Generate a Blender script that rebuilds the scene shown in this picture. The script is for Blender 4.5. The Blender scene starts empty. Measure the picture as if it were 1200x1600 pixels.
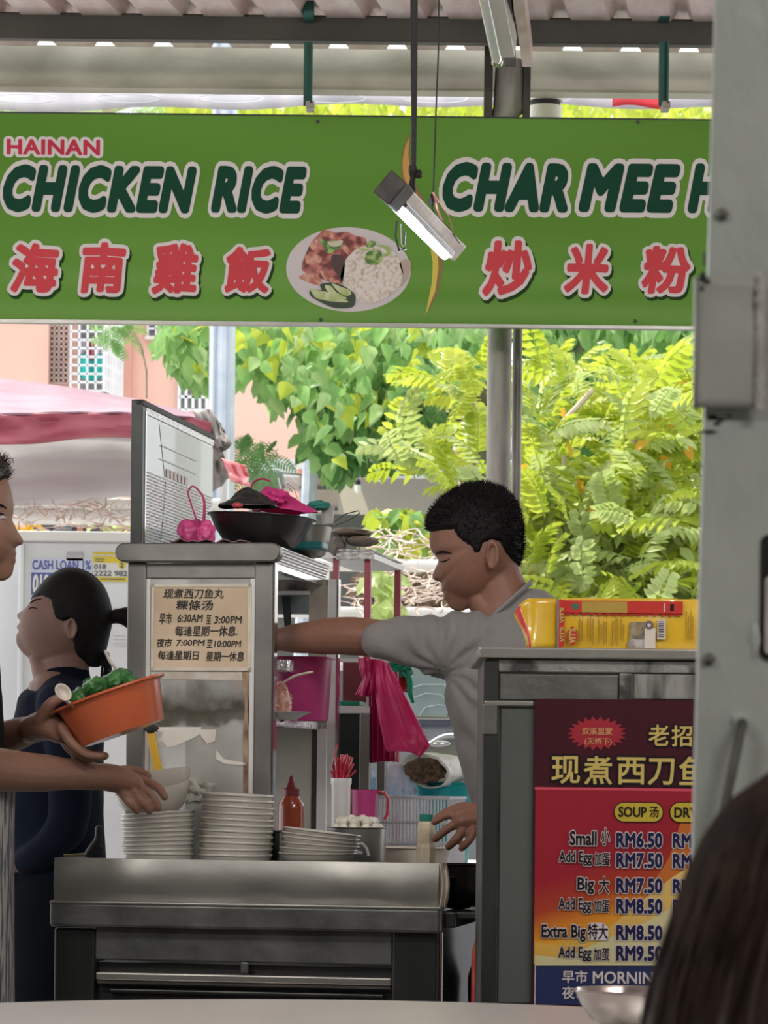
import bpy, bmesh, math, random
from math import sin, cos, pi, radians, atan2, sqrt, exp
from mathutils import Vector, Matrix, noise
from mathutils.geometry import delaunay_2d_cdt
random.seed(7)
SC = bpy.context.scene
COL = SC.collection

# ------------------------------------------------------------------ camera, sky, sun, exposure
FPX = 5000.0
ROLL = radians(0.6)
CZ = 1.1
cam_d = bpy.data.cameras.new('camera')
cam = bpy.data.objects.new('camera', cam_d)
COL.objects.link(cam)
cam_d.sensor_fit = 'AUTO'
cam_d.sensor_width = 36.0
cam_d.lens = FPX / 1600 * 36.0
cam_d.shift_y = 421 / 1600
cam_d.clip_start = 0.05
cam_d.clip_end = 300
cam_d.dof.use_dof = True
cam_d.dof.focus_distance = 6.1
cam_d.dof.aperture_fstop = 19
cr, sr = cos(ROLL), sin(ROLL)
cam.matrix_world = Matrix(((cr, -sr, 0, 0), (0, 0, -1, 0), (sr, cr, 0, CZ), (0, 0, 0, 1)))
SC.camera = cam

SC.view_settings.view_transform = 'Standard'
SC.view_settings.look = 'None'
SC.view_settings.gamma = 1.0
SC.view_settings.use_curve_mapping = False
SC.view_settings.exposure = 0.0

world = bpy.data.worlds.new('world')
SC.world = world
world.use_nodes = True
wn = world.node_tree
wn.nodes['Background'].inputs[0].default_value = (0.93, 0.97, 1.0, 1)
wn.nodes['Background'].inputs[1].default_value = 1.9

sun_d = bpy.data.lights.new('sun', 'SUN')
sun_d.energy = 6.5
sun_d.angle = radians(1.2)
sun_d.color = (1.0, 0.95, 0.86)
sun = bpy.data.objects.new('sun', sun_d)
COL.objects.link(sun)
SUN_DIR = Vector((0.35, -0.55, -0.95)).normalized()      # direction the light travels
sun.rotation_euler = SUN_DIR.to_track_quat('-Z', 'Y').to_euler()


def fill_light(x, y, z, e, tilt, sx=1.2, sy=0.25):
    d = bpy.data.lights.new('hall_fill_light', 'AREA')
    d.shape = 'RECTANGLE'
    d.size = sx
    d.size_y = sy
    d.energy = e
    d.color = (1.0, 0.98, 0.94)
    o = bpy.data.objects.new('hall_fill_light', d)
    COL.objects.link(o)
    o.location = (x, y, z)
    o.rotation_euler = (radians(tilt), 0, 0)
    return o


# added unseen fill: rear pair brightens the column, forward pair the sign
fill_light(-1.8, 0.3, 2.85, 34, 50)
fill_light(1.6, 0.3, 2.85, 34, 50)
fill_light(-1.7, 3.1, 2.78, 33, 88)
fill_light(1.5, 3.1, 2.78, 33, 88)


# ------------------------------------------------------------------ placing helpers
def ray(u, v):
    du, dv = u - 600.0, 1221.0 - v
    return Vector(((du * cr - dv * sr) / FPX, 1.0, (du * sr + dv * cr) / FPX))


def W(u, v, Y):
    return Vector((0, 0, CZ)) + ray(u, v) * Y


CA = radians(9.6)
_o = W(390, 1340, 5.9)
CART = Matrix.Translation((_o.x, _o.y, 0)) @ Matrix.Rotation(-CA, 4, 'Z')
_ey = Vector((sin(CA), cos(CA)))
_ex = Vector((cos(CA), -sin(CA)))


def L(u, v, d):
    """cart-local (x, z) where the sight line of (u, v) meets the cart plane y = d"""
    D = ray(u, v)
    t = (d + _o.x * _ey.x + _o.y * _ey.y) / (D.x * _ey.x + D.y * _ey.y)
    return ((t * D.x - _o.x) * _ex.x + (t * D.y - _o.y) * _ex.y, CZ + t * D.z)


def LW(u, v, d):
    x, z = L(u, v, d)
    return CART @ Vector((x, d, z))


# ------------------------------------------------------------------ materials
MATS = {}


def mat(name, col, rough=0.5, metal=0.0, var=0.12, scale=6.0, bump=0.0, bscale=60.0, trans=0.0,
        emit=0.0, alpha=1.0, transl=0.0, col2=None, stretch=(1, 1, 1), spec=0.5, ramp=(0.35, 0.65), coat=0.0, sheen=0.0, detail=4):
    if name in MATS:
        return MATS[name]
    m = bpy.data.materials.new(name)
    m.use_nodes = True
    nt = m.node_tree
    b = nt.nodes['Principled BSDF']
    b.inputs['Roughness'].default_value = rough
    b.inputs['Metallic'].default_value = metal
    b.inputs['Transmission Weight'].default_value = trans
    b.inputs['Alpha'].default_value = alpha
    b.inputs['Specular IOR Level'].default_value = spec
    b.inputs['Coat Weight'].default_value = coat
    b.inputs['Sheen Weight'].default_value = sheen
    c = tuple(col) + (1,)
    if col2 is None:
        c2 = tuple(min(1, x * (1 + var)) for x in col) + (1,)
        c = tuple(x * (1 - var) for x in col) + (1,)
    else:
        c2 = tuple(col2) + (1,)
    tc = nt.nodes.new('ShaderNodeTexCoord')
    mp = nt.nodes.new('ShaderNodeMapping')
    mp.inputs['Scale'].default_value = stretch
    nt.links.new(tc.outputs['Object'], mp.inputs[0])
    nz = nt.nodes.new('ShaderNodeTexNoise')
    nz.inputs['Scale'].default_value = scale
    nz.inputs['Detail'].default_value = detail
    nt.links.new(mp.outputs[0], nz.inputs['Vector'])
    rp = nt.nodes.new('ShaderNodeValToRGB')
    rp.color_ramp.elements[0].position = ramp[0]
    rp.color_ramp.elements[1].position = ramp[1]
    rp.color_ramp.elements[0].color = c
    rp.color_ramp.elements[1].color = c2
    nt.links.new(nz.outputs[0], rp.inputs[0])
    nt.links.new(rp.outputs[0], b.inputs['Base Color'])
    if emit:
        nt.links.new(rp.outputs[0], b.inputs['Emission Color'])
        b.inputs['Emission Strength'].default_value = emit
    if bump:
        n2 = nt.nodes.new('ShaderNodeTexNoise')
        n2.inputs['Scale'].default_value = bscale
        n2.inputs['Detail'].default_value = 5
        nt.links.new(mp.outputs[0], n2.inputs['Vector'])
        bp = nt.nodes.new('ShaderNodeBump')
        bp.inputs['Strength'].default_value = bump
        bp.inputs['Distance'].default_value = 0.01
        nt.links.new(n2.outputs[0], bp.inputs['Height'])
        nt.links.new(bp.outputs[0], b.inputs['Normal'])
    if transl:
        tb = nt.nodes.new('ShaderNodeBsdfTranslucent')
        mx = nt.nodes.new('ShaderNodeMixShader')
        mx.inputs[0].default_value = transl
        nt.links.new(rp.outputs[0], tb.inputs[0])
        nt.links.new(b.outputs[0], mx.inputs[1])
        nt.links.new(tb.outputs[0], mx.inputs[2])
        nt.links.new(mx.outputs[0], nt.nodes['Material Output'].inputs[0])
    MATS[name] = m
    return m


def flat(name, col, rough=0.45, **k):
    return mat(name, col, rough, var=k.pop('var', 0.03), **k)


steel = mat('steel', (0.29, 0.285, 0.26), 0.36, 0.75, 0.10, 7, 0.04, 30, stretch=(1, 1, 1))
steel_dirty = mat('steel_dirty', (0.075, 0.078, 0.072), 0.42, 0.6, 0, 9, 0.12, 45, col2=(0.165, 0.17, 0.158))
steel_dark = mat('steel_dark', (0.042, 0.045, 0.043), 0.4, 0.7, 0.2, 6, 0.05, 30)
chrome = mat('chrome', (0.62, 0.60, 0.58), 0.14, 1.0, 0.05, 5, 0.03, 20)
grime = mat('grime', (0.02, 0.02, 0.02), 0.7, 0, 0.3)
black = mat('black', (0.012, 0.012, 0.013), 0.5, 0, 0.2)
white_plastic = mat('white_plastic', (0.78, 0.78, 0.80), 0.4, 0, 0.03)


# ------------------------------------------------------------------ mesh helpers
class MB:
    def __init__(s, M=None):
        s.v = []
        s.f = []
        s.M = M or Matrix.Identity(4)

    def add(s, vs, fs, T=None):
        n = len(s.v)
        if T is not None:
            vs = [T @ Vector(p) for p in vs]
        s.v += [Vector(p) for p in vs]
        s.f += [tuple(i + n for i in f) for f in fs]
        return s

    def box(s, x0, x1, y0, y1, z0, z1, T=None):
        vs = [(x, y, z) for z in (z0, z1) for y in (y0, y1) for x in (x0, x1)]
        return s.add(vs, [(0, 2, 3, 1), (4, 5, 7, 6), (0, 1, 5, 4), (2, 6, 7, 3), (0, 4, 6, 2), (1, 3, 7, 5)], T)

    def tube(s, pts, r, n=10, caps=True, flatten=1.0):
        pts = [Vector(p) for p in pts]
        k = len(pts)
        rs = list(r) if isinstance(r, (list, tuple)) else [r] * k
        vs = []
        prev = None
        for i, p in enumerate(pts):
            t = (pts[min(i + 1, k - 1)] - pts[max(i - 1, 0)])
            if t.length < 1e-9:
                t = Vector((0, 0, 1))
            t.normalize()
            if prev is None:
                a = Vector((0, 0, 1)) if abs(t.z) < 0.9 else Vector((0, 1, 0))
                x = t.cross(a).normalized()
            else:
                x = (prev - t * prev.dot(t))
                x = x.normalized() if x.length > 1e-6 else t.orthogonal().normalized()
            prev = x
            y = t.cross(x)
            for j in range(n):
                a = 2 * pi * j / n
                vs.append(p + x * (cos(a) * rs[i]) + y * (sin(a) * rs[i] * flatten))
        fs = []
        for i in range(k - 1):
            for j in range(n):
                j2 = (j + 1) % n
                fs.append((i * n + j, i * n + j2, (i + 1) * n + j2, (i + 1) * n + j))
        if caps:
            fs.append(tuple(range(n - 1, -1, -1)))
            fs.append(tuple((k - 1) * n + j for j in range(n)))
        return s.add(vs, fs)

    def limb(s, pts, rs, n=12, sub=4, ends=True):
        """smooth tapered limb with round ends; rs may be floats or (wide, deep, axis-of-wide)"""
        P = [Vector(p) for p in pts]
        R = [x if isinstance(x, tuple) else (x, x) for x in rs]
        pp, rr = [], []
        for i in range(len(P) - 1):
            p0, p1, p2, p3 = P[max(i - 1, 0)], P[i], P[i + 1], P[min(i + 2, len(P) - 1)]
            for j in range(sub):
                t = j / sub
                pp.append(0.5 * ((2 * p1) + (p2 - p0) * t + (2 * p0 - 5 * p1 + 4 * p2 - p3) * t * t + (3 * p1 - p0 - 3 * p2 + p3) * t ** 3))
                w = t * t * (3 - 2 * t)
                rr.append(tuple(R[i][q] * (1 - w) + R[i + 1][q] * w for q in (0, 1)))
        pp.append(P[-1])
        rr.append(R[-1])
        if ends:
            d0 = (pp[0] - pp[1]).normalized()
            d1 = (pp[-1] - pp[-2]).normalized()
            a, b = pp[0], pp[-1]
            ra, rb = rr[0], rr[-1]
            pre, pr, post, po = [], [], [], []
            for k in (0.98, 0.85, 0.55):
                c = sqrt(1 - k * k)
                pre.append(a + d0 * min(ra) * k)
                pr.append((ra[0] * c, ra[1] * c))
            for k in (0.55, 0.85, 0.98):
                c = sqrt(1 - k * k)
                post.append(b + d1 * min(rb) * k)
                po.append((rb[0] * c, rb[1] * c))
            pp = pre + pp + post
            rr = pr + rr + po
        vs = []
        prev = None
        k = len(pp)
        for i, p in enumerate(pp):
            t = (pp[min(i + 1, k - 1)] - pp[max(i - 1, 0)]).normalized()
            if prev is None:
                a = Vector((0, 1, 0)) if abs(t.y) < 0.9 else Vector((1, 0, 0))
                x = (a - t * a.dot(t)).normalized()          # wide axis starts towards +Y
            else:
                x = (prev - t * prev.dot(t)).normalized()
            prev = x
            y = t.cross(x)
            for j in range(n):
                a = 2 * pi * j / n
                vs.append(p + x * (cos(a) * rr[i][0]) + y * (sin(a) * rr[i][1]))
        fs = []
        for i in range(k - 1):
            for j in range(n):
                j2 = (j + 1) % n
                fs.append((i * n + j, i * n + j2, (i + 1) * n + j2, (i + 1) * n + j))
        fs.append(tuple(range(n - 1, -1, -1)))
        fs.append(tuple((k - 1) * n + j for j in range(n)))
        return s.add(vs, fs)

    def lathe(s, prof, n=32, T=None, sx=1.0, sy=1.0):
        vs, fs = [], []
        k = len(prof)
        for r, z in prof:
            for j in range(n):
                a = 2 * pi * j / n
                vs.append((r * cos(a) * sx, r * sin(a) * sy, z))
        for i in range(k - 1):
            for j in range(n):
                j2 = (j + 1) % n
                fs.append((i * n + j, i * n + j2, (i + 1) * n + j2, (i + 1) * n + j))
        if prof[0][0] > 1e-5:
            fs.append(tuple(range(n - 1, -1, -1)))
        if prof[-1][0] > 1e-5:
            fs.append(tuple((k - 1) * n + j for j in range(n)))
        return s.add(vs, fs, T)

    def prism(s, pts, ax, depth):
        """pts: 3D outline; extruded along the vector ax by depth"""
        a = Vector(ax) * depth
        n = len(pts)
        vs = [Vector(p) for p in pts] + [Vector(p) + a for p in pts]
        fs = [tuple(range(n)), tuple(range(2 * n - 1, n - 1, -1))]
        fs += [(i, i + n, (i + 1) % n + n, (i + 1) % n) for i in range(n)]
        return s.add(vs, fs)

    def grid(s, fn, nu, nv, thick=0.0, closed_u=False):
        vs = [Vector(fn(i / nu, j / nv)) for i in range(nu + (0 if closed_u else 1)) for j in range(nv + 1)]
        m = nv + 1
        N = nu if closed_u else nu + 1
        fs = []
        for i in range(nu):
            i2 = (i + 1) % N
            for j in range(nv):
                fs.append((i * m + j, i2 * m + j, i2 * m + j + 1, i * m + j + 1))
        return s.add(vs, fs)

    def blob(s, c, r, amp=0.15, freq=2.5, seed=0, sub=3, T=None, floor=None):
        bm = bmesh.new()
        bmesh.ops.create_icosphere(bm, subdivisions=sub, radius=1)
        vs = []
        for q in bm.verts:
            d = q.co.normalized()
            k = 1 + amp * noise.noise(d * freq + Vector((seed * 7.3, seed, 0))) * 2 + amp * 0.5 * noise.noise(d * freq * 2.7 + Vector((0, seed * 3.1, 5)))
            p = Vector((d.x * r[0], d.y * r[1], d.z * r[2])) * k
            if T:
                p = T @ p
            p = p + Vector(c)
            if floor is not None and p.z < floor:
                p.z = floor
            vs.append(p)
        fs = [tuple(x.index for x in f.verts) for f in bm.faces]
        bm.free()
        return s.add(vs, fs)

    def build(s, name, m, parent=None, smooth=True, bevel=0.0, kind=None, label=None, solid=0.0, sub=0, angle=40):
        me = bpy.data.meshes.new(name)
        inv = parent_inv(parent)
        T = inv @ s.M
        me.from_pydata([T @ p for p in s.v], [], s.f)
        me.validate()
        if smooth:
            me.shade_smooth()
            me.set_sharp_from_angle(angle=radians(angle))
        me.materials.append(m)
        o = bpy.data.objects.new(name, me)
        COL.objects.link(o)
        if parent:
            o.parent = parent
        if solid:
            q = o.modifiers.new('solid', 'SOLIDIFY')
            q.thickness = solid
            q.offset = 0
        if bevel:
            q = o.modifiers.new('bevel', 'BEVEL')
            q.width = bevel
            q.segments = 2
            q.limit_method = 'ANGLE'
        if sub:
            q = o.modifiers.new('sub', 'SUBSURF')
            q.levels = sub
            q.render_levels = sub
        if kind:
            o['kind'] = kind
        if label:
            o['label'] = label
        return o


def chain_matrix(o):
    M = Matrix.Identity(4)
    while o:
        M = o.matrix_basis @ M
        o = o.parent
    return M


def parent_inv(p):
    return chain_matrix(p).inverted() if p else Matrix.Identity(4)


def thing(name, label, cat, loc=(0, 0, 0), rotz=0.0, group=None, kind=None):
    o = bpy.data.objects.new(name, None)
    o.empty_display_size = 0.05
    COL.objects.link(o)
    o.location = loc
    o.rotation_euler = (0, 0, rotz)
    return tag(o, label, cat, group, kind)


def tag(o, label, cat, group=None, kind=None):
    o['label'] = label
    o['category'] = cat
    if group:
        o['group'] = group
    if kind:
        o['kind'] = kind
    return o


def struct(o, label=None):
    o['kind'] = 'structure'
    if label:
        o['label'] = label
    return o


def dup(root, label, group=None):
    r = root.copy()
    COL.objects.link(r)
    r['label'] = label
    if group:
        r['group'] = group
    for ch in list(root.children):
        c = ch.copy()
        COL.objects.link(c)
        c.parent = r
        for g in ch.children:
            d = g.copy()
            COL.objects.link(d)
            d.parent = c
    return r


ORD = ['topmost', 'second from the top', 'third from the top', 'fourth from the top', 'fifth from the top', 'sixth from the top',
       'seventh from the top', 'eighth from the top', 'ninth from the top', 'tenth from the top', 'eleventh from the top', 'twelfth from the top']


# ------------------------------------------------------------------ flat lettering
_TC = {}


def glyph_mesh(body, bold=0.0, shear=0.0, spacing=1.0, res=3):
    """(verts2d, faces) of a line of text, strokes thickened by bold on every side"""
    key = (body, shear, spacing, res)
    if key not in _TC:
        c = bpy.data.curves.new('t', 'FONT')
        c.body = body
        c.resolution_u = res
        c.space_character = spacing
        c.shear = shear
        o = bpy.data.objects.new('t', c)
        COL.objects.link(o)
        dg = bpy.context.evaluated_depsgraph_get()
        dg.update()
        me = bpy.data.meshes.new_from_object(o.evaluated_get(dg))
        vs = [(p.co.x, p.co.y) for p in me.vertices]
        fs = [tuple(p.vertices) for p in me.polygons]
        bpy.data.objects.remove(o)
        bpy.data.curves.remove(c)
        bpy.data.meshes.remove(me)
        _TC[key] = (vs, fs)
    vs, fs = _TC[key]
    vs, fs = list(vs), list(fs)
    if bold > 0:
        k2 = key + (round(bold, 4),)
        if k2 in _TC:
            return _TC[k2]
        cnt = {}
        for f in fs:
            for i in range(len(f)):
                a, b = f[i], f[(i + 1) % len(f)]
                ka = (round(vs[a][0], 5), round(vs[a][1], 5))
                kb = (round(vs[b][0], 5), round(vs[b][1], 5))
                k = (min(ka, kb), max(ka, kb))
                cnt[k] = cnt.get(k, 0) + 1
        done = set()
        for (a, b), q in cnt.items():
            if q != 1:
                continue
            dx, dy = b[0] - a[0], b[1] - a[1]
            l = sqrt(dx * dx + dy * dy)
            if l < 1e-6:
                continue
            nx, ny = -dy / l * bold, dx / l * bold
            n = len(vs)
            vs += [(a[0] + nx, a[1] + ny), (a[0] - nx, a[1] - ny), (b[0] - nx, b[1] - ny), (b[0] + nx, b[1] + ny)]
            fs.append((n, n + 1, n + 2, n + 3))
            for p in (a, b):
                if p in done:
                    continue
                done.add(p)
                n = len(vs)
                vs += [(p[0] + bold * cos(j * pi / 4 + .3), p[1] + bold * sin(j * pi / 4 + .3)) for j in range(8)]
                fs.append(tuple(range(n, n + 8)))
        # one clean outline: union of all the overlapping pieces
        fl = []
        for f in fs:
            ar = sum(vs[f[i]][0] * vs[f[(i + 1) % len(f)]][1] - vs[f[(i + 1) % len(f)]][0] * vs[f[i]][1] for i in range(len(f)))
            if abs(ar) < 1e-9:
                continue
            fl.append(f if ar > 0 else tuple(reversed(f)))
        r = delaunay_2d_cdt([Vector(p) for p in vs], [], fl, 0, 1e-5, True)
        vs = [(p.x, p.y) for p in r[0]]
        fs = [tuple(f) for f, og in zip(r[2], r[5]) if og]
        _TC[k2] = (vs, fs)
    return vs, fs


def lettering(body, rect, plane, mats, parent, bold=0.0, shear=0.0, spacing=1.0, layer=1, step=0.0008, wobble=0.0, res=3, dshift=(0, 0), label=None):
    """rect = (a0, b0, a1, b1) in plane units (a right, b up) that the bare glyphs fill.
    plane = (origin, ea, eb, en) ; mats = [(material, extra stroke in em), ...] from the back layer to the front"""
    o, ea, eb, en = plane
    vs0, _ = glyph_mesh(body, 0, shear, spacing, res)
    x0, x1 = min(p[0] for p in vs0), max(p[0] for p in vs0)
    y0, y1 = min(p[1] for p in vs0), max(p[1] for p in vs0)
    sx, sy = (rect[2] - rect[0]) / max(x1 - x0, 1e-6), (rect[3] - rect[1]) / max(y1 - y0, 1e-6)
    for i, (m, ex) in enumerate(mats):
        bw = bold + ex
        vs, fs = glyph_mesh(body, bw, shear, spacing, res)
        mb = MB()
        pts = []
        for x, y in vs:
            if wobble:
                q = noise.noise_vector(Vector((x * 1.3, y * 1.3, len(body) * 1.7)))
                x += q.x * wobble
                y += q.y * wobble
            a = rect[0] + (x - x0) * sx + (dshift[0] if i == 0 and len(mats) > 2 else 0)
            b = rect[1] + (y - y0) * sy + (dshift[1] if i == 0 and len(mats) > 2 else 0)
            pts.append(o + ea * a + eb * b + en * (step * (layer + i)))
        mb.add(pts, fs)
        mb.build('lettering', m, parent, smooth=False, label=label if i == len(mats) - 1 else None)


def flat_poly(pts, plane, m, parent, name, layer=0.5, step=0.0008, label=None):
    o, ea, eb, en = plane
    mb = MB()
    P = [o + ea * a + eb * b + en * (step * layer) for a, b in pts]
    mb.add(P, [tuple(range(len(P)))])
    return mb.build(name, m, parent, smooth=False, label=label)


def ellipse2(cx, cy, rx, ry, n=48, rot=0.0, j=0.0, seed=0):
    out = []
    for k in range(n):
        a = 2 * pi * k / n
        q = 1 + (j * noise.noise(Vector((cos(a) * 2, sin(a) * 2, seed * 3.7))) if j else 0)
        x, y = rx * cos(a) * q, ry * sin(a) * q
        out.append((cx + x * cos(rot) - y * sin(rot), cy + x * sin(rot) + y * cos(rot)))
    return out


def rrect(x0, y0, x1, y1, r, n=6):
    out = []
    for cx, cy, a0 in ((x1 - r, y1 - r, 0), (x0 + r, y1 - r, 90), (x0 + r, y0 + r, 180), (x1 - r, y0 + r, 270)):
        for k in range(n + 1):
            a = radians(a0 + 90 * k / n)
            out.append((cx + r * cos(a), cy + r * sin(a)))
    return out

# ================================================================== THE SETTING
concrete = mat('concrete', (0.16, 0.155, 0.15), 0.7, 0, 0, 3, 0.2, 30, col2=(0.25, 0.24, 0.23))
asphalt = mat('asphalt', (0.42, 0.41, 0.40), 0.9, 0, 0, 5, 0.3, 60, col2=(0.52, 0.50, 0.48))
hall_paint = mat('hall_paint', (0.42, 0.42, 0.38), 0.8, 0, 0.1, 2)
roof_paint = mat('roof_paint', (0.72, 0.54, 0.52), 0.42, 0.1, 0, 7, 0.25, 60, col2=(0.86, 0.74, 0.71), stretch=(3, 0.7, 1))
beam_paint = mat('beam_paint', (0.30, 0.28, 0.22), 0.6, 0.2, 0, 4, 0.05, 20, col2=(0.46, 0.43, 0.36), stretch=(1, 1, 2))
purlin_paint = mat('purlin_paint', (0.05, 0.046, 0.036), 0.55, 0.2, 0.2, 5)

struct(MB().box(-7, 7, -4, 8.6, -0.12, 0).build('floor', concrete, smooth=False))
struct(MB().box(-60, 60, 8.6, 90, -0.12, -0.02).build('ground', asphalt, smooth=False))
struct(MB().box(-7, 7, -4.1, -4, 0, 3.05).build('wall_back', hall_paint, smooth=False))
struct(MB().box(4.9, 5.0, -4, 8.2, 0, 3.05).build('wall_right', hall_paint, smooth=False))

struct(MB().box(-5.1, -5.0, -4, 2.0, 0, 3.05).build('wall_left_shade', hall_paint, smooth=False))  # unseen wall added to cut the light from the left
# corrugated roof: raised ribs as one sheet, purlins, fascia beam
slant = 0.14


def roof_fn():
    mb = MB()
    xs, zs = [], []
    x = -5.6
    p = 0.152
    while x < 5.2:
        for dx, dz in ((0, 0), (0.095, 0), (0.11, 0.028), (0.137, 0.028)):
            xs.append(x + dx)
            zs.append(dz)
        x += p
    ys = [-4, 7.0, 8.335]
    for y in ys:
        for a, b in zip(xs, zs):
            mb.v.append(Vector((a + slant * (y - 8.2), y, 3.0 + 0.02 * (y - 8) + b)))
    n = len(xs)
    for j in range(len(ys) - 1):
        for i in range(n - 1):
            mb.f.append((j * n + i, j * n + i + 1, (j + 1) * n + i + 1, (j + 1) * n + i))
    return mb


roof = struct(roof_fn().build('ceiling', roof_paint, smooth=False, solid=0.002), 'pinkish corrugated metal roof sheet seen from below')
pz = W(600, 27, 7.96).z
pz2 = W(600, 65, 7.96).z
for yy in (7.96, 5.6, 3.2, 0.8):
    struct(MB().box(-5.5, 4.9, yy, yy + 0.04, pz2, pz + 0.004).build('trim_%d' % (1 + int(8 - yy) // 2), purlin_paint, smooth=False, bevel=0.003))
MBf = MB()
fz1, fz2 = W(600, 76, 8.4).z, W(600, 144, 8.4).z
MBf.box(-5.5, 5.5, 8.4, 8.43, fz2, fz1)
MBf.box(-5.5, 5.5, 8.36, 8.43, fz2 - 0.004, fz2 + 0.004)
struct(MBf.build('trim_5', beam_paint, smooth=False), 'long cream steel fascia beam along the roof edge')

# green painted brackets that hold the sign from the purlin
green_paint = mat('green_paint', (0.01, 0.10, 0.075), 0.45, 0.1, 0.2, 10)
for k, (u, lab) in enumerate(((482, 'dark green steel strap bracket above the words about rice'), (1037, 'dark green steel strap bracket beside the grey column'))):
    p = W(u, 66, 7.93)
    q = W(u, 165, 7.93)
    t = thing('strap_bracket', lab, 'bracket', (p.x, p.y, q.z))
    MB().box(p.x - 0.011, p.x + 0.011, 7.93, 7.938, q.z, p.z).build('strap', green_paint, t, smooth=False)
    MB().box(p.x + 0.007, p.x + 0.011, 7.90, 7.935, q.z, p.z).build('flange', green_paint, t, smooth=False)
    MB().box(p.x - 0.013, p.x + 0.013, 7.90, 7.96, p.z + 0.055, p.z + 0.095).build('clip', green_paint, t, smooth=False, bevel=0.002)
    MB().box(p.x - 0.004, p.x + 0.016, 7.90, 7.96, q.z - 0.012, q.z + 0.006).build('foot', beam_paint, t, smooth=False, bevel=0.002)

# translucent awning sheet beyond the beam, with a printed red patch
awn = mat('awning_film', (0.72, 0.70, 0.76), 0.3, 0, 0, 9, 0.1, 12, col2=(0.85, 0.83, 0.86), transl=0.5, stretch=(1, 3, 1))
awn_line = flat('awning_line', (0.9, 0.9, 0.95), 0.4, transl=0.4)
awn_red = flat('awning_red', (0.85, 0.10, 0.14), 0.4, transl=0.4)
aw = thing('awning_banner', 'pale wavy translucent banner sheet hung beyond the roof beam', 'awning', (0, 8.8, W(600, 172, 8.8).z))


def awf(u, v):
    x = -1.6 + 3.4 * u
    zt, zb = W(600 + x / 8.8 * 5000, 150, 8.8).z, W(600 + x / 8.8 * 5000, 168 + 4 * sin(u * 9), 8.8).z
    return (x, 8.8 + 0.6 * v * 0 + 0.03 * sin(u * 40), zt + 0.09 - (zt + 0.09 - zb) * v)


MB().grid(awf, 80, 4).build('film', awn, aw, solid=0.002)
for k in range(9):
    cx = -1.0 + 0.28 * k
    z0 = W(600 + cx / 8.8 * 5000, 158, 8.8).z
    MB().tube([(cx + 0.07 * cos(a / 12 * 2 * pi) * 1.3, 8.765, z0 + 0.012 * sin(a / 12 * 2 * pi)) for a in range(13)], 0.0016, 4).build('loop_print', awn_line, aw)
rp_ = W(1000, 160, 8.75)
MB().grid(lambda u, v: (rp_.x - 0.075 + 0.15 * u, 8.755, rp_.z - 0.012 + 0.028 * v + 0.006 * sin(u * 5)), 10, 2).build('red_print', awn_red, aw, solid=0.001)

# post behind the sign
pole_mat = mat('pole_mat', (0.10, 0.09, 0.08), 0.45, 0.25, 0, 5, 0.15, 90, col2=(0.40, 0.37, 0.34), stretch=(3, 3, 0.6), ramp=(0.25, 0.7))
rust_dark = mat('rust_dark', (0.06, 0.05, 0.045), 0.6, 0.3, 0.3, 8)
pb = W(779, 700, 8.15)
t = thing('steel_post', 'weathered round steel post standing behind the green signboard', 'post', (pb.x, 8.15, 0))
zt = W(790, 95, 8.15).z
MB().tube([(pb.x, 8.15, 0), (pb.x, 8.15, W(790, 190, 8.15).z), (pb.x + 0.018, 8.15, W(790, 170, 8.15).z), (pb.x + 0.018, 8.15, zt)], [0.031, 0.031, 0.041, 0.036], 24).build('tube', pole_mat, t)
pc = W(807, 700, 8.2)
MB().tube([(pc.x, 8.2, 0), (pc.x, 8.2, W(790, 190, 8.15).z)], 0.0125, 14).build('side_pipe', pole_mat, t)
for u0, u1, v0 in ((756, 769, 62), (817, 828, 75)):
    a, b, c, d = W(u0 + 2, v0, 8.12), W(u1 + 2, v0, 8.12), W(u1, 190, 8.12), W(u0, 190, 8.12)
    MB().prism([a, b, c, d], (0, 1, 0), 0.05).build('gusset', rust_dark, t, smooth=False)
a = W(852, 176, 8.475)
t = thing('vent_pipe', 'short cream capped pipe with black stain above the sign', 'pipe', (a.x, 8.475, a.z - 0.4))
MB().tube([(a.x, 8.475, a.z - 0.4), (a.x, 8.475, a.z + 0.016)], 0.043, 24).build('pipe', mat('cream_pipe', (0.62, 0.60, 0.50), 0.5, 0, 0, 12, 0.1, col2=(0.78, 0.75, 0.66)), t)
MB().tube([(a.x, 8.475, a.z + 0.016), (a.x, 8.475, a.z + 0.03)], 0.040, 24).build('stained_collar', grime, t)
MB().tube([(a.x, 8.475, a.z + 0.03), (a.x, 8.475, a.z + 0.20)], 0.046, 24).build('cap', MATS['cream_pipe'], t)

# ceiling batten and truss bars near the top
lampwhite = mat('lampwhite', (0.72, 0.70, 0.68), 0.3, 0.1, 0.05)
tube_off = mat('tube_off', (0.85, 0.85, 0.86), 0.15, 0, 0.02, coat=0.5)
A, B = W(743, -60, 6.45), W(777, 96, 7.36)
t = thing('ceiling_batten_lamp', 'unlit white double tube batten under the roof sheet', 'lamp', B)
A.z = B.z = 2.76
for dx, dz, r, nm, m in ((0, 0, 0.0125, 'tube', tube_off), (0.016, 0.022, 0.0125, 'tube', tube_off)):
    MB().tube([A + Vector((dx, 0, dz)), B + Vector((dx, 0, dz))], r, 16).build(nm, m, t)
    MB().tube([B + Vector((dx, -0.03, dz)), B + Vector((dx, 0.008, dz))], r * 1.12, 16).build('tube_cap', chrome, t)
MB().prism([A + Vector(q) for q in ((0.012, 0, 0.0), (0.042, 0, 0.0), (0.046, 0, 0.05), (0.0, 0, 0.06))], (B - A).normalized(), (B - A).length - 0.03).build('housing', lampwhite, t, smooth=False, bevel=0.002)
t = thing('roof_truss', 'dirty cream steel truss bars meeting the post top', 'truss', (pb.x, 7.4, 2.7))
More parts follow.
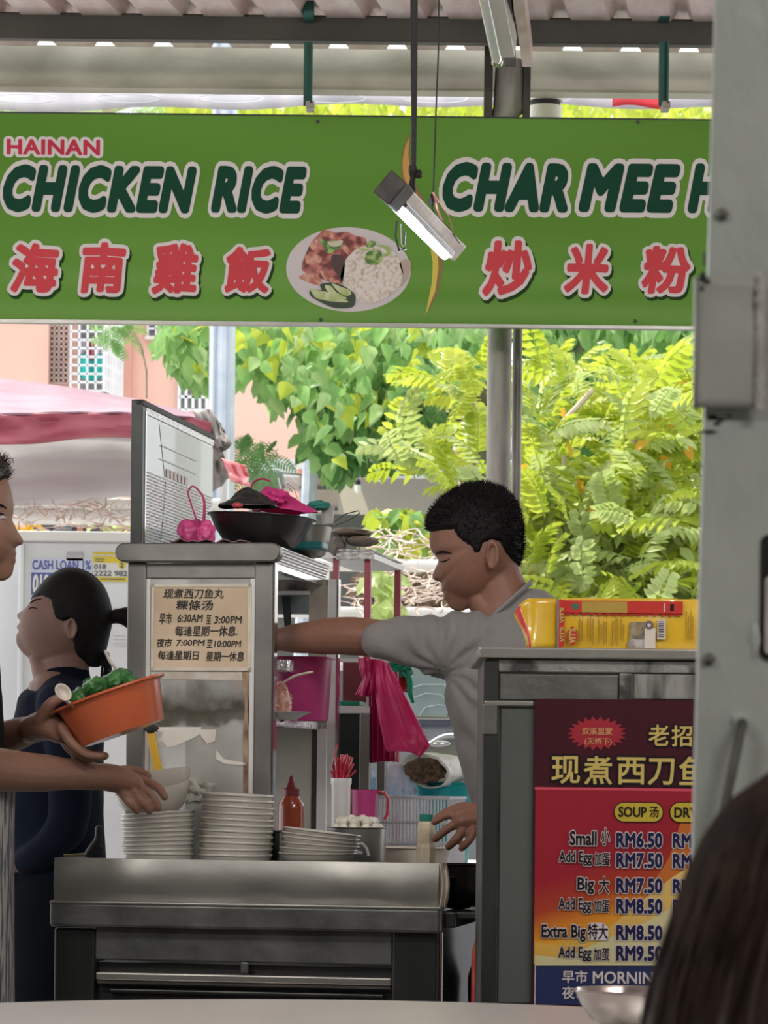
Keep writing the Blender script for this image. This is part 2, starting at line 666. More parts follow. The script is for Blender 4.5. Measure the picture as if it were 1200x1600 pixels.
A, B = W(806, -40, 6.6), W(824, 98, 7.9)
MB().prism([A + Vector(q) for q in ((-0.012, 0, -0.01), (0.012, 0, -0.01), (0.012, 0, 0.05), (-0.012, 0, 0.05))], (B - A).normalized(), (B - A).length).build('chord', roof_paint, t, smooth=False)
A2, B2 = W(786, -40, 6.6), W(797, 98, 7.95)
MB().prism([A2 + Vector(q) for q in ((-0.012, 0, -0.01), (0.014, 0, -0.01), (0.014, 0, 0.05), (-0.012, 0, 0.05))], (B2 - A2).normalized(), (B2 - A2).length).build('chord', rust_dark, t, smooth=False)
MB().tube([W(788, 52, 7.3), W(806, 30, 7.2)], 0.0065, 8).build('brace', beam_paint, t)

# ------------------------------------------------------------------ the painted column near the viewer
def column_mat():
    m = mat('column_paint', (0.46, 0.50, 0.465), 0.38, 0, 0, 4, 0.35, 28, col2=(0.60, 0.645, 0.60), stretch=(1, 1, 0.7))
    nt = m.node_tree
    b = nt.nodes['Principled BSDF']
    src = b.inputs['Base Color'].links[0].from_socket
    tc = nt.nodes['Texture Coordinate']
    for sc_, lo, hi, colr in ((9, 0.62, 0.70, (0.20, 0.21, 0.19, 1)), (60, 0.70, 0.74, (0.05, 0.05, 0.045, 1))):
        n = nt.nodes.new('ShaderNodeTexNoise')
        n.inputs['Scale'].default_value = sc_
        n.inputs['Detail'].default_value = 8
        n.inputs['Roughness'].default_value = 0.7
        nt.links.new(tc.outputs['Object'], n.inputs['Vector'])
        r = nt.nodes.new('ShaderNodeValToRGB')
        r.color_ramp.elements[0].position = lo
        r.color_ramp.elements[1].position = hi
        nt.links.new(n.outputs[0], r.inputs[0])
        mx = nt.nodes.new('ShaderNodeMix')
        mx.data_type = 'RGBA'
        nt.links.new(r.outputs[0], mx.inputs[0])
        nt.links.new(src, mx.inputs[6])
        mx.inputs[7].default_value = colr
        src = mx.outputs[2]
    nt.links.new(src, b.inputs['Base Color'])
    return m


colm = column_mat()
YC = 2.3
top_l, bot_l = W(1118, 0, YC), W(1083, 1300, YC)
sl = (top_l.x - bot_l.x) / (top_l.z - bot_l.z)


def cxl(z):
    return bot_l.x + sl * (z - bot_l.z)


col_ = thing('painted_column', 'thick grey-white painted steel column with peeling paint in front of everything', 'column', (cxl(0), YC, 0))
zs = [0, 0.8, 1.4, 1.8, 3.1]
mb = MB()
for z in zs:
    x = cxl(z)
    mb.v += [Vector((x, YC, z)), Vector((x + 0.15, YC, z)), Vector((x + 0.15, YC + 0.012, z)), Vector((x, YC + 0.012, z))]
for i in range(len(zs) - 1):
    for j in range(4):
        mb.f.append((i * 4 + j, i * 4 + (j + 1) % 4, i * 4 + 4 + (j + 1) % 4, i * 4 + 4 + j))
mb.f += [(3, 2, 1, 0), tuple(len(zs) * 4 - 4 + i for i in range(4))]
mb.build('front_flange', colm, col_, bevel=0.002)
MB().box(cxl(1.5) + 0.085, cxl(1.5) + 0.095, YC + 0.012, YC + 0.14, 0, 3.1).build('web', colm, col_, smooth=False)
s0, s1 = W(1089, 436, YC), W(1180, 640, YC)
mb = MB()
mb.grid(lambda u, v: (s0.x + (W(1180, 436, YC).x - s0.x) * u, YC - 0.010 - 0.0015 * noise.noise(Vector((u * 3, v * 3, 1))), s1.z + (s0.z - s1.z) * v), 10, 14)
mb.grid(lambda u, v: (s0.x, YC - 0.010 + 0.012 * u, s1.z + (s0.z - s1.z) * v), 2, 2)
mb.build('sleeve_plate', mat('sleeve_paint', (0.36, 0.37, 0.33), 0.42, 0, 0, 6, 0.15, 20, col2=(0.50, 0.51, 0.47)), col_, solid=0.004)
# torn flashing at the sleeve's right edge, layered paint
pale = mat('paint_edge', (0.52, 0.50, 0.46), 0.6, 0, 0, 40, 0.6, 60, col2=(0.70, 0.68, 0.64))
e0, e1 = W(1181, 430, YC), W(1186, 645, YC)


def torn(u, v):
    z = e1.z + (e0.z - e1.z) * v
    j = 0.0018 * noise.noise(Vector((v * 22, u * 2, 3))) + 0.001 * noise.noise(Vector((v * 60, u * 2, 5)))
    return (e0.x - 0.001 + 0.0065 * u + j, YC - 0.0125 - 0.004 * sin(pi * u), z)


MB().grid(torn, 4, 60).build('torn_paint_strip', pale, col_, solid=0.002)
mb = MB()
for k, (u, v, a, b) in enumerate(((1098, 433, 5, 7), (1107, 440, 3.5, 3), (1101, 405, 2.2, 11), (1097, 450, 3, 4), (1185, 486, 1.5, 5), (1192, 555, 1.5, 7), (1190, 570, 1.5, 6), (1188, 600, 1.2, 4))):
    c = W(u, v, YC - 0.014)
    mb.blob(c, (a / 5000 * YC, 0.0015, b / 5000 * YC), 0.35, 3, k, 2)
mb.build('bare_patch', black, col_, kind='stuff')
mb = MB()
for k, (u, v, a, b) in enumerate(((1112, 652, 8, 4), (1126, 656, 5, 3), (1106, 675, 14, 3), (1120, 662, 6, 2.5), (1139, 650, 4, 2))):
    c = W(u, v, YC)
    mb.blob((c.x, YC - 0.0005, c.z), (a / 5000 * YC, 0.001, b / 5000 * YC), 0.35, 3, k + 20, 2)
mb.build('soot_mark', grime, col_, kind='stuff')
for u, v, r in ((1128, 335, 0.0042), (1107, 1030, 0.0042)):
    c = W(u, v, YC)
    mb = MB().lathe([(r * 1.1, 0), (r * 1.1, 0.001), (r, 0.003), (r * 0.5, 0.0055), (0, 0.006)], 14, Matrix.Translation((c.x, YC - 0.0005, c.z)) @ Matrix.Rotation(pi / 2, 4, 'X'))
    mb.build('bolt', mat('bolt_grey', (0.16, 0.16, 0.14), 0.5, 0.3, 0.3, 30), col_)
a, b, c = W(1160, 1130, YC - 0.01), W(1156, 1145, YC - 0.016), W(1118, 1330, YC - 0.02)
MB().tube([W(1160, 1130, YC + 0.01), a, b, c], [0.0035, 0.0038, 0.0038, 0.0036], 10).build('steel_rod', mat('rod_grey', (0.10, 0.10, 0.09), 0.5, 0.4, 0.3, 20), col_)
MB().blob((a.x, YC, a.z + 0.001), (0.0075, 0.004, 0.0075), 0.3, 3, 4, 2).build('weld', colm, col_)
h0, h1 = W(1189, 835, YC), W(1225, 1032, YC)
MB().prism([Vector((p[0], YC - 0.002, p[1])) for p in rrect(h0.x, h1.z, h1.x, h0.z, 0.006)], (0, 1, 0), 0.004).build('slot', black, col_, smooth=False)
MB().prism([Vector((p[0], YC - 0.004, p[1])) for p in rrect(h0.x + 0.003, h1.z + 0.004, h1.x, h0.z - 0.03, 0.004)], (0, 1, 0), 0.004).build('slot_plate', pale, col_, smooth=False, bevel=0.001)
MB().blob((h0.x - 0.003, YC, W(1182, 1000, YC).z), (0.004, 0.003, 0.014), 0.4, 4, 2, 2).build('paint_drip', colm, col_)

# ------------------------------------------------------------------ green signboard
YS = 7.88
EA, EB, EN = Vector((1, 0, 0)), Vector((0, 0, 1)), Vector((0, -1, 0))


def wrect(u0, v0, u1, v1, Y):
    um, vm = (u0 + u1) / 2, (v0 + v1) / 2
    return (W(u0, vm, Y).x, W(um, v1, Y).z, W(u1, vm, Y).x, W(um, v0, Y).z)


def signm():
    m = mat('sign_print', (0.115, 0.275, 0.034), 0.6, 0, 0, 1.2, 0, col2=(0.16, 0.365, 0.060), stretch=(0.8, 1, 2.5), ramp=(0.3, 0.7), detail=1, spec=0.12)
    nt = m.node_tree
    b = nt.nodes['Principled BSDF']
    src = b.inputs['Base Color'].links[0].from_socket
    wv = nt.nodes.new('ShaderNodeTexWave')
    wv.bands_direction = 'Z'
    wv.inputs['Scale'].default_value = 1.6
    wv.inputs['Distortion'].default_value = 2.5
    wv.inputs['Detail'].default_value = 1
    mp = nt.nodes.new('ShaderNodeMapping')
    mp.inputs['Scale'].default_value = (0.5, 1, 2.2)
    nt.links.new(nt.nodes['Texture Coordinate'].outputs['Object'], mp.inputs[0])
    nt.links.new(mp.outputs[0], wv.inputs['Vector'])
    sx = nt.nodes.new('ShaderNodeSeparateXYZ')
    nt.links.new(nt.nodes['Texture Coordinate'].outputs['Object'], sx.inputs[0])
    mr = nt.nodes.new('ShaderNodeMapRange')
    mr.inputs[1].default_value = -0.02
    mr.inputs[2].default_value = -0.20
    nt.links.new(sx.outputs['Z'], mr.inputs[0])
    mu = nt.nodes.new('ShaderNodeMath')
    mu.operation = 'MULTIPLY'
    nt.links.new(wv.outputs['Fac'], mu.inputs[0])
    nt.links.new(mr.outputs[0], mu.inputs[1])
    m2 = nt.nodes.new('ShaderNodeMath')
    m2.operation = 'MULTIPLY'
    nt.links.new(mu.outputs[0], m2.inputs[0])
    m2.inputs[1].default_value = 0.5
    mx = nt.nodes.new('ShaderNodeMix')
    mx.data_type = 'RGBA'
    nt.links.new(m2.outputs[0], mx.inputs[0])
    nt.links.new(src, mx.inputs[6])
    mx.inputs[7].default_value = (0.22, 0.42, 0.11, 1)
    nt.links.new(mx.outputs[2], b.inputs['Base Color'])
    return m


zc = W(600, 345, YS).z
xl = W(-160, 340, YS).x
xr = W(1320, 340, YS).x
sign = thing('signboard', 'wide green printed signboard for chicken rice hung under the roof', 'sign', ((xl + xr) / 2, YS, zc))
z0, z1 = W(600, 505, YS).z, W(600, 183, YS).z
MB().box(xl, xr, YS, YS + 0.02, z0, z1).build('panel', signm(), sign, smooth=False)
MB().box(xl, xr, YS - 0.004, YS + 0.024, z0 - 0.008, z0).build('edge_trim', steel, sign, smooth=False)
MB().box(xl, xr, YS - 0.001, YS + 0.024, z1, z1 + 0.004).build('edge_trim', steel_dark, sign, smooth=False)
PL = (Vector((0, YS, 0)), EA, EB, EN)
ink_white = flat('ink_white', (0.78, 0.73, 0.71), 0.6, spec=0.12)
ink_green = flat('ink_green', (0.008, 0.065, 0.035), 0.6, spec=0.12)
ink_red = flat('ink_red', (0.68, 0.075, 0.09), 0.6, spec=0.12)
ink_crimson = flat('ink_crimson', (0.60, 0.045, 0.09), 0.6, spec=0.12)
ink_shadow = flat('ink_shadow', (0.02, 0.06, 0.012), 0.6, spec=0.12)
lettering('HAINAN', wrect(12, 219, 155, 241, YS), PL, [(ink_white, 0.14), (ink_crimson, 0)], sign, bold=0.035, spacing=1.06)
for s, r in (('CHICKEN', (9, 264, 303, 327)), ('RICE', (334, 265, 475, 328)), ('CHAR', (696, 260, 883, 326)), ('MEE', (909, 262, 1058, 326)), ('H', (1079, 262, 1128, 327))):
    lettering(s, wrect(*r, YS), PL, [(ink_white, 0.085), (ink_green, 0)], sign, bold=0.068, shear=0.26, spacing=1.13)
for s, r in (('海', (20, 385, 89, 455)), ('南', (130, 384, 194, 456)), ('雞', (240, 385, 307, 457)), ('飯', (354, 390, 420, 456)),
             ('炒', (757, 381, 828, 460)), ('米', (884, 386, 948, 458)), ('粉', (1005, 389, 1076, 457))):
    lettering(s, wrect(*r, YS), PL, [(ink_shadow, 0.085), (ink_white, 0.075), (ink_red, 0)], sign, bold=0.044, shear=0.10, wobble=0.04, dshift=(0.004, -0.007))


def spts(pts, Y=YS):
    return [(W(u, v, Y).x, W(u, v, Y).z) for u, v in pts]


def smooth_closed(pts, sub=6):
    out = []
    n = len(pts)
    for i in range(n):
        p0, p1, p2, p3 = pts[i - 1], pts[i], pts[(i + 1) % n], pts[(i + 2) % n]
        for j in range(sub):
            t = j / sub
            out.append(tuple(0.5 * (2 * p1[q] + (p2[q] - p0[q]) * t + (2 * p0[q] - 5 * p1[q] + 4 * p2[q] - p3[q]) * t * t + (3 * p1[q] - p0[q] - 3 * p2[q] + p3[q]) * t ** 3) for q in range(len(p1))))
    return out


gold = flat('ink_gold', (0.62, 0.33, 0.06), 0.4)
brown = flat('ink_brown', (0.28, 0.14, 0.03), 0.4)
yel = flat('ink_yellow', (0.70, 0.55, 0.05), 0.4)
flat_poly(spts([(641, 207), (632, 225), (627, 250), (627, 272), (633, 296), (645, 318), (660, 340), (674, 372), (684, 410), (680, 450), (662, 499), (684, 458), (692, 415), (686, 370), (666, 320), (650, 290), (642, 262), (640, 235)]), PL, brown, sign, 'swoosh', 1)
flat_poly(spts([(640, 214), (633, 230), (629, 252), (630, 272), (637, 296), (650, 316), (652, 306), (644, 285), (640, 262), (638, 240)]), PL, gold, sign, 'swoosh', 2)
flat_poly(spts([(672, 385), (676, 410), (675, 440), (664, 496), (680, 455), (685, 420), (684, 390), (676, 368)]), PL, yel, sign, 'swoosh', 2)
# printed photograph of a plate of food
plate_w = flat('ink_plate', (0.66, 0.60, 0.60), 0.45)
meat = mat('ink_meat', (0.16, 0.015, 0.012), 0.45, 0, 0, 42, col2=(0.62, 0.20, 0.17), ramp=(0.42, 0.6))
meat2 = mat('ink_meat_light', (0.40, 0.10, 0.06), 0.45, 0, 0, 55, col2=(0.72, 0.36, 0.26), ramp=(0.4, 0.6))
rice = mat('ink_rice', (0.52, 0.40, 0.30), 0.45, 0, 0, 120, col2=(0.80, 0.73, 0.66), ramp=(0.30, 0.55))
cuke = mat('ink_cucumber', (0.40, 0.50, 0.16), 0.45, 0, 0, 40, col2=(0.66, 0.70, 0.42))
cdark = flat('ink_dark_green', (0.012, 0.04, 0.008), 0.45)
scal = mat('ink_scallion', (0.05, 0.18, 0.02), 0.45, 0, 0, 60, col2=(0.40, 0.55, 0.15), ramp=(0.42, 0.58))
drk = flat('ink_sauce', (0.05, 0.012, 0.008), 0.4)


def zp(x, y):
    return (440 + x / 5.4545, 340 + y / 5.4545)


def food(pts, m, layer, nm='food_print', sm=True):
    pts = [zp(*p) for p in pts]
    flat_poly(spts(smooth_closed(pts, 4) if sm else pts), PL, m, sign, nm, layer)


c = wrect(447, 355, 642, 487, YS)
flat_poly(ellipse2((c[0] + c[2]) / 2, (c[1] + c[3]) / 2, (c[2] - c[0]) / 2, (c[3] - c[1]) / 2, rot=radians(-1.5)), PL, plate_w, sign, 'plate_print', 1)
food([(380, 110), (450, 130), (560, 125), (640, 160), (712, 175), (712, 250), (600, 330), (545, 400), (515, 560), (480, 570), (390, 540), (200, 470), (175, 400), (215, 290), (250, 220), (320, 140)], meat, 2)
food([(430, 320), (520, 330), (540, 400), (515, 560), (470, 480), (430, 420)], drk, 3)
food([(150, 505), (230, 475), (300, 480), (350, 560), (300, 575), (200, 540)], meat2, 3)
food([(330, 455), (400, 480), (480, 540), (470, 560), (370, 530)], meat2, 4)
food([(345, 110), (420, 115), (500, 180), (490, 200), (400, 170), (330, 160)], meat2, 3)
food([(200, 330), (260, 300), (340, 340), (320, 390), (220, 400)], meat2, 3)
food([(520, 230), (600, 280), (575, 320), (520, 270)], meat2, 3)
food([(240, 230), (300, 180), (310, 230), (270, 280)], meat2, 3)
food([(510, 540), (520, 430), (560, 340), (640, 270), (760, 230), (900, 260), (980, 320), (1020, 400), (1035, 500), (990, 600), (880, 690), (760, 730), (640, 700)], rice, 3)
food([(1005, 385), (1090, 360), (1098, 440), (1060, 540), (1010, 590), (1035, 500)], flat('ink_tan', (0.50, 0.38, 0.32)), 3)
food([(245, 665), (250, 610), (340, 620), (330, 570), (440, 555), (540, 590), (620, 650), (630, 700), (600, 765), (450, 770), (330, 720)], cdark, 4)
food([(250, 612), (330, 625), (400, 640), (520, 690), (570, 720), (520, 722), (420, 715), (300, 690), (262, 650)], cuke, 5)
food([(370, 580), (420, 585), (470, 640), (560, 690), (500, 690), (400, 640)], cuke, 6)
food([(425, 560), (500, 590), (580, 620), (590, 660), (530, 665), (470, 620)], cuke, 6)
food([(710, 330), (740, 290), (800, 275), (850, 300), (855, 360), (820, 400), (760, 405), (715, 380)], scal, 5)
food([(720, 240), (740, 205), (790, 200), (805, 225), (780, 250), (740, 260)], scal, 5)
food([(630, 250), (700, 265), (760, 270), (720, 285), (660, 272)], flat('ink_lime', (0.45, 0.58, 0.18)), 6)
food([(800, 240), (890, 240), (930, 290), (900, 330), (850, 320), (900, 300), (870, 260)], flat('ink_lime'if 0 else 'ink_lime2', (0.33, 0.50, 0.12)), 6)
food([(320, 180), (380, 200), (480, 200), (530, 220), (480, 270), (400, 310), (350, 240)], scal, 5)
food([(390, 210), (440, 205), (520, 195), (500, 240), (430, 250)], flat('ink_cream', (0.62, 0.58, 0.42)), 6)
for u, v in ((496, 190), (996, 191), (501, 500), (992, 502)):
    c = W(u, v, YS)
    MB().lathe([(0.0045, 0), (0.0045, 0.003), (0, 0.005)], 12, Matrix.Translation(c) @ Matrix.Rotation(pi / 2, 4, 'X')).build('screw', steel_dirty, sign)

# ------------------------------------------------------------------ the lit hanging lamp
N_, F_ = W(622, 306, 5.0), W(702, 388, 5.47)
t = thing('hanging_tube_lamp', 'small lit fluorescent tube lamp hanging askew on cords before the sign', 'lamp', N_)
d = (F_ - N_).normalized()
perp = Vector((0.66, 0, 0.75))
perp = (perp - d * perp.dot(d)).normalized()
sidev = d.cross(perp).normalized()
ln = (F_ - N_).length


def lbox(p0, p1, q0, q1, s0, s1):
    vs = [N_ + d * a + perp * b + sidev * c for a in (s0, s1) for c in (q0, q1) for b in (p0, p1)]
    mb = MB()
    mb.add(vs, [(0, 2, 3, 1), (4, 5, 7, 6), (0, 1, 5, 4), (2, 6, 7, 3), (0, 4, 6, 2), (1, 3, 7, 5)])
    return mb


lbox(0.0, 0.021, -0.014, 0.014, 0.0, ln).build('housing', mat('lamp_shell', (0.70, 0.62, 0.57), 0.35, 0.2, 0.1, 30, 0.1), t, smooth=False, bevel=0.002)
lbox(-0.007, 0.001, -0.016, 0.016, 0.02, ln - 0.01).build('reflector', chrome, t, smooth=False, bevel=0.001)
lbox(-0.022, 0.022, -0.017, 0.017, -0.07, 0.0).build('end_cap', mat('burnt_plastic', (0.04, 0.035, 0.03), 0.6, 0, 0.4, 30, 0.2), t, smooth=False, bevel=0.003)
lbox(-0.012, 0.022, -0.015, 0.015, ln, ln + 0.03).build('end_cap', mat('lamp_shell', (1, 1, 1)), t, smooth=False, bevel=0.003)
MB().tube([N_ - perp * 0.014, N_ + d * ln * 1.02 - perp * 0.014], 0.0075, 16).build('tube', mat('tube_lit', (0.80, 0.86, 1.0), 0.3, 0, 0.01, emit=1.7), t)
pd = bpy.data.lights.new('tube_glow', 'POINT')
pd.energy = 3.0
pd.shadow_soft_size = 0.05
pd.color = (0.85, 0.92, 1)
po = bpy.data.objects.new('tube_glow', pd)
COL.objects.link(po)
po.location = (N_ + F_) / 2 - perp * 0.06
cord = mat('cord_black', (0.008, 0.008, 0.008), 0.7)
k0 = W(646, 268, 5.05)
MB().tube([W(649, -40, 5.05), W(648, 120, 5.05), k0], 0.0042, 8).build('hanging_cord', cord, t)
MB().tube([W(644, -40, 5.06), W(645, 130, 5.05), k0 + Vector((0.001, 0, 0))], 0.0032, 8).build('hanging_cord', cord, t)
MB().blob(k0, (0.007, 0.007, 0.012), 0.35, 3, 1, 2).build('knot', cord, t)
MB().blob(k0 + Vector((0.008, 0, -0.004)), (0.006, 0.005, 0.007), 0.4, 3, 3, 2).build('knot', cord, t)
MB().tube([k0, W(641, 290, 5.03), W(634, 300, 5.0)], 0.003, 6).build('cord_tail', cord, t)
MB().tube([k0, W(645, 285, 5.06), W(646, 303, 5.08)], 0.004, 6).build('cord_tail', cord, t)
MB().tube([W(686, -40, 5.3), W(685, 80, 5.3), W(681, 180, 5.3), W(677, 300, 5.3)], 0.0013, 6).build('thin_cord', cord, t)
MB().blob(W(674, 313, 5.3), (0.005, 0.005, 0.011), 0.3, 3, 5, 2).build('knot', cord, t)
MB().tube([W(674, 320, 5.3), W(680, 336, 5.32), W(700, 355, 5.36), W(718, 380, 5.36)], 0.0011, 5).build('thin_cord', cord, t)
pinkc = flat('cord_pink', (0.75, 0.30, 0.35), 0.6)
MB().tube([W(677, 300, 5.3), W(683, 325, 5.31), W(692, 348, 5.36), W(698, 362, 5.38), W(693, 378, 5.38)], 0.002, 6).build('pink_string', pinkc, t)
MB().tube([W(679, 305, 5.3), W(700, 335, 5.31), W(708, 360, 5.36)], 0.0008, 6).build('pink_string', pinkc, t)
MB().tube([W(620, 345, 5.1), W(618, 370, 5.1), W(624, 393, 5.1), W(631, 388, 5.1), W(633, 362, 5.14)], 0.0018, 6).build('wire_loop', steel_dark, t)
MB().tube([W(627, 350, 5.1), W(628, 380, 5.1), W(634, 390, 5.1)], 0.0012, 6).build('wire_loop', chrome, t)

# ------------------------------------------------------------------ the round table near the viewer
tm = mat('table_steel', (0.72, 0.70, 0.66), 0.34, 0.45, 0.05, 3, 0.12, 260)
tz = W(500, 1561, 4.6).z
tc_ = (W(500, 1561, 4.6).x, 3.8)
t = thing('round_table', 'brushed steel round table in front, its far edge in view', 'table', (tc_[0], tc_[1], 0))
T = Matrix.Translation((tc_[0], tc_[1], 0))
MB().lathe([(0, tz - 0.02), (0.78, tz - 0.022), (0.798, tz - 0.018), (0.8, tz - 0.008), (0.797, tz - 0.002), (0.79, tz), (0, tz)], 96, T).build('table_top', tm, t)
MB().lathe([(0.045, 0.03), (0.035, 0.06), (0.035, tz - 0.02)], 20, T).build('pedestal', steel, t)
MB().lathe([(0.27, 0.0), (0.26, 0.02), (0.05, 0.045), (0, 0.045)], 32, T).build('base', steel_dark, t)

# steel bowl lying on the table at bottom right
bc = W(985, 1600, 4.05)
t = MB().lathe([(0.0, 0.004), (0.028, 0.005), (0.05, 0.016), (0.064, 0.036), (0.070, 0.050), (0.0735, 0.052), (0.071, 0.0545), (0.068, 0.051), (0.061, 0.037), (0.047, 0.019), (0.025, 0.009), (0, 0.008)], 48,
               Matrix.Translation((bc.x, bc.y, tz + 0.0)) ).build('steel_bowl', chrome)
tag(t, 'shiny empty steel bowl on the round table at the lower right', 'bowl')

# ================================================================== THE HAWKER CART ON THE LEFT
def lb(u0, u1, v0, v1, d0, d1, vm=None):
    """cart-local box from front-plane pixels at depth d0, reaching back to d1"""
    um, vv = (u0 + u1) / 2, (v0 + v1) / 2
    return (L(u0, vv, d0)[0], L(u1, vv, d0)[0], d0, d1, L(um, v1, d0)[1], L(um, v0, d0)[1])


def cbox(name, m, parent, *a, bevel=0.003, **k):
    return MB(CART).box(*lb(*a)).build(name, m, parent, smooth=False, bevel=bevel, **k)


o_ = CART @ Vector((0, 0.3, 0))
cart = thing('hawker_cart', 'long stainless steel food cart carrying the stacked bowls', 'cart', (o_.x, o_.y, 0), -CA)
ZT = L(390, 1347, 0)[1]                      # top of the raised front apron
ZK = ZT - 0.034                              # working surface
cbox('apron', steel, cart, 85, 695, 1344.5, 1416, 0.0, 0.018, bevel=0.004)
# dented, bulging skin over the apron
aw0 = lb(85, 686, 1344.5, 1416, 0, 0)


def apron(u, v):
    bul = 0.004 * sin(pi * v) + 0.0035 * exp(-((u - 0.78) / 0.08) ** 2) * sin(pi * v) - 0.004 * exp(-((u - 0.55) / 0.05) ** 2 - ((v - 0.15) / 0.25) ** 2) + 0.004 * exp(-((u - 0.90) / 0.05) ** 2) * (1 - v) + 0.003 * exp(-((u - 0.2) / 0.06) ** 2) * sin(pi * v)
    return (aw0[0] + (aw0[1] - aw0[0]) * u, -0.0015 - bul, aw0[4] + (aw0[5] - aw0[4]) * v)


MB(CART).grid(apron, 70, 14).build('apron_skin', steel, cart)
# rounded right end of the apron with a bright worn edge
x1 = aw0[1]
MB(CART).grid(lambda u, v: (x1 + 0.010 * sin(u * pi / 2) + 0.006 * sin(pi * v), -0.003 + 0.024 * (1 - cos(u * pi / 2)), aw0[4] + 0.002 + (aw0[5] - aw0[4] - 0.002) * v), 6, 12).build('apron_end', mat('worn_edge', (0.55, 0.47, 0.36), 0.35, 0.6, 0.2, 30), cart, solid=0.002)
cbox('rail', steel_dirty, cart, 77, 689, 1415, 1453.5, -0.03, 0.02, bevel=0.006)
cbox('rail', steel, cart, 77, 689, 1412, 1417, -0.032, 0.0, bevel=0.002)
bx = lb(90, 686, 1450, 1460, 0, 0)
XL, XR = bx[0], bx[1]
MB(CART).box(XL, XR, 0.012, 0.80, ZK - 0.02, ZK).build('counter_top', steel, cart, smooth=False, bevel=0.002)
for (a, b, c, dd) in ((85, 148, 1451, 1), (613, 684, 1453, 2)):
    q = lb(a, b, 1452, 1460, 0, 0)
    MB(CART).box(q[0], q[1], 0.0, 0.04, 0.12, L((a + b) / 2, 1450, 0)[1]).build('leg', steel_dark, cart, smooth=False, bevel=0.004)
    MB(CART).box(q[0], q[1], 0.74, 0.78, 0.12, ZK - 0.02).build('leg', steel_dark, cart, smooth=False, bevel=0.004)
cbox('upper_panel', steel_dirty, cart, 148, 613, 1451, 1504, 0.006, 0.012)
cbox('shelf_board', steel, cart, 149, 612, 1523.5, 1536, 0.004, 0.70)
MB(CART).box(*lb(149, 612, 1504, 1800, 0.03, 0.74)[:4], 0.18, L(380, 1506, 0.06)[1]).build('dark_inside', black, cart, smooth=False)  # solid black block painted as the shaded inside of the cart
cbox('latch', steel_dirty, cart, 375, 388, 1503, 1522, 0.0, 0.006)
cbox('handle_bar', steel_dark, cart, 170, 600, 1549, 1556, 0.01, 0.02)
lp_ = lb(152, 610, 1537, 1541, 0.0, 0.006)
MB(CART).box(*lp_).build('shelf_lip', chrome, cart, smooth=False)
# polished right flank
q0 = L(690, 1460, 0)[0]
MB(CART).box(XR - 0.004, XR + 0.004, 0.02, 0.78, 0.12, L(690, 1440, 0)[1]).build('side_panel', chrome, cart, smooth=False, bevel=0.002)
MB(CART).box(XR + 0.0, XR + 0.03, 0.0, 0.78, L(690, 1450, 0)[1], L(690, 1425, 0)[1]).build('side_rail', steel_dark, cart, smooth=False, bevel=0.003)
MB(CART).box(XR - 0.01, XR + 0.05, 0.30, 0.31, L(720, 1430, 0.1)[1], L(720, 1407, 0.1)[1]).build('side_bracket', black, cart, smooth=False)
for x in (XL + 0.05, XR - 0.05):
    for y in (0.06, 0.7):
        T = CART @ Matrix.Translation((x, y, 0.05)) @ Matrix.Rotation(pi / 2, 4, 'X')
        MB(T).lathe([(0.0, -0.015), (0.05, -0.015), (0.05, 0.015), (0, 0.015)], 20).build('castor', black, cart)

# ------------------------------------------------------------------ display cabinet standing on the cart
D0, D1 = 0.18, 0.70
cab_steel = mat('cabinet_steel', (0.14, 0.135, 0.125), 0.38, 0.65, 0, 6, 0.05, 30, col2=(0.23, 0.22, 0.205))
cab = thing('display_cabinet', 'tall stainless display cabinet on the cart with a handwritten notice', 'cabinet', LW(312, 1340, 0.4), -CA)
cab.location.z = ZK
q = lb(183, 441, 849, 879, D0, D1)
cz0, cz1 = q[4], q[5]
cx0, cx1 = q[0], q[1]


def cap_front(mb):
    r = (cz1 - cz0) / 2
    pts = [(cx1 - r + r * cos(a), cz0 + r + r * sin(a)) for a in [-pi / 2 + pi * k / 10 for k in range(11)]] + \
          [(cx0 + r + r * cos(a), cz0 + r + r * sin(a)) for a in [pi / 2 + pi * k / 10 for k in range(11)]]
    mb.prism([(x, D0 - 0.02, z) for x, z in pts], (0, 1, 0), 0.035)
    return mb


cap_front(MB(CART)).build('top_cap', cab_steel, cab, bevel=0.003)
MB(CART).box(cx0 + 0.012, cx1 - 0.012, D0 + 0.012, D1 + 0.012, cz1 - 0.010, cz1 - 0.003).build('top_board', steel, cab, smooth=False)
for k in range(6):
    zz = cz1 - 0.006 - k * 0.0056
    MB(CART).tube([(cx1 - 0.012 - 0.0015 * k, D0 + 0.012, zz), (cx1 - 0.012 - 0.0015 * k, D1 + 0.015, zz)], 0.0032, 10).build('side_moulding', chrome if k % 2 == 0 else lampwhite, cab)
q = lb(197, 226, 879, 1340, D0, D0)
px0, px1 = q[0], q[1]
zc_ = cz0
MB(CART).box(px0, px1, D0, D0 + 0.035, ZK, zc_).build('front_post', cab_steel, cab, smooth=False, bevel=0.003)
q = lb(396, 424, 879, 1340, D0, D0)
rx0, rx1 = q[0], q[1]
MB(CART).box(rx0, rx1, D0, D0 + 0.03, ZK, zc_).build('front_post', cab_steel, cab, smooth=False, bevel=0.003)
MB(CART).box(rx1 - 0.001, rx1 + 0.004, D0 + 0.002, D0 + 0.03, ZK, zc_).build('post_edge', chrome, cab, smooth=False)
MB(CART).box(rx0 - 0.009, rx0, D0 + 0.004, D0 + 0.012, ZK, zc_ - 0.03).build('glazing_strip', lampwhite, cab, smooth=False)
MB(CART).box(px1, px1 + 0.008, D0 + 0.004, D0 + 0.012, ZK, zc_ - 0.03).build('glazing_strip', lampwhite, cab, smooth=False)
q = lb(226, 396, 880, 904, D0 + 0.002, D0)
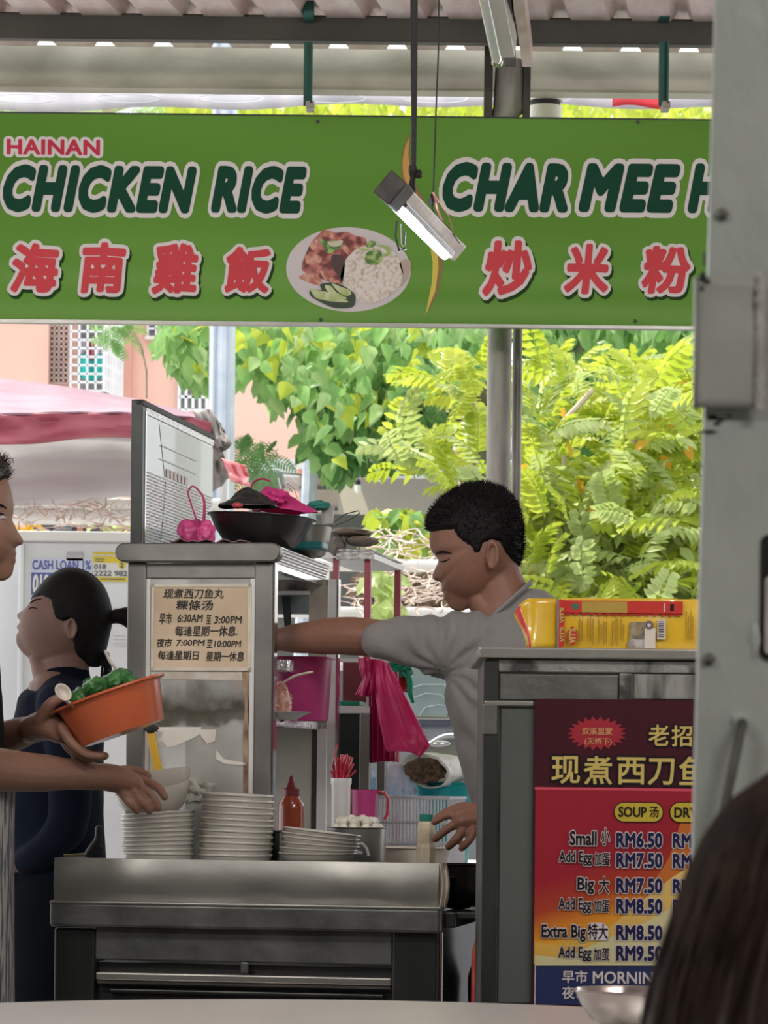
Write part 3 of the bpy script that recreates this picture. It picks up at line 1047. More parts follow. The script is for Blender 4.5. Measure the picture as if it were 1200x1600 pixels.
MB(CART).box(px1, rx0, D0 + 0.002, D0 + 0.02, q[4], q[5]).build('top_rail', cab_steel, cab, smooth=False, bevel=0.002)
# rear posts
q = lb(513, 530, 900, 1260, D1, D1)
bx0, bx1 = q[0], q[1]
MB(CART).box(bx0, bx1, D1 - 0.02, D1, ZK, cz0).build('rear_post', lampwhite, cab, smooth=False, bevel=0.002)
MB(CART).box(bx1 - 0.003, bx1 + 0.001, D1 - 0.024, D1, ZK, cz0).build('post_edge', chrome, cab, smooth=False)
MB(CART).box(px0, px1, D1 - 0.02, D1, ZK, cz0).build('rear_post', steel_dirty, cab, smooth=False, bevel=0.002)
MB(CART).box(rx1 - 0.02, rx1, D0 + 0.01, D1, cz0 - 0.012, cz0).build('side_rail', chrome, cab, smooth=False)
# glass front, smeared with cooking grease
dirty = mat('dirty_glass', (0.30, 0.27, 0.20), 0.35, 0, 0, 7, 0.1, 20, col2=(0.62, 0.60, 0.52), alpha=0.72, detail=6)
def pane_mat():
    m = mat('greasy_glass', (0.50, 0.50, 0.46), 0.25, 0, 0, 9, 0.05, 20, col2=(0.74, 0.74, 0.70), alpha=0.45, detail=6)
    nt = m.node_tree
    b = nt.nodes['Principled BSDF']
    src = b.inputs['Base Color'].links[0].from_socket
    tc = nt.nodes['Texture Coordinate']
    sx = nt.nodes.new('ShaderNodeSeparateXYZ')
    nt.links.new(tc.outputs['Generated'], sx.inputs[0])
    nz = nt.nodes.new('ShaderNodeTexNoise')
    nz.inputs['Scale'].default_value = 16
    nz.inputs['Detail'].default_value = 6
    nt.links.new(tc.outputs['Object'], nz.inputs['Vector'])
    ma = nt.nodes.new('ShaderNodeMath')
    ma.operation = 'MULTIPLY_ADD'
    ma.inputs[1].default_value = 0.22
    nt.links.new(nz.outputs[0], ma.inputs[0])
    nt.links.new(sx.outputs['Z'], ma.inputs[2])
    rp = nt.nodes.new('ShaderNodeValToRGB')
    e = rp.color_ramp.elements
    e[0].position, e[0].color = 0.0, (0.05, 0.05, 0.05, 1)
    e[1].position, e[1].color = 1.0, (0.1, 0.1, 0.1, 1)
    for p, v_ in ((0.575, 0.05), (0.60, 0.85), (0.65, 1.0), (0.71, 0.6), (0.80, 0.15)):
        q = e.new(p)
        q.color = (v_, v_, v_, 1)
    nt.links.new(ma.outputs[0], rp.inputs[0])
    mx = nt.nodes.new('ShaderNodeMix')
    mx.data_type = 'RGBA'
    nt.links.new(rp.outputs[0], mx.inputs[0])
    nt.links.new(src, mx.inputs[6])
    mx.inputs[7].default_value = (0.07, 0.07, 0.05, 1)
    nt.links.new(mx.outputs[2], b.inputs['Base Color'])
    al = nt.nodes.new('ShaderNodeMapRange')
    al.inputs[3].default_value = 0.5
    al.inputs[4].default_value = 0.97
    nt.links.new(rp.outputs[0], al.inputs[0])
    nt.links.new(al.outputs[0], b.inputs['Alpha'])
    return m


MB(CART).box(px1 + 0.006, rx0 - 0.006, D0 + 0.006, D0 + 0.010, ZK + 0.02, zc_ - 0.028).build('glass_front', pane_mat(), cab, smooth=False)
stain = mat('soot_stain', (0.05, 0.05, 0.035), 0.6, 0, 0, 14, 0.1, 20, col2=(0.30, 0.27, 0.20), detail=6, ramp=(0.3, 0.75))


def pl_local(d):
    return (CART @ Vector((0, d, 0)), Vector((_ex.x, _ex.y, 0)), Vector((0, 0, 1)), Vector((-_ey.x, -_ey.y, 0)))


def lrect(u0, v0, u1, v1, d):
    um, vm = (u0 + u1) / 2, (v0 + v1) / 2
    return (L(u0, vm, d)[0], L(um, v1, d)[1], L(u1, vm, d)[0], L(um, v0, d)[1])


PG = pl_local(D0 + 0.006)


def lpts(pts, d=D0 + 0.006):
    return [L(u, v, d) for u, v in pts]


flat_poly(lpts([(378, 1048), (387, 1048), (388, 1240), (381, 1240), (380, 1150), (383, 1100)]), PG, mat('rust_tape', (0.16, 0.08, 0.04), 0.6, 0, 0, 20, col2=(0.45, 0.32, 0.20)), cab, 'tape', 2)
flat_poly(lpts([(236, 1046), (388, 1048), (388, 1064), (236, 1060)]), PG, mat('paper_stain', (0.50, 0.44, 0.36), 0.7, 0, 0, 20, col2=(0.66, 0.62, 0.55)), cab, 'tape', 1)
torn_pap = mat('torn_paper', (0.72, 0.69, 0.62), 0.7, 0, 0.08, 12)
flat_poly(lpts([(238, 1136), (315, 1136), (312, 1148), (296, 1156), (272, 1166), (262, 1168), (254, 1158), (240, 1164)]), PG, torn_pap, cab, 'paper_remnant', 1)
flat_poly(lpts([(312, 1140), (338, 1140), (336, 1158), (324, 1162), (314, 1150)]), PG, torn_pap, cab, 'paper_remnant', 2)
flat_poly(lpts([(338, 1172), (350, 1186), (384, 1192), (384, 1196), (352, 1194), (338, 1186)]), PG, torn_pap, cab, 'paper_remnant', 2)

# handwritten notice
sheet = thing('notice_sheet', 'yellowed handwritten notice of opening hours behind the cabinet glass', 'notice', LW(312, 980, D0), -CA)
PN = pl_local(D0 + 0.002)
paper = mat('old_paper', (0.50, 0.38, 0.25), 0.7, 0, 0, 6, col2=(0.68, 0.54, 0.38))
r = lrect(240, 916, 388, 1044, D0 + 0.002)
MB(CART).box(r[0], r[2], D0 + 0.0022, D0 + 0.0032, r[1], r[3]).build('sheet', paper, sheet, smooth=False)
for a, b, c, d_ in ((236, 912, 392, 917), (236, 1043, 392, 1048), (236, 912, 240, 1048), (387, 912, 392, 1048)):
    r = lrect(a, b, c, d_, D0)
    MB(CART).box(r[0], r[2], D0 + 0.001, D0 + 0.004, r[1], r[3]).build('clear_sleeve_edge', mat('clear_edge', (0.66, 0.60, 0.50), 0.25, 0, 0.1, 20), sheet, smooth=False)
pen = flat('marker_ink', (0.015, 0.012, 0.01), 0.6)
for s, r in (('现煮西刀鱼丸', (256, 920, 350, 935)), ('粿條汤', (275, 938, 333, 953)), ('早市', (249, 958, 269, 975)), ('6:30AM', (278, 960, 317, 972)), ('至', (322, 961, 330, 975)), ('3:00PM', (335, 963, 378, 974)),
             ('每逢星期一休息.', (274, 978, 371, 994)), ('夜市', (245, 998, 269, 1011)), ('7:00PM', (276, 1000, 320, 1009)), ('至', (323, 1000, 332, 1012)), ('10:00PM', (335, 1001, 377, 1011)),
             ('每逢星期日', (247, 1017, 311, 1031)), ('星期一休息', (322, 1018, 381, 1033))):
    lettering(s, lrect(*r, D0 + 0.002), PN, [(pen, 0)], sheet, bold=0.018, shear=0.12, wobble=0.05, layer=1)

# inside of the cabinet
SH = L(465, 1121, D0 + 0.05)[1]
MB(CART).box(px1, rx1 - 0.002, D0 + 0.03, D1, SH - 0.012, SH - 0.004).build('shelf', steel, cab, smooth=False)
foil = mat('foil', (0.70, 0.69, 0.70), 0.22, 0.9, 0.1, 30, 0.6, 90)
MB(CART).grid(lambda u, v: (rx1 - 0.001 + 0.002 * noise.noise(Vector((u * 30, v * 5, 1))), D0 + 0.035 + (D1 - D0 - 0.06) * u, SH - 0.017 + 0.020 * v + 0.0015 * noise.noise(Vector((u * 25, 3, v)))), 50, 4).build('foil_edge', foil, cab, solid=0.0015)
beige = mat('cabinet_liner', (0.36, 0.34, 0.28), 0.5, 0.1, 0, 5, col2=(0.52, 0.50, 0.43))
MB(CART).box(px0, bx0, D1 - 0.008, D1 - 0.002, ZK, SH).build('back_panel', beige, cab, smooth=False)
q = lb(485, 512, 900, 1110, D1 - 0.01, 0)
MB(CART).box(L(482, 1000, D1 - 0.012)[0], bx0, D1 - 0.012, D1 - 0.004, SH, cz0).build('back_strip', mat('strip_brown', (0.18, 0.15, 0.12), 0.5, 0, 0, 9, col2=(0.36, 0.32, 0.26)), cab, smooth=False)
q = (L(380, 1000, D1)[0], L(487, 900, D1)[0])
MB(CART).box(px0, q[1], D1 - 0.010, D1 - 0.004, L(450, 925, D1)[1], cz0).build('back_panel', mat('mould_panel', (0.02, 0.018, 0.014), 0.7, 0, 0, 16, col2=(0.30, 0.25, 0.20), ramp=(0.42, 0.60)), cab, smooth=False)
MB(CART).box(px0, q[1], D1 - 0.016, D1 - 0.006, L(450, 930, D1)[1], L(450, 924, D1)[1]).build('back_rail', lampwhite, cab, smooth=False)
MB(CART).box(px0, q[1], D1 - 0.010, D1 - 0.004, L(450, 960, D1)[1], L(450, 930, D1)[1]).build('window_pane', mat('pane_grey', (0.18, 0.22, 0.22), 0.15, 0.3, 0, 6, col2=(0.38, 0.42, 0.42)), cab, smooth=False)
a, b = LW(440, 931, D1 - 0.02), LW(447, 980, D1 - 0.02)
MB().prism([a, LW(452, 931, D1 - 0.02), LW(456, 985, D1 - 0.02), LW(445, 985, D1 - 0.02)], _ey.to_3d(), 0.006).build('black_strap', black, cab, smooth=False)
MB(CART).box(L(489, 1200, D1)[0], L(497, 1200, D1)[0], D1 - 0.014, D1 - 0.007, ZK, SH - 0.015).build('back_strip', rust_dark, cab, smooth=False)
MB(CART).box(L(497, 1200, D1)[0], bx0, D1 - 0.014, D1 - 0.007, ZK, SH - 0.015).build('back_strip', lampwhite, cab, smooth=False)


def at(u, v, d):
    p = LW(u, v, d)
    return p


def lathe_thing(name, label, cat, u, vbase, d, prof, m, group=None, n=40, tilt=None, root=None, sx=1, sy=1, zbase=None, pname=None):
    p = at(u, vbase, d)
    if zbase is not None:
        p.z = zbase
    T = Matrix.Translation(p)
    if tilt:
        T = T @ tilt
    if root:
        return MB(T).lathe(prof, n, sx=sx, sy=sy).build(pname or name, m, root)
    o = MB(T).lathe(prof, n, sx=sx, sy=sy).build(name, m)
    # put the origin at the base
    o.data.transform(Matrix.Translation(-p))
    o.location = p
    return tag(o, label, cat, group)


def px(n, d=0.1):
    return n * (5.9 + d) / 5000


# ------------------------------------------------------------------ bowls stacked on the counter
melamine = mat('melamine', (0.55, 0.525, 0.465), 0.28, 0, 0.04, 6, coat=0.3)
R = px(58)
H = 0.047


def bowl_prof(R, H, t=0.0028):
    return [(R * 0.50, 0), (R * 0.52, 0.004), (R * 0.56, 0.0045), (R * 0.80, H * 0.38), (R * 0.93, H * 0.72), (R * 0.965, H * 0.90), (R * 1.0, H * 0.925), (R * 1.008, H * 0.965), (R * 1.0, H), (R * 0.965, H), (R * 0.93, H * 0.90), (R * 0.88, H * 0.70), (R * 0.75, H * 0.38), (R * 0.52, H * 0.14), (0, H * 0.12)]


def stack(u, d, n, zt_px, R, H, tiltdeg, tdir, group, where, z0=None, stepk=None):
    z0 = ZK if z0 is None else z0
    ztop = L(u, zt_px, d)[1]
    step = (ztop - z0 - H) / (n - 1)
    out = []
    for k in range(n):
        lab = 'off-white melamine bowl, %s of the %s' % (ORD[n - 1 - k] if n - 1 - k else 'topmost', where)
        f = k / max(n - 1, 1)
        ang = radians(tiltdeg) * (f ** 0.7 if tiltdeg < 8 else 0.6 + 0.4 * f)
        jit = random.uniform(-0.0012, 0.0012)
        x, _z = L(u, 1300, d)
        p = CART @ Vector((x + jit + tdir * f, d + random.uniform(-0.001, 0.001), z0 + step * k))
        T = Matrix.Translation(p) @ Matrix.Rotation(ang + radians(random.uniform(-0.8, 0.8)), 4, 'Y') @ Matrix.Rotation(radians(random.uniform(-1, 1)), 4, 'X')
        if k == 0:
            o = MB().lathe(bowl_prof(R, H), 44).build('bowl', melamine)
        else:
            o = out[0].copy()
            COL.objects.link(o)
        o.matrix_world = T
        tag(o, lab, 'bowl', group)
        out.append(o)
    return out


stack(249, 0.095, 10, 1268, R, H, -4, 0.001, 'bowls in the left stack', 'left stack of bowls')
stack(368, 0.095, 11, 1240, R, H, 3, 0.001, 'bowls in the middle stack', 'tall middle stack of bowls')
stack(497, 0.095, 6, 1298, px(61), 0.034, 7, 0.004, 'shallow bowls in the leaning stack', 'low leaning stack of bowls', z0=ZK + 0.018)
# two deeper bowls being put down on the left stack
R2 = px(60)
deep = [(R2 * 0.45, 0), (R2 * 0.47, 0.005), (R2 * 0.72, 0.018), (R2 * 0.92, 0.042), (R2 * 0.99, 0.058), (R2, 0.062), (R2 * 0.96, 0.062), (R2 * 0.90, 0.045), (R2 * 0.70, 0.021), (R2 * 0.4, 0.008), (0, 0.008)]
for k, (u, v, rt, lab) in enumerate(((247, 1281, -12, 'deep off-white bowl held in the hand, lower of two'), (249, 1262, -12, 'deep off-white bowl held in the hand, upper of two'))):
    p = at(u, v, 0.095)
    o = MB().lathe(deep, 44).build('bowl', melamine)
    o.matrix_world = Matrix.Translation(p) @ Matrix.Rotation(radians(rt), 4, 'Y') @ Matrix.Rotation(radians(4 if k == 0 else -6), 4, 'X')
    tag(o, lab, 'bowl', 'bowls held in the hand')

# crumpled clear bag behind the stacks
film = mat('clear_film', (0.72, 0.70, 0.62), 0.2, 0, 0.08, 20, 0.8, 60, transl=0.4)
o = MB().blob(at(318, 1236, 0.2), (0.045, 0.02, 0.028), 0.25, 3, 3, 4).build('plastic_bag', film)
tag(o, 'crumpled clear plastic bag behind the middle stack of bowls', 'bag')

# small cups and tongs at the counter's left end
for k, (u, v, r_, h_) in enumerate(((181, 1312, 7, 24), (166, 1326, 7, 12))):
    lathe_thing('spice_cup', ('taller' if k == 0 else 'shorter') + ' small steel cup left of the left bowl stack', 'cup', u, 1340, 0.08,
                [(px(r_) * 0.85, 0), (px(r_), px(h_) * 0.9), (px(r_) * 1.1, px(h_)), (px(r_) * 0.95, px(h_)), (px(r_) * 0.8, 0.003), (0, 0.003)], chrome, 'steel cups beside the bowls', zbase=ZK)
tg = thing('tongs', 'black-handled tongs lying at the left end of the counter', 'tongs', at(150, 1335, 0.1))
tg.location.z = ZK
MB().limb([at(137, 1338, 0.1) + Vector((0, 0, 0.004)), at(145, 1324, 0.1), at(153, 1312, 0.1), at(155, 1296, 0.1)], [0.007, 0.008, 0.0075, 0.008], 10).build('handle', black, tg)
MB().limb([at(150, 1326, 0.11), at(158, 1324, 0.11)], [0.006, 0.005], 10).build('grip', black, tg)
MB().tube([at(100, 1338, 0.1), at(140, 1336, 0.1)], 0.004, 8).build('arm', chrome, tg)

# ------------------------------------------------------------------ things on the counter to the right
pot = lathe_thing('steel_pot', 'plain brushed steel pot behind the leaning stack of bowls', 'pot', 471, 1340, 0.22,
                  [(px(43), 0), (px(44), 0.003), (px(44), px(72)), (px(46), px(73.5)), (px(46), px(75)), (px(43), px(75)), (px(42.5), 0.004), (0, 0.004)], steel, zbase=ZK)
MB().tube([at(424, 1290, 0.22), at(421, 1287, 0.20), at(421, 1305, 0.20), at(424, 1303, 0.22)], 0.002, 6).build('handle', black, pot)

sq = thing('sauce_bottle', 'squeeze bottle of chilli sauce with a dark red nozzle cap', 'bottle', at(455, 1340, 0.36))
sq.location.z = ZK
zb = at(455, 1264, 0.36)
sp = px(1, 0.36)
Tq = Matrix.Translation((zb.x, zb.y, ZK))
hb = zb.z - ZK
MB(Tq).lathe([(19 * sp, 0), (20 * sp, 0.004), (20 * sp, hb), (19.5 * sp, hb + 8 * sp), (14 * sp, hb + 16 * sp), (12 * sp, hb + 20 * sp), (0, hb + 20 * sp)], 28).build('body', mat('chilli_sauce', (0.32, 0.05, 0.02), 0.2, 0, 0.15, 10, coat=0.6), sq)
capm = mat('maroon_cap', (0.16, 0.02, 0.025), 0.35, 0, 0.1)
MB(Tq).lathe([(12.5 * sp, hb + 20 * sp), (13 * sp, hb + 31 * sp), (9 * sp, hb + 33 * sp), (7.5 * sp, hb + 34 * sp), (2.5 * sp, hb + 51 * sp), (1.5 * sp, hb + 52 * sp), (0, hb + 52 * sp)], 24).build('nozzle_cap', capm, sq)

ch = thing('chopstick_holder', 'tall steel cup holding a bunch of red plastic chopsticks', 'holder', at(533, 1300, 0.42))
ch.location.z = ZK
c_ = at(533, 1216, 0.42)
sp = px(1, 0.42)
Tq = Matrix.Translation((c_.x, c_.y, ZK))
hh = c_.z - ZK
MB(Tq).lathe([(15 * sp, 0), (15 * sp, hh - 12 * sp), (16.5 * sp, hh - 8 * sp), (16.5 * sp, hh), (15 * sp, hh), (14 * sp, 0.004), (0, 0.004)], 28).build('cup', lampwhite, ch)
redp = mat('red_plastic', (0.45, 0.02, 0.05), 0.3, 0, 0.15, 20, coat=0.3)
for k in range(26):
    a = k * 2.4
    rr = 11 * sp * sqrt((k + 0.5) / 26)
    bx_, by_ = rr * cos(a), rr * sin(a)
    tip = Vector((c_.x + bx_ * 1.9 + 12 * sp * (0.35), c_.y + by_ * 1.6, c_.z + (30 + 8 * sin(k * 1.7) - 12 * (bx_ / (11 * sp))**2) * sp))
    MB().tube([Vector((c_.x + bx_ * 0.6, c_.y + by_ * 0.6, ZK + 0.01)), Vector((c_.x + bx_, c_.y + by_, c_.z)), tip], [0.0019, 0.0022, 0.0028], 6).build('chopstick', redp, ch)
MB().tube([Vector((c_.x - 10 * sp, c_.y, ZK + 0.02)), at(519, 1200, 0.42), at(527, 1162, 0.42)], 0.0018, 6).build('chopstick', redp, ch)

mg = thing('pink_mug', 'pink plastic mug with a red handle beside the chopstick holder', 'mug', at(570, 1280, 0.5))
mg.location.z = ZK
c_ = at(570, 1234, 0.5)
sp = px(1, 0.5)
Tq = Matrix.Translation((c_.x, c_.y, ZK))
hh = c_.z - ZK
pinkm = mat('pink_plastic', (0.62, 0.07, 0.27), 0.35, 0, 0.06, 5, transl=0.25)
MB(Tq).lathe([(17 * sp, 0), (21 * sp, hh), (22.5 * sp, hh + 0.001), (20.5 * sp, hh), (16.5 * sp, 0.004), (0, 0.004)], 28).build('cup', pinkm, mg)
MB().tube([at(589, 1237, 0.5), at(601, 1238, 0.5), at(607, 1248, 0.5), at(605, 1272, 0.5), at(600, 1280, 0.5)], 0.0032, 8).build('handle', redp, mg)

# steel bowl of fish balls
fb = thing('fish_ball_bowl', 'steel mixing bowl heaped with white fish balls', 'bowl', at(558, 1341, 0.28))
fb.location.z = ZK
c_ = at(558, 1292, 0.28)
sp = px(1, 0.28)
Tq = Matrix.Translation((c_.x, c_.y, ZK))
hh = c_.z - ZK
MB(Tq).lathe([(22 * sp, 0), (34 * sp, 6 * sp), (44 * sp, 22 * sp), (46 * sp, hh - 2 * sp), (49 * sp, hh - 1 * sp), (49 * sp, hh), (45.5 * sp, hh), (42 * sp, 22 * sp), (30 * sp, 8 * sp), (0, 5 * sp)], 44).build('basin', steel, fb)
ball = mat('fish_ball', (0.72, 0.68, 0.58), 0.4, 0, 0.06, 12)
random.seed(4)
cnt = 0
first = None
for ring, (rr, nn, zz) in enumerate(((33, 11, 0), (19, 7, 3), (0, 1, 6), (26, 8, 10), (12, 4, 13))):
    for k in range(nn):
        a = 2 * pi * k / nn + ring
        p = Vector((c_.x + rr * sp * cos(a), c_.y + rr * sp * sin(a), c_.z + (zz - 2) * sp))
        if first is None:
            o = MB().blob((0, 0, 0), (8.5 * sp, 8.5 * sp, 8 * sp), 0.06, 2, 1, 2).build('fish_ball', ball)
            first = o
        else:
            o = first.copy()
            COL.objects.link(o)
        o.location = p
        o.rotation_euler = (random.random() * 6, random.random() * 6, 0)
        tag(o, 'white fish ball heaped in the steel mixing bowl', 'fish ball', 'fish balls in the steel bowl')

# soup spoon and little cup in front of it
t = thing('white_spoon', 'white plastic soup spoon lying against the steel mixing bowl', 'spoon', at(560, 1335, 0.14))
MB().blob(at(553, 1333, 0.14), (0.017, 0.016, 0.006), 0.05, 2, 1, 3).build('scoop', white_plastic, t)
MB().tube([at(553, 1320, 0.16), at(566, 1318, 0.16), at(573, 1326, 0.15), at(576, 1338, 0.14)], 0.0028, 8).build('handle', white_plastic, t)
t = lathe_thing('sauce_dish', 'small white sauce dish right of the steel mixing bowl', 'dish', 611, 1340, 0.3, [(0.008, 0), (0.012, 0.006), (0.011, 0.012), (0.019, 0.022), (0.016, 0.023), (0, 0.01)], white_plastic, zbase=ZK)

# large cream tub, pepper bottle
tub = lathe_thing('cream_tub', 'large cream plastic tub behind the pepper bottle', 'tub', 650, 1325, 0.45,
                  [(px(45), 0), (px(56), px(45)), (px(60), px(46)), (px(59), px(47)), (px(54), px(45)), (px(43), 0.004), (0, 0.004)], mat('cream_plastic', (0.62, 0.56, 0.46), 0.4, 0, 0.03), zbase=ZK)
pp = thing('pepper_bottle', 'small bottle of ground white pepper with a green cap', 'bottle', at(665, 1335, 0.25))
sp = px(1, 0.25)
c_ = at(665, 1333, 0.25)
c_.z = ZK
hh = at(665, 1283, 0.25).z - ZK
Tq = Matrix.Translation(c_)
MB(Tq @ Matrix.Rotation(pi / 8, 4, 'Z')).lathe([(14 * sp, 0), (15.5 * sp, 0.003), (16 * sp, hh * 0.55), (14 * sp, hh * 0.62), (14 * sp, hh * 0.86), (13 * sp, hh * 0.97), (10 * sp, hh), (0, hh)], 8).build('jar', mat('pepper', (0.60, 0.50, 0.34), 0.35, 0, 0, 30, col2=(0.72, 0.64, 0.48), coat=0.5), pp, smooth=False, bevel=0.001)
MB(Tq).lathe([(10.5 * sp, hh), (11 * sp, hh + 10 * sp), (9.5 * sp, hh + 11 * sp), (0, hh + 11 * sp)], 20).build('cap', mat('teal_cap', (0.02, 0.20, 0.15), 0.4, 0, 0.1), pp)

# wide pale work surface behind, with basket, basin and bags
wtop = mat('work_top', (0.62, 0.60, 0.56), 0.45, 0.1, 0, 5, col2=(0.78, 0.77, 0.74))
wt = thing('side_table', 'pale steel work table behind the cart', 'table', at(640, 1310, 1.2), -CA)
wt.location.z = 0
wx0, wx1 = L(528, 1300, 0.81)[0], L(790, 1300, 0.81)[0]
MB(CART).box(wx0, wx1, 0.81, 1.75, ZK - 0.025, ZK + 0.002).build('table_top', wtop, wt, smooth=False, bevel=0.003)
for x in (wx0 + 0.03, wx1 - 0.03):
    for y in (0.85, 1.7):
        MB(CART).box(x - 0.015, x + 0.015, y - 0.015, y + 0.015, 0, ZK - 0.025).build('leg', steel_dark, wt, smooth=False)
bk = thing('white_basket', 'white perforated plastic basket on the side table', 'basket', at(640, 1300, 0.95), -CA)
bk.location.z = ZK
bw = mat('basket_white', (0.78, 0.78, 0.82), 0.35, 0, 0.03, transl=0.2)
bx0_, bx1_ = L(588, 1260, 0.95)[0], L(705, 1260, 0.95)[0]
bz = L(640, 1244, 1.0)[1]
mb = MB(CART)
for y in (0.9, 1.15):
    mb.box(bx0_, bx1_, y, y + 0.003, ZK + 0.003, ZK + 0.010)
    mb.box(bx0_ - 0.004, bx1_ + 0.004, y - 0.002, y + 0.006, bz - 0.006, bz)
    for k in range(23):
        x = bx0_ + (bx1_ - bx0_) * k / 22
        mb.box(x - 0.0015, x + 0.0015, y, y + 0.003, ZK + 0.008, bz - 0.004)
    for zz in (0.33, 0.62):
        mb.box(bx0_, bx1_, y, y + 0.003, ZK + (bz - ZK) * zz, ZK + (bz - ZK) * zz + 0.004)
for x in (bx0_, bx1_):
    mb.box(x - 0.0015, x + 0.0015, 0.9, 1.15, ZK + 0.003, ZK + 0.010)
    mb.box(x - 0.004, x + 0.004, 0.9, 1.15, bz - 0.006, bz)
    for k in range(15):
        y = 0.9 + 0.25 * k / 14
        mb.box(x - 0.0015, x + 0.0015, y - 0.0015, y + 0.0015, ZK + 0.008, bz - 0.004)
mb.box(bx0_, bx1_, 0.9, 1.15, ZK + 0.002, ZK + 0.004)
mb.build('basket_lattice', bw, bk, smooth=False, kind='stuff')

c_ = at(693, 1300, 1.4)
sp = px(1, 1.4)
hh = L(693, 1222, 1.4)[1] - ZK
basin = lathe_thing('teal_basin', 'big turquoise plastic basin behind the basket', 'basin', 693, 1300, 1.4,
                    [(38 * sp, 0), (46 * sp, hh * 0.6), (53 * sp, hh - 3 * sp), (57 * sp, hh - 2 * sp), (57 * sp, hh), (51 * sp, hh), (44 * sp, hh * 0.55), (36 * sp, 0.004), (0, 0.004)],
                    mat('teal_plastic', (0.01, 0.36, 0.40), 0.35, 0, 0.06, 5, transl=0.25), zbase=ZK)
# bag of brown noodles lying on the basin
nb = thing('noodle_bag', 'open white plastic bag of brown noodles resting on the turquoise basin', 'bag', at(680, 1215, 1.4))
A_, B_ = at(662, 1204, 1.28), at(718, 1200, 1.50)
ax = (B_ - A_).normalized()
sp = px(1, 1.3)
u1_ = Vector((0.35, 0, 1)).normalized()
u1_ = (u1_ - ax * u1_.dot(ax)).normalized()
v1_ = ax.cross(u1_)


def bagf(u, v):
    a = 2 * pi * u
    k = 1 + 0.10 * noise.noise(Vector((cos(a) * 2.5, sin(a) * 2.5, v * 4)))
    rr = (40 - 10 * v * v * 2) * sp * k * (1.0 if v < 0.9 else 1)
    return A_ + ax * ((B_ - A_).length * 1.2 * v) + u1_ * (rr * 0.62 * cos(a)) + v1_ * (rr * sin(a))


bagfilm = mat('bag_film', (0.78, 0.77, 0.74), 0.25, 0, 0.06, 20, 0.7, 45, transl=0.35)
MB().grid(bagfile if 0 else bagf, 40, 12, closed_u=True).build('film', bagfilm, nb, solid=0.0015)
noo = mat('noodles', (0.05, 0.03, 0.018), 0.5, 0, 0, 90, 0.8, 160, col2=(0.20, 0.13, 0.075))
MB().blob(A_ + ax * 0.012, (32 * sp, 0.02, 19 * sp), 0.10, 3, 2, 4).build('noodle_mass', noo, nb)
random.seed(5)
mb = MB()
for k in range(90):
    a, rr = random.random() * 6.28, sqrt(random.random()) * 0.95
    p = A_ + Vector((rr * 29 * sp * cos(a), -0.010 - 0.004 * (1 - rr), rr * 17 * sp * sin(a)))
    ph = random.random() * 6
    mb.tube([p + Vector((0.008 * cos(ph + j * 0.9), -0.002 * (j % 2), 0.005 * sin(ph + j * 0.9))) for j in range(5)], 0.0011, 4)
mb.build('noodle_strands', noo, nb, kind='stuff')
# pale blue bag
o = MB().blob(at(612, 1232, 1.3), (0.05, 0.05, 0.055), 0.16, 2.6, 9, 4, floor=ZK + 0.002).build('blue_bag', mat('blue_film', (0.25, 0.52, 0.70), 0.2, 0, 0, 6, 0.8, 40, col2=(0.70, 0.62, 0.66), transl=0.5, stretch=(1, 1, 1)))
tag(o, 'pale blue knotted plastic bag left of the turquoise basin', 'bag')

# tray, rack and chopping board in front right of the counter
tr = thing('wire_rack_tray', 'dark round tray with a blackened wire rack at the counter corner', 'tray', at(640, 1345, 0.12))
c_ = at(640, 1343, 0.14)
MB(Matrix.Translation((c_.x, c_.y, ZK + 0.002))).lathe([(0, 0), (0.095, 0), (0.105, 0.006), (0.107, 0.007), (0.104, 0.008), (0.094, 0.003), (0, 0.003)], 44).build('tray', steel_dark, tr)
mb = MB()
for k in range(9):
    y = c_.y - 0.07 + 0.0175 * k
    w_ = sqrt(max(0.0001, 0.09 ** 2 - (y - c_.y) ** 2))
    mb.tube([(c_.x - w_, y, ZK + 0.012), (c_.x + w_, y, ZK + 0.012)], 0.0016, 5)
mb.tube([(c_.x + 0.09 * cos(a / 24 * 2 * pi), c_.y + 0.09 * sin(a / 24 * 2 * pi), ZK + 0.013) for a in range(25)], 0.0024, 6)
mb.build('wire_rack', black, tr, kind='stuff')
cb = thing('chopping_board', 'dark green chopping board lying beside the pepper bottle', 'board', at(700, 1335, 0.24))
p = at(702, 1336, 0.2)
MB(Matrix.Translation((p.x, p.y, ZK + 0.009)) @ Matrix.Rotation(radians(-4), 4, 'Z')).prism([(a, b, 0) for a, b in rrect(-0.055, -0.04, 0.045, 0.08, 0.012)], (0, 0, 1), 0.010).build('board', mat('dark_green_plastic', (0.05, 0.07, 0.02), 0.5, 0, 0.15), cb, bevel=0.002)

# wok hung at the right end of the cart
wk = thing('black_wok', 'deep blackened wok set on the ledge at the cart end', 'wok', at(722, 1420, 0.12))
c_ = at(716, 1352, 0.14)
sp = px(1, 0.14)
zb_ = at(716, 1421, 0.14).z
MB(Matrix.Translation((c_.x, c_.y, zb_))).lathe([(0, 0), (18 * sp, 2 * sp), (30 * sp, 14 * sp), (37 * sp, 40 * sp), (40 * sp, 68 * sp), (43 * sp, 70 * sp), (42 * sp, 71 * sp), (38 * sp, 68 * sp), (34 * sp, 38 * sp), (20 * sp, 8 * sp), (0, 5 * sp)], 40).build('pan', mat('wok_black', (0.03, 0.03, 0.03), 0.25, 0.8, 0.3, 8), wk)
q = CART.inverted() @ c_
MB(CART).box(XR, XR + 0.10, 0.02, 0.40, zb_ - 0.012, zb_ - 0.0).build('end_ledge', steel_dark, cart, smooth=False, bevel=0.002)

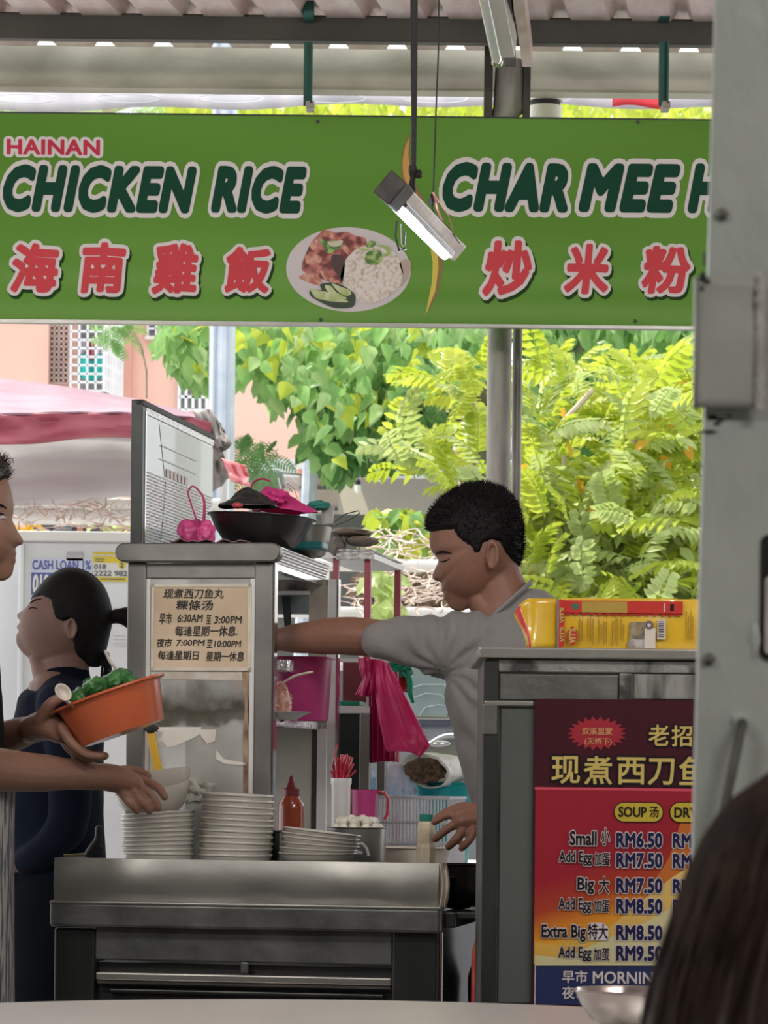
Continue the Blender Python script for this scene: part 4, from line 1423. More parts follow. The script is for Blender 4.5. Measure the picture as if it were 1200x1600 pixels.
gas = thing('red_gas_cylinder', 'red steel drum standing low between the two carts', 'drum', at(745, 1560, 0.45))
c_ = W(790, 1500, 5.64)
gas.location = (c_.x, c_.y, 0)
MB(Matrix.Translation((c_.x, c_.y, 0))).lathe([(0.05, 0), (0.06, 0.02), (0.06, 0.80), (0.052, 0.83), (0.03, 0.84), (0, 0.84)], 32).build('drum', mat('red_paint', (0.55, 0.02, 0.03), 0.4, 0.1, 0, 12, col2=(0.45, 0.16, 0.04), ramp=(0.5, 0.62)), gas)

# ------------------------------------------------------------------ inside the cabinet: pink tub, plate of shredded meat
c_ = at(468, 1113, 0.42)
sp = px(1, 0.42)
pk = thing('pink_tub', 'bright pink plastic tub on the cabinet shelf under the arm', 'tub', (c_.x, c_.y, SH))
hh = L(468, 1028, 0.42)[1] - SH
MB(Matrix.Translation((c_.x, c_.y, SH - 0.003))).lathe([(43 * sp, 0), (45 * sp, 0.003), (50 * sp, hh), (55 * sp, hh), (55 * sp, hh + 0.004), (49 * sp, hh + 0.003), (43 * sp, 0.006), (0, 0.005)], 40).build('tub', mat('magenta_plastic', (0.62, 0.07, 0.27), 0.3, 0, 0.06, 4, transl=0.35), pk)
c_ = at(449, 1106, 0.27)
pl = lathe_thing('meat_plate', 'pale oval plate of shredded meat on the cabinet shelf', 'plate', 449, 1118, 0.27,
                 [(0.018, 0), (0.022, 0.003), (0.042, 0.013), (0.049, 0.015), (0.042, 0.0155), (0.02, 0.006), (0, 0.005)], white_plastic, zbase=SH - 0.004)
mt = thing('shredded_meat', 'heap of pale pink shredded meat on the oval plate', 'meat', at(441, 1100, 0.27))
meatm = mat('raw_meat', (0.42, 0.16, 0.11), 0.4, 0, 0, 50, 0.6, 100, col2=(0.66, 0.42, 0.34))
pm = at(437, 1078, 0.27)
mb = MB().blob((pm.x, pm.y, SH + 0.03), (0.021, 0.022, 0.036), 0.18, 3, 4, 3, floor=SH + 0.004)
mb.build('heap', meatm, mt)
mb = MB()
random.seed(9)
for k in range(110):
    a, b = random.random() * 6.28, random.random() * pi
    n_ = Vector((cos(a) * sin(b), sin(a) * sin(b), cos(b)))
    p = Vector((pm.x, pm.y, SH + 0.03)) + Vector((n_.x * 0.022, n_.y * 0.023, n_.z * 0.037))
    t_ = n_.orthogonal().normalized() * 0.006
    mb.tube([p - t_, p + n_ * 0.0022, p + t_ + Vector((0, 0, -0.003))], 0.0012, 4)
mb.build('shreds', meatm, mt, kind='stuff')
sp_ = thing('wooden_ladle', 'pale plastic ladle stuck into the shredded meat', 'ladle', at(460, 1060, 0.27))
MB().limb([at(440, 1068, 0.27), at(462, 1056, 0.27), at(488, 1050, 0.27)], [(0.003, 0.002), (0.006, 0.0028), (0.005, 0.0025)], 10).build('handle', mat('pale_wood', (0.58, 0.48, 0.40), 0.5, 0, 0.1, 12), sp_)
o = MB(CART).box(*lb(421, 452, 1030, 1050, 0.30, 0.40)).build('steel_box', foil, smooth=False, bevel=0.004)
tag(o, 'small foil-covered steel box hung inside the cabinet above the meat', 'box')
o.parent = None

# second low shelf unit behind the cabinet
un = thing('steel_shelf_unit', 'low stainless shelf unit with dark panels behind the display cabinet', 'shelf', at(545, 1260, 0.85), -CA)
un.location.z = ZK
d2 = 0.86
zs_ = L(545, 1103, d2)[1]
ux0, ux1 = L(400, 1200, d2)[0], L(577, 1200, d2)[0]
MB(CART).box(ux0, ux1, d2, d2 + 0.22, zs_ - 0.016, zs_ - 0.0).build('top_shelf', lampwhite, un, smooth=False, bevel=0.002)
MB(CART).box(ux0, ux1 - 0.012, d2 + 0.01, d2 + 0.014, ZK, zs_ - 0.016).build('panel', steel_dark, un, smooth=False)
MB(CART).box(L(561, 1200, d2)[0], ux1, d2, d2 + 0.02, ZK, zs_ - 0.016).build('post', steel, un, smooth=False, bevel=0.002)
MB(CART).box(ux1 - 0.02, ux1, d2 + 0.20, d2 + 0.22, ZK, zs_ - 0.016).build('post', steel, un, smooth=False, bevel=0.002)
for k, (v0, lab) in enumerate(((1064, 'upper of two pale buns in clear wrap behind the pink tub'), (1088, 'lower of two pale buns in clear wrap behind the pink tub'))):
    o = MB().blob(at(522, v0, 0.93), (0.014, 0.03, 0.0135), 0.08, 2, k, 3).build('bread_bun', mat('bun', (0.66, 0.52, 0.36), 0.4, 0, 0.12, 10))
    tag(o, lab, 'bun')
o = MB(CART).box(*lb(530, 562, 1089, 1096, 0.88, 1.0)).build('green_box', mat('green_plastic', (0.01, 0.22, 0.14), 0.35), smooth=False, bevel=0.002)
o.data.transform(Matrix.Translation((0, 0, zs_ + 0.001 - min((o.matrix_world @ p.co).z for p in o.data.vertices))))
tag(o, 'flat green plastic box on the low shelf unit', 'box')
mar = mat('maroon_cloth', (0.16, 0.02, 0.03), 0.5, 0, 0.2, 6)
t = thing('maroon_box', 'dark maroon carton on the low shelf unit behind the hanging bags', 'box', at(560, 1095, 1.0), -CA)
o = MB(CART).box(*lb(535, 600, 1030, 1095, 1.02, 1.12)).build('carton', mar, t, smooth=False, bevel=0.002)


# hanging pink plastic bags
def sheetbag(name, label, pts_l, pts_r, d, m, fold=0.012, seed=0, group=None):
    """two edge polylines (pixels), surface between them with folds and thickness"""
    n = len(pts_l)

    def f(u, v):
        t_ = v * (n - 1)
        i = min(int(t_), n - 2)
        w = t_ - i
        a = (pts_l[i][0] + (pts_l[i + 1][0] - pts_l[i][0]) * w, pts_l[i][1] + (pts_l[i + 1][1] - pts_l[i][1]) * w)
        b = (pts_r[i][0] + (pts_r[i + 1][0] - pts_r[i][0]) * w, pts_r[i][1] + (pts_r[i + 1][1] - pts_r[i][1]) * w)
        uu, vv = a[0] + (b[0] - a[0]) * u, a[1] + (b[1] - a[1]) * u
        dd = d + fold * noise.noise(Vector((u * 4, v * 2.5, seed))) + 0.3 * fold * noise.noise(Vector((u * 13, v * 4, seed + 3))) - 0.010 * sin(pi * u)
        return at(uu, vv, dd)
    mb = MB().grid(f, 24, 24)
    if not name:
        return mb
    o = mb.build(name, m, solid=0.003)
    tag(o, label, 'bag', group)
    return o


pinkbag = mat('pink_film', (0.80, 0.05, 0.24), 0.32, 0, 0.10, 5, 0.25, 30, transl=0.30)
pinkdark = mat('pink_film_dark', (0.62, 0.025, 0.16), 0.35, 0, 0.12, 5, 0.25, 30, transl=0.3)
sheetbag('pink_bag', 'largest bright pink plastic bag hanging from the cart rack', [(590, 1030), (583, 1062), (590, 1110), (600, 1160), (604, 1174), (640, 1172)], [(606, 1036), (620, 1062), (640, 1100), (662, 1145), (672, 1165), (655, 1183)], 0.84, pinkbag, seed=1)
sheetbag('pink_bag', 'crumpled pink plastic bag knotted left of the largest hanging one', [(560, 1028), (562, 1045), (568, 1062), (556, 1085), (560, 1088)], [(588, 1030), (590, 1045), (586, 1060), (585, 1075), (578, 1088)], 0.84, pinkdark, seed=5)
pt = thing('pink_bag_bundle', 'thick bundle of folded magenta plastic bags hanging below the rack', 'bag bundle', at(600, 1193, 0.9))
for k in range(12):
    x0 = 578 + k * 3.2
    mb = sheetbag(None, None, [(x0, 1050), (x0, 1110), (x0 + 1, 1192 - k * 0.3)], [(x0 + 9, 1050), (x0 + 8, 1110), (x0 + 5, 1192 - k * 0.3)], 0.88 + 0.004 * (k % 3), pinkdark, fold=0.004, seed=k)
    mb.build('folded_bag', pinkdark, pt, solid=0.002)
gt = thing('green_bag', 'crumpled green plastic bag tucked behind the pink bags', 'bag', at(635, 1050, 0.95))
MB().blob(at(620, 1042, 0.96), (0.032, 0.02, 0.020), 0.3, 3.2, 3, 4).build('film', mat('green_film', (0.01, 0.30, 0.16), 0.3, 0, 0.2, 6, 0.4, 40, transl=0.3), gt)
MB().limb([at(630, 1040, 0.97), at(640, 1062, 0.97), at(641, 1082, 0.97), at(645, 1096, 0.97)], [(0.02, 0.012), (0.013, 0.008), (0.009, 0.006), (0.004, 0.004)], 12).build('tail', MATS['green_film'], gt)
o = MB().blob(at(628, 1062, 1.0), (0.020, 0.015, 0.030), 0.15, 2.5, 8, 3).build('red_bag', mat('red_film', (0.50, 0.02, 0.02), 0.35, 0, 0.1, 5, 0.3, 30, transl=0.2))
tag(o, 'small red plastic bag between green and pink bags', 'bag')
rk = thing('hook_rail', 'short steel rail the plastic bags hang from', 'rail', at(600, 1030, 0.86), -CA)
MB(CART).box(L(520, 1030, 0.87)[0], L(640, 1030, 0.87)[0], 0.868, 0.876, L(600, 1035, 0.87)[1], L(600, 1029, 0.87)[1]).build('bar', lampwhite, rk, smooth=False)
MB(CART).box(L(573, 1030, 0.87)[0], L(577, 1030, 0.87)[0], 0.87, 0.88, zs_, L(600, 1029, 0.87)[1]).build('upright', lampwhite, rk, smooth=False)

# maroon frame rack with newspaper on top
mf = thing('maroon_rack', 'maroon steel rack behind the cabinet with newspaper-lined top', 'rack', at(570, 1300, 1.3), -CA)
mf.location.z = ZK
mp_ = mat('maroon_paint', (0.30, 0.06, 0.08), 0.4, 0.1, 0.1, 6)
zt_ = L(575, 872, 1.1)[1]
xa, xb = L(520, 900, 1.1)[0], L(579, 900, 1.1)[0]
for x0, x1, y0 in ((xb - 0.014, xb, 1.1), (xb - 0.014, xb, 1.5), (xa, xa + 0.012, 1.1)):
    MB(CART).box(x0, x1, y0, y0 + 0.014, ZK + 0.003, zt_).build('post', mp_, mf, smooth=False)
MB(CART).box(xa - 0.03, xb + 0.003, 1.09, 1.53, zt_, zt_ + 0.012).build('top_board', lampwhite, mf, smooth=False)
news = mat('newsprint', (0.35, 0.34, 0.33), 0.8, 0, 0, 90, col2=(0.72, 0.70, 0.66), stretch=(1, 1, 4), ramp=(0.42, 0.56))
MB(CART).grid(lambda u, v: (xa + 0.01 + (xb - xa + 0.0) * u, 1.085 - 0.004 * v, zt_ - 0.004 + 0.020 * (1 - v) + 0.002 * noise.noise(Vector((u * 8, v, 2)))), 24, 4).build('newspaper_edge', news, mf, solid=0.002)
MB(CART).grid(lambda u, v: (xa + 0.0 + (xb - xa + 0.004) * u, 1.08 + 0.42 * v, zt_ + 0.016 + 0.003 * noise.noise(Vector((u * 4, v * 3, 2)))), 12, 12).build('newspaper', news, mf, solid=0.004)
bag_b = mat('brown_paper', (0.16, 0.12, 0.09), 0.55, 0, 0, 6, 0.1, 20, col2=(0.30, 0.24, 0.19))
o = MB().blob(at(547, 834, 1.15) , (0.048, 0.08, 0.012), 0.08, 2, 2, 4).build('brown_lid', bag_b)
tag(o, 'flat brown woven lid on the newspaper-topped rack', 'lid')
o = MB().blob(at(566, 846, 1.12), (0.036, 0.08, 0.010), 0.10, 2, 5, 4).build('brown_lid', bag_b)
tag(o, 'lower brown lid with a worn rim sliding off the rack', 'lid')
o = MB().blob(at(524, 852, 1.10), (0.022, 0.03, 0.022), 0.14, 2.5, 12, 3).build('grey_cloth', mat('grey_cloth', (0.20, 0.18, 0.16), 0.8, 0, 0.2, 9))
tag(o, 'folded grey cloth between steel bowl and brown lids', 'cloth')
wl = thing('wire_tongs', 'thin wire tongs sticking up behind the steel bowl', 'tongs', at(540, 812, 0.9))
MB().tube([at(500, 852, 0.66), at(502, 838, 0.70), at(515, 822, 0.85), at(540, 803, 0.9), at(560, 798, 0.92), at(562, 802, 0.92), at(545, 813, 0.9), at(517, 824, 0.85)], 0.0011, 6).build('wire', rust_dark, wl)

# ------------------------------------------------------------------ on top of the cabinet
ZC = cz1 - 0.002
wb = thing('dark_steel_basin', 'wide dark steel basin on the cabinet holding a black bag', 'basin', at(405, 848, 0.36))
sp = px(1, 0.36)
c_ = at(406, 848, 0.36)
hh = 53 * sp
Tt = Matrix.Translation((c_.x, c_.y, ZC)) @ Matrix.Rotation(radians(3), 4, 'Y')
MB(Tt).lathe([(40 * sp, 0.002), (52 * sp, 5 * sp), (72 * sp, 32 * sp), (82 * sp, hh), (86 * sp, hh), (86 * sp, hh + 0.0015), (81 * sp, hh + 0.001), (70 * sp, 32 * sp), (50 * sp, 7 * sp), (0, 4 * sp)], 56).build('basin', mat('dark_basin', (0.07, 0.07, 0.07), 0.28, 0.85, 0.15, 6), wb)
blk = mat('black_film', (0.015, 0.015, 0.016), 0.3, 0, 0.2, 6, 0.5, 30)


def tent(name, label, u, v0, v1, wpx, d, m, seed, skew=0.0, dep=0.06, cat='bag'):
    """a gathered bag: round pleated cone from base (v1) up to a knot (v0)"""
    b, tp = at(u, v1, d), at(u + skew, v0, d)

    def f(a_, h):
        a = 2 * pi * a_
        k = (1 - h) ** 0.75
        rr = wpx * px(1, d) * (0.06 + 0.94 * k) * (1 + (0.10 * h) * sin(a * 7 + seed) + 0.12 * noise.noise(Vector((cos(a) * 2, sin(a) * 2, h * 3 + seed))))
        c = b.lerp(tp, h)
        return c + Vector((cos(a) * rr, sin(a) * rr * dep / 0.06 * 0.7, 0.006 * noise.noise(Vector((a, h * 3, seed)))))
    mb = MB().grid(f, 64, 16, closed_u=True)
    n0 = len(mb.v)
    mb.v.append(tp + Vector((0, 0, 0.004)))
    for i in range(64):
        mb.f.append((i * 17 + 16, ((i + 1) % 64) * 17 + 16, n0))
    o = mb.build(name, m, solid=0.001)
    tag(o, label, cat)
    return o


tent('black_bag', 'knotted black plastic bag inside the wide dark basin', 388, 764, 792, 47, 0.36, blk, 2)
o = MB().blob(at(371, 790, 0.31), (0.011, 0.01, 0.006), 0.05, 2, 1, 3).build('red_tomato', mat('tomato', (0.55, 0.06, 0.08), 0.3))
tag(o, 'red tomato showing at the rim of the dark basin', 'tomato')
pinkheap = tent('pink_bag', 'bright pink plastic bag heaped at the back of the dark basin', 446, 762, 800, 50, 0.44, mat('hot_pink_film', (0.82, 0.06, 0.32), 0.35, 0, 0.1, 5, 0.5, 24, transl=0.3), 6, skew=-28)
o = MB().blob(at(432, 778, 0.40), (0.026, 0.025, 0.017), 0.2, 2.6, 7, 4).build('pink_bag', MATS['hot_pink_film'])
tag(o, 'small crumpled pink bag next to the white clothes peg', 'bag')
o = MB().limb([at(392, 762, 0.5), at(398, 752, 0.5), at(410, 748, 0.5), at(422, 752, 0.5)], [(0.003, 0.002), (0.005, 0.002), (0.005, 0.002), (0.006, 0.002)], 8).build('handle', pinkbag, pinkheap)
# left pink bag with loop handle
pb_ = thing('pink_handle_bag', 'small pink bag with an upright loop handle beside the menu board', 'bag', at(308, 847, 0.30))
lp = mat('pink_film_left', (0.82, 0.12, 0.36), 0.3, 0, 0.1, 8, 0.5, 40, transl=0.35)
MB().blob(at(302, 832, 0.3), (0.030, 0.022, 0.026), 0.12, 1.8, 3, 4, floor=ZC + 0.001).build('body', lp, pb_)
MB().blob(at(322, 834, 0.26), (0.017, 0.014, 0.024), 0.14, 2.2, 5, 4, floor=ZC + 0.001).build('fold', lp, pb_)
MB().limb([at(310, 822, 0.28), at(299, 788, 0.28), at(294, 770, 0.28), at(300, 760, 0.28), at(309, 765, 0.28), at(319, 782, 0.28), at(318, 818, 0.28)], [(0.005, 0.002), (0.005, 0.0018), (0.0035, 0.0018), (0.003, 0.0018), (0.004, 0.0018), (0.0065, 0.002), (0.006, 0.003)], 10).build('handle', lp, pb_)
rag = thing('dirty_rag', 'crumpled greyish rag under the pink bag and dark basin', 'cloth', at(330, 847, 0.24))
MB(CART).grid(lambda u, v: (L(272, 847, 0.24)[0] + (L(395, 847, 0.24)[0] - L(272, 847, 0.24)[0]) * u, D0 + 0.0 + 0.10 * v, ZC + 0.004 + 0.006 * (1 - v) * (noise.noise(Vector((u * 9, v * 2, 4))) + 0.5)), 40, 10).build('cloth', mat('rag_cloth', (0.20, 0.12, 0.13), 0.85, 0, 0.3, 20, 0.4, 60), rag, solid=0.002)
# second steel bowl, teal lid, glass, peg
sb = thing('steel_mixing_bowl', 'bright steel bowl to the right of the dark basin with a teal lid in it', 'bowl', at(480, 860, 0.55))
sp = px(1, 0.55)
c_ = at(476, 858, 0.55)
MB(Matrix.Translation((c_.x, c_.y, ZC))).lathe([(26 * sp, 0.001), (32 * sp, 5 * sp), (39 * sp, 30 * sp), (42 * sp, 48 * sp), (45 * sp, 49 * sp), (41 * sp, 49 * sp), (37 * sp, 30 * sp), (30 * sp, 7 * sp), (0, 4 * sp)], 44).build('bowl', steel, sb)
o = MB(CART).box(*lb(448, 504, 846, 858, 0.44, 0.50)).build('bowl_lid', mat('teal_lid', (0.02, 0.17, 0.18), 0.4), smooth=False, bevel=0.004)  # loose teal plastic lid
tag(o, 'dark teal plastic lid lying in front of the bright steel bowl', 'cover')
o = lathe_thing('drinking_glass', 'clear plastic cup standing behind the pink bag', 'cup', 512, 818, 0.62, [(0.011, 0), (0.014, 0.035), (0.0145, 0.036), (0.013, 0.035), (0.010, 0.003), (0, 0.003)], mat('clear_cup', (0.72, 0.70, 0.68), 0.15, 0, 0.05, transl=0.4), zbase=at(512, 818, 0.62).z)
o = MB().blob(at(497, 790, 0.6), (0.024, 0.02, 0.010), 0.15, 2, 4, 3).build('teal_cloth', mat('teal_cloth', (0.03, 0.22, 0.18), 0.7, 0, 0.2))
tag(o, 'small dark teal cloth beside the clear cup', 'cloth')
o = MB().limb([at(442, 778, 0.46), at(440, 768, 0.46), at(436, 754, 0.46), at(435, 748, 0.46)], [(0.004, 0.002), (0.0045, 0.003), (0.003, 0.002), (0.002, 0.002)], 8).build('clothes_peg', white_plastic)
tag(o, 'white clothes peg clipped to the pink bag', 'peg')
mb = MB()
mb.tube([at(441, 760, 0.47), at(450, 756, 0.48), at(460, 764, 0.5), at(465, 780, 0.5)], 0.0006, 5)
mb.tube([at(441, 762, 0.47), at(450, 760, 0.48), at(458, 770, 0.5)], 0.0006, 5)
tag(mb.build('thin_wire', rust_dark), 'thin dark wire curling beside the clothes peg', 'wire')

# ------------------------------------------------------------------ menu board on edge on the cabinet
mbd = thing('menu_board', 'framed pale menu board standing on edge along the cabinet top', 'board', at(212, 849, 0.4), -CA)
mbd.location.z = ZC
bxl = L(222, 740, D0)[0]
# plane x = bxl running back; find heights
zt1 = L(222, 624, D0)[1]
dl = D1 + 0.0


def hitx(u, v, xp):
    """(y, z) where the sight line meets the cart plane x = xp"""
    D = ray(u, v)
    t = (xp + _o.x * _ex.x + _o.y * _ex.y) / (D.x * _ex.x + D.y * _ex.y)
    return ((t * D.x - _o.x) * _ey.x + (t * D.y - _o.y) * _ey.y, CZ + t * D.z)


yb, zb2 = hitx(334, 668, bxl)
MB(CART).box(bxl - 0.014, bxl - 0.002, D0 + 0.02, yb, ZC, zt1 - 0.004).build('panel', mat('board_print', (0.55, 0.56, 0.60), 0.25, 0, 0, 3, col2=(0.62, 0.68, 0.62), coat=0.4), mbd, smooth=False)
MB(CART).box(L(204, 740, D0)[0], bxl, D0, D0 + 0.02, ZC, zt1).build('frame_bar', steel_dark, mbd, smooth=False, bevel=0.002)
MB(CART).box(bxl - 0.016, bxl + 0.002, D0, yb, zt1 - 0.012, zt1).build('frame_bar', rust_dark, mbd, smooth=False, bevel=0.002)
MB(CART).box(bxl - 0.002, bxl + 0.001, D0 + 0.022, D0 + 0.030, ZC, zt1 - 0.02).build('frame_bar', chrome, mbd, smooth=False)
MB(CART).box(bxl - 0.002, bxl + 0.0, D0 + 0.03, D0 + 0.035, ZC, zt1 - 0.02).build('frame_bar', black, mbd, smooth=False)
MB(CART).box(bxl - 0.002, bxl + 0.0005, D0 + 0.03, yb, zt1 - 0.024, zt1 - 0.012).build('print_strip', foil, mbd, smooth=False)
PM = (CART @ Vector((bxl, 0, 0)), Vector((_ey.x, _ey.y, 0)), Vector((0, 0, 1)), Vector((_ex.x, _ex.y, 0)))
faint = flat('faint_print', (0.66, 0.66, 0.62), 0.4)
faint_r = flat('faint_red', (0.64, 0.48, 0.48), 0.4)
faint_g = flat('faint_blue', (0.40, 0.44, 0.56), 0.4)
faint_gr = flat('faint_green', (0.44, 0.56, 0.44), 0.4)
flat_poly([(D0 + 0.16, ZC), (yb, ZC), (yb, zt1 - 0.03), (D0 + 0.14, zt1 - 0.03), (D0 + 0.20, ZC + 0.13)], PM, flat('faint_pale', (0.60, 0.66, 0.58), 0.3, coat=0.3), mbd, 'print_block', -1.5)
random.seed(3)
for k in range(22):
    v_ = ZC + 0.012 + k * 0.0062
    mbx = MB()
    y = D0 + 0.05
    while y < yb - 0.03:
        w_ = random.uniform(0.01, 0.035)
        P = [PM[0] + PM[1] * a + PM[2] * b + PM[3] * 0.0006 for a, b in ((y, v_), (y + w_, v_), (y + w_, v_ + 0.0026), (y, v_ + 0.0026))]
        mbx.add(P, [(0, 1, 2, 3)])
        y += w_ + random.uniform(0.004, 0.01)
    mbx.build('printed_line', faint_g if k < 5 else (faint_r if k % 3 else faint), mbd, smooth=False)
for k, (y0, y1, z0_, z1_, m_) in enumerate(((0.15, 0.46, 0.178, 0.180, faint), (0.15, 0.46, 0.205, 0.207, faint), (0.20, 0.38, 0.148, 0.165, faint_r))):
    for j in range(1 if k < 2 else 6):
        a0 = D0 + y0 + (0 if k < 2 else j * 0.032)
        a1 = D0 + y1 if k < 2 else a0 + 0.022
        flat_poly([(a0, ZC + z0_), (a1, ZC + z0_), (a1, ZC + z1_), (a0, ZC + z1_)], PM, m_, mbd, 'printed_block', 0.6)

# ================================================================== THE CART ON THE RIGHT
YR = 5.0
rc = thing('menu_cart', 'tall dark steel cart with the menu poster on its front', 'cart', (W(930, 1300, YR).x, YR + 0.25, 0))


def rb(u0, v0, u1, v1, y0, y1):
    r = wrect(u0, v0, u1, v1, YR)
    return (r[0], r[2], y0, y1, r[1], r[3])


def rbox(name, m, u0, v0, u1, v1, y0=YR, y1=YR + 0.03, bevel=0.002, par=None):
    return MB().box(*rb(u0, v0, u1, v1, y0, y1)).build(name, m, par or rc, smooth=False, bevel=bevel)


XE = 1290
grimy = mat('grimy_steel', (0.05, 0.05, 0.045), 0.5, 0.4, 0, 26, 0.3, 60, col2=(0.24, 0.24, 0.225), ramp=(0.36, 0.54), detail=8)
rbox('top_slab', steel, 748, 1014, XE, 1031, YR - 0.012, YR + 0.5, 0.003)
r = rb(757, 1031, XE, 1800, YR + 0.008, YR + 0.48)
MB().box(r[0], r[1], r[2], r[3], 0.12, r[5]).build('body', steel_dirty, rc, smooth=False)
rbox('frame_rail', grimy, 757, 1033, XE, 1052, YR, YR + 0.01)
r = rb(752, 1031, 776, 1800, YR - 0.002, YR + 0.03)
MB().box(r[0], r[1], r[2], r[3], 0.12, r[5]).build('corner_post', steel_dark, rc, smooth=False, bevel=0.002)
rbox('corner_bracket', steel_dirty, 754, 1100, 777, 1148, YR - 0.006, YR)
rbox('mullion', grimy, 968, 1052, 988, 1096, YR, YR + 0.01)
rbox('mullion_edge', chrome, 986, 1054, 989, 1096, YR - 0.002, YR + 0.006, 0)
rbox('rail_bar', steel, 757, 1095, 834, 1103, YR - 0.004, YR + 0.01)
rbox('panel', steel_dirty, 780, 1054, 966, 1094, YR + 0.003, YR + 0.01)
rbox('panel', mat('streaked_panel', (0.05, 0.05, 0.045), 0.5, 0.2, 0, 14, 0.2, 40, col2=(0.26, 0.26, 0.24), stretch=(3, 1, 0.6)), 990, 1054, XE, 1094, YR + 0.003, YR + 0.01)
rbox('panel', mat('green_grey_panel', (0.085, 0.092, 0.085), 0.5, 0.3, 0.1, 4), 780, 1106, 834, 1568, YR + 0.003, YR + 0.01)
for k, u in enumerate((753, 1287)):
    r = rb(u, 1031, u + 10, 1040, YR, YR)
    for y in (YR + 0.02, YR + 0.42):
        MB().box(r[0], r[0] + 0.03, y, y + 0.03, 0, 0.13).build('leg', steel_dark, rc, smooth=False)

# menu poster
po_ = thing('menu_poster', 'red and maroon printed price poster on the right cart', 'poster', (W(960, 1330, YR).x, YR - 0.006, W(960, 1568, YR).z))
PP = (Vector((0, YR - 0.008, 0)), EA, EB, EN)
r = wrect(833, 1094, 1270, 1572, YR)
MB().box(r[0], r[2], YR - 0.0078, YR - 0.002, r[1], r[3]).build('board', flat('poster_maroon', (0.045, 0.007, 0.013), 0.4, spec=0.2), po_, smooth=False)


def pr(u0, v0, u1, v1):
    return wrect(u0, v0, u1, v1, YR)


def prect(u0, v0, u1, v1, m, nm, layer):
    a = pr(u0, v0, u1, v1)
    return flat_poly([(a[0], a[1]), (a[2], a[1]), (a[2], a[3]), (a[0], a[3])], PP, m, po_, nm, layer, 0.0004)


def grad_mat():
    m = mat('poster_gradient', (0.5, 0.02, 0.03), 0.4, spec=0.2)
    nt = m.node_tree
    b = nt.nodes['Principled BSDF']
    sx = nt.nodes.new('ShaderNodeSeparateXYZ')
    nt.links.new(nt.nodes['Texture Coordinate'].outputs['Generated'], sx.inputs[0])
    ma = nt.nodes.new('ShaderNodeMath')
    ma.operation = 'MULTIPLY_ADD'
    ma.inputs[1].default_value = -0.55
    nt.links.new(sx.outputs['X'], ma.inputs[0])
    nt.links.new(sx.outputs['Z'], ma.inputs[2])
    rp = nt.nodes.new('ShaderNodeValToRGB')
    els = rp.color_ramp.elements
    els[0].position = -0.0
    els[0].color = (0.46, 0.40, 0.10, 1)
    els[1].position = 1.0
    els[1].color = (0.26, 0.014, 0.028, 1)
    for p, c in ((0.0, (0.46, 0.40, 0.10, 1)), (0.10, (0.62, 0.26, 0.02, 1)), (0.28, (0.34, 0.045, 0.018, 1)), (0.45, (0.27, 0.014, 0.026, 1))):
        e = els.new(p)
        e.color = c
    nt.links.new(ma.outputs[0], rp.inputs[0])
    nt.links.new(rp.outputs[0], b.inputs['Base Color'])
    return m


prect(835, 1236, 1270, 1508, grad_mat(), 'colour_field', 1)
por = flat('poster_orange', (0.44, 0.12, 0.015), 0.35)
poy = mat('poster_yellow', (0.55, 0.30, 0.03), 0.35, 0, 0, 3, col2=(0.62, 0.46, 0.16))
pocr = flat('poster_cream', (0.52, 0.48, 0.26), 0.35)


def ppoly(pts, m, nm, layer, sm=0):
    q_ = [(W(u, v, YR).x, W(u, v, YR).z) for u, v in (smooth_closed(pts, 4) if sm else pts)]
    return flat_poly(q_, PP, m, po_, nm, layer, 0.0004)


ppoly([(950, 1470), (1000, 1410), (1045, 1340), (1070, 1262), (1100, 1200 + 50), (1270, 1250), (1270, 1508), (940, 1508)], por, 'colour_band', 2)
ppoly([(835, 1470), (880, 1480), (930, 1468), (985, 1420), (1050, 1370), (1100, 1340), (1270, 1330), (1270, 1508), (835, 1508)], poy, 'colour_band', 3)
ppoly([(835, 1492), (880, 1496), (940, 1470), (1010, 1440), (1060, 1410), (1270, 1380), (1270, 1508), (835, 1508)], pocr, 'colour_band', 4)
prect(835, 1508, 1270, 1571, flat('poster_blue', (0.012, 0.02, 0.085), 0.35), 'colour_field', 1)
prect(835, 1232, 1270, 1236, flat('poster_line', (0.55, 0.06, 0.10), 0.35), 'rule_line', 2)
prect(835, 1508, 836, 1571, ink_white, 'rule_line', 2)
cx_, cy_ = 932, 1146
ppoly([(cx_ + (47 if k % 2 == 0 else 37) * cos(2 * pi * k / 44), cy_ + (27 if k % 2 == 0 else 20) * sin(2 * pi * k / 44)) for k in range(44)], flat('poster_red', (0.30, 0.012, 0.025), 0.35), 'starburst', 1)
pgold = flat('poster_gold', (0.48, 0.37, 0.10), 0.4)
pgold2 = flat('poster_gold_dull', (0.55, 0.28, 0.12), 0.4)
pblack = flat('poster_black', (0.012, 0.008, 0.012), 0.4, spec=0.2)
pnavy = flat('poster_navy', (0.012, 0.012, 0.055), 0.4, spec=0.2)
pwhite = flat('poster_white', (0.55, 0.50, 0.50), 0.4)
for s, rr, b in (('双溪里蒙', (909, 1137, 956, 1148), 0.01), ('(天桥下)', (913, 1153, 955, 1165), 0.01)):
    lettering(s, pr(*rr), PP, [(pgold2, 0)], po_, bold=b, layer=4, step=0.0004)
for s, rr in (('老', (1013, 1133, 1044, 1165)), ('招', (1049, 1134, 1080, 1166)), ('现', (862, 1182, 905, 1224)), ('煮', (912, 1182, 955, 1225)), ('西', (964, 1184, 1007, 1225)), ('刀', (1012, 1186, 1052, 1226)), ('鱼', (1061, 1183, 1105, 1226))):
    lettering(s, pr(*rr), PP, [(pblack, 0.07), (pgold, 0)], po_, bold=0.016, layer=4, step=0.0004)
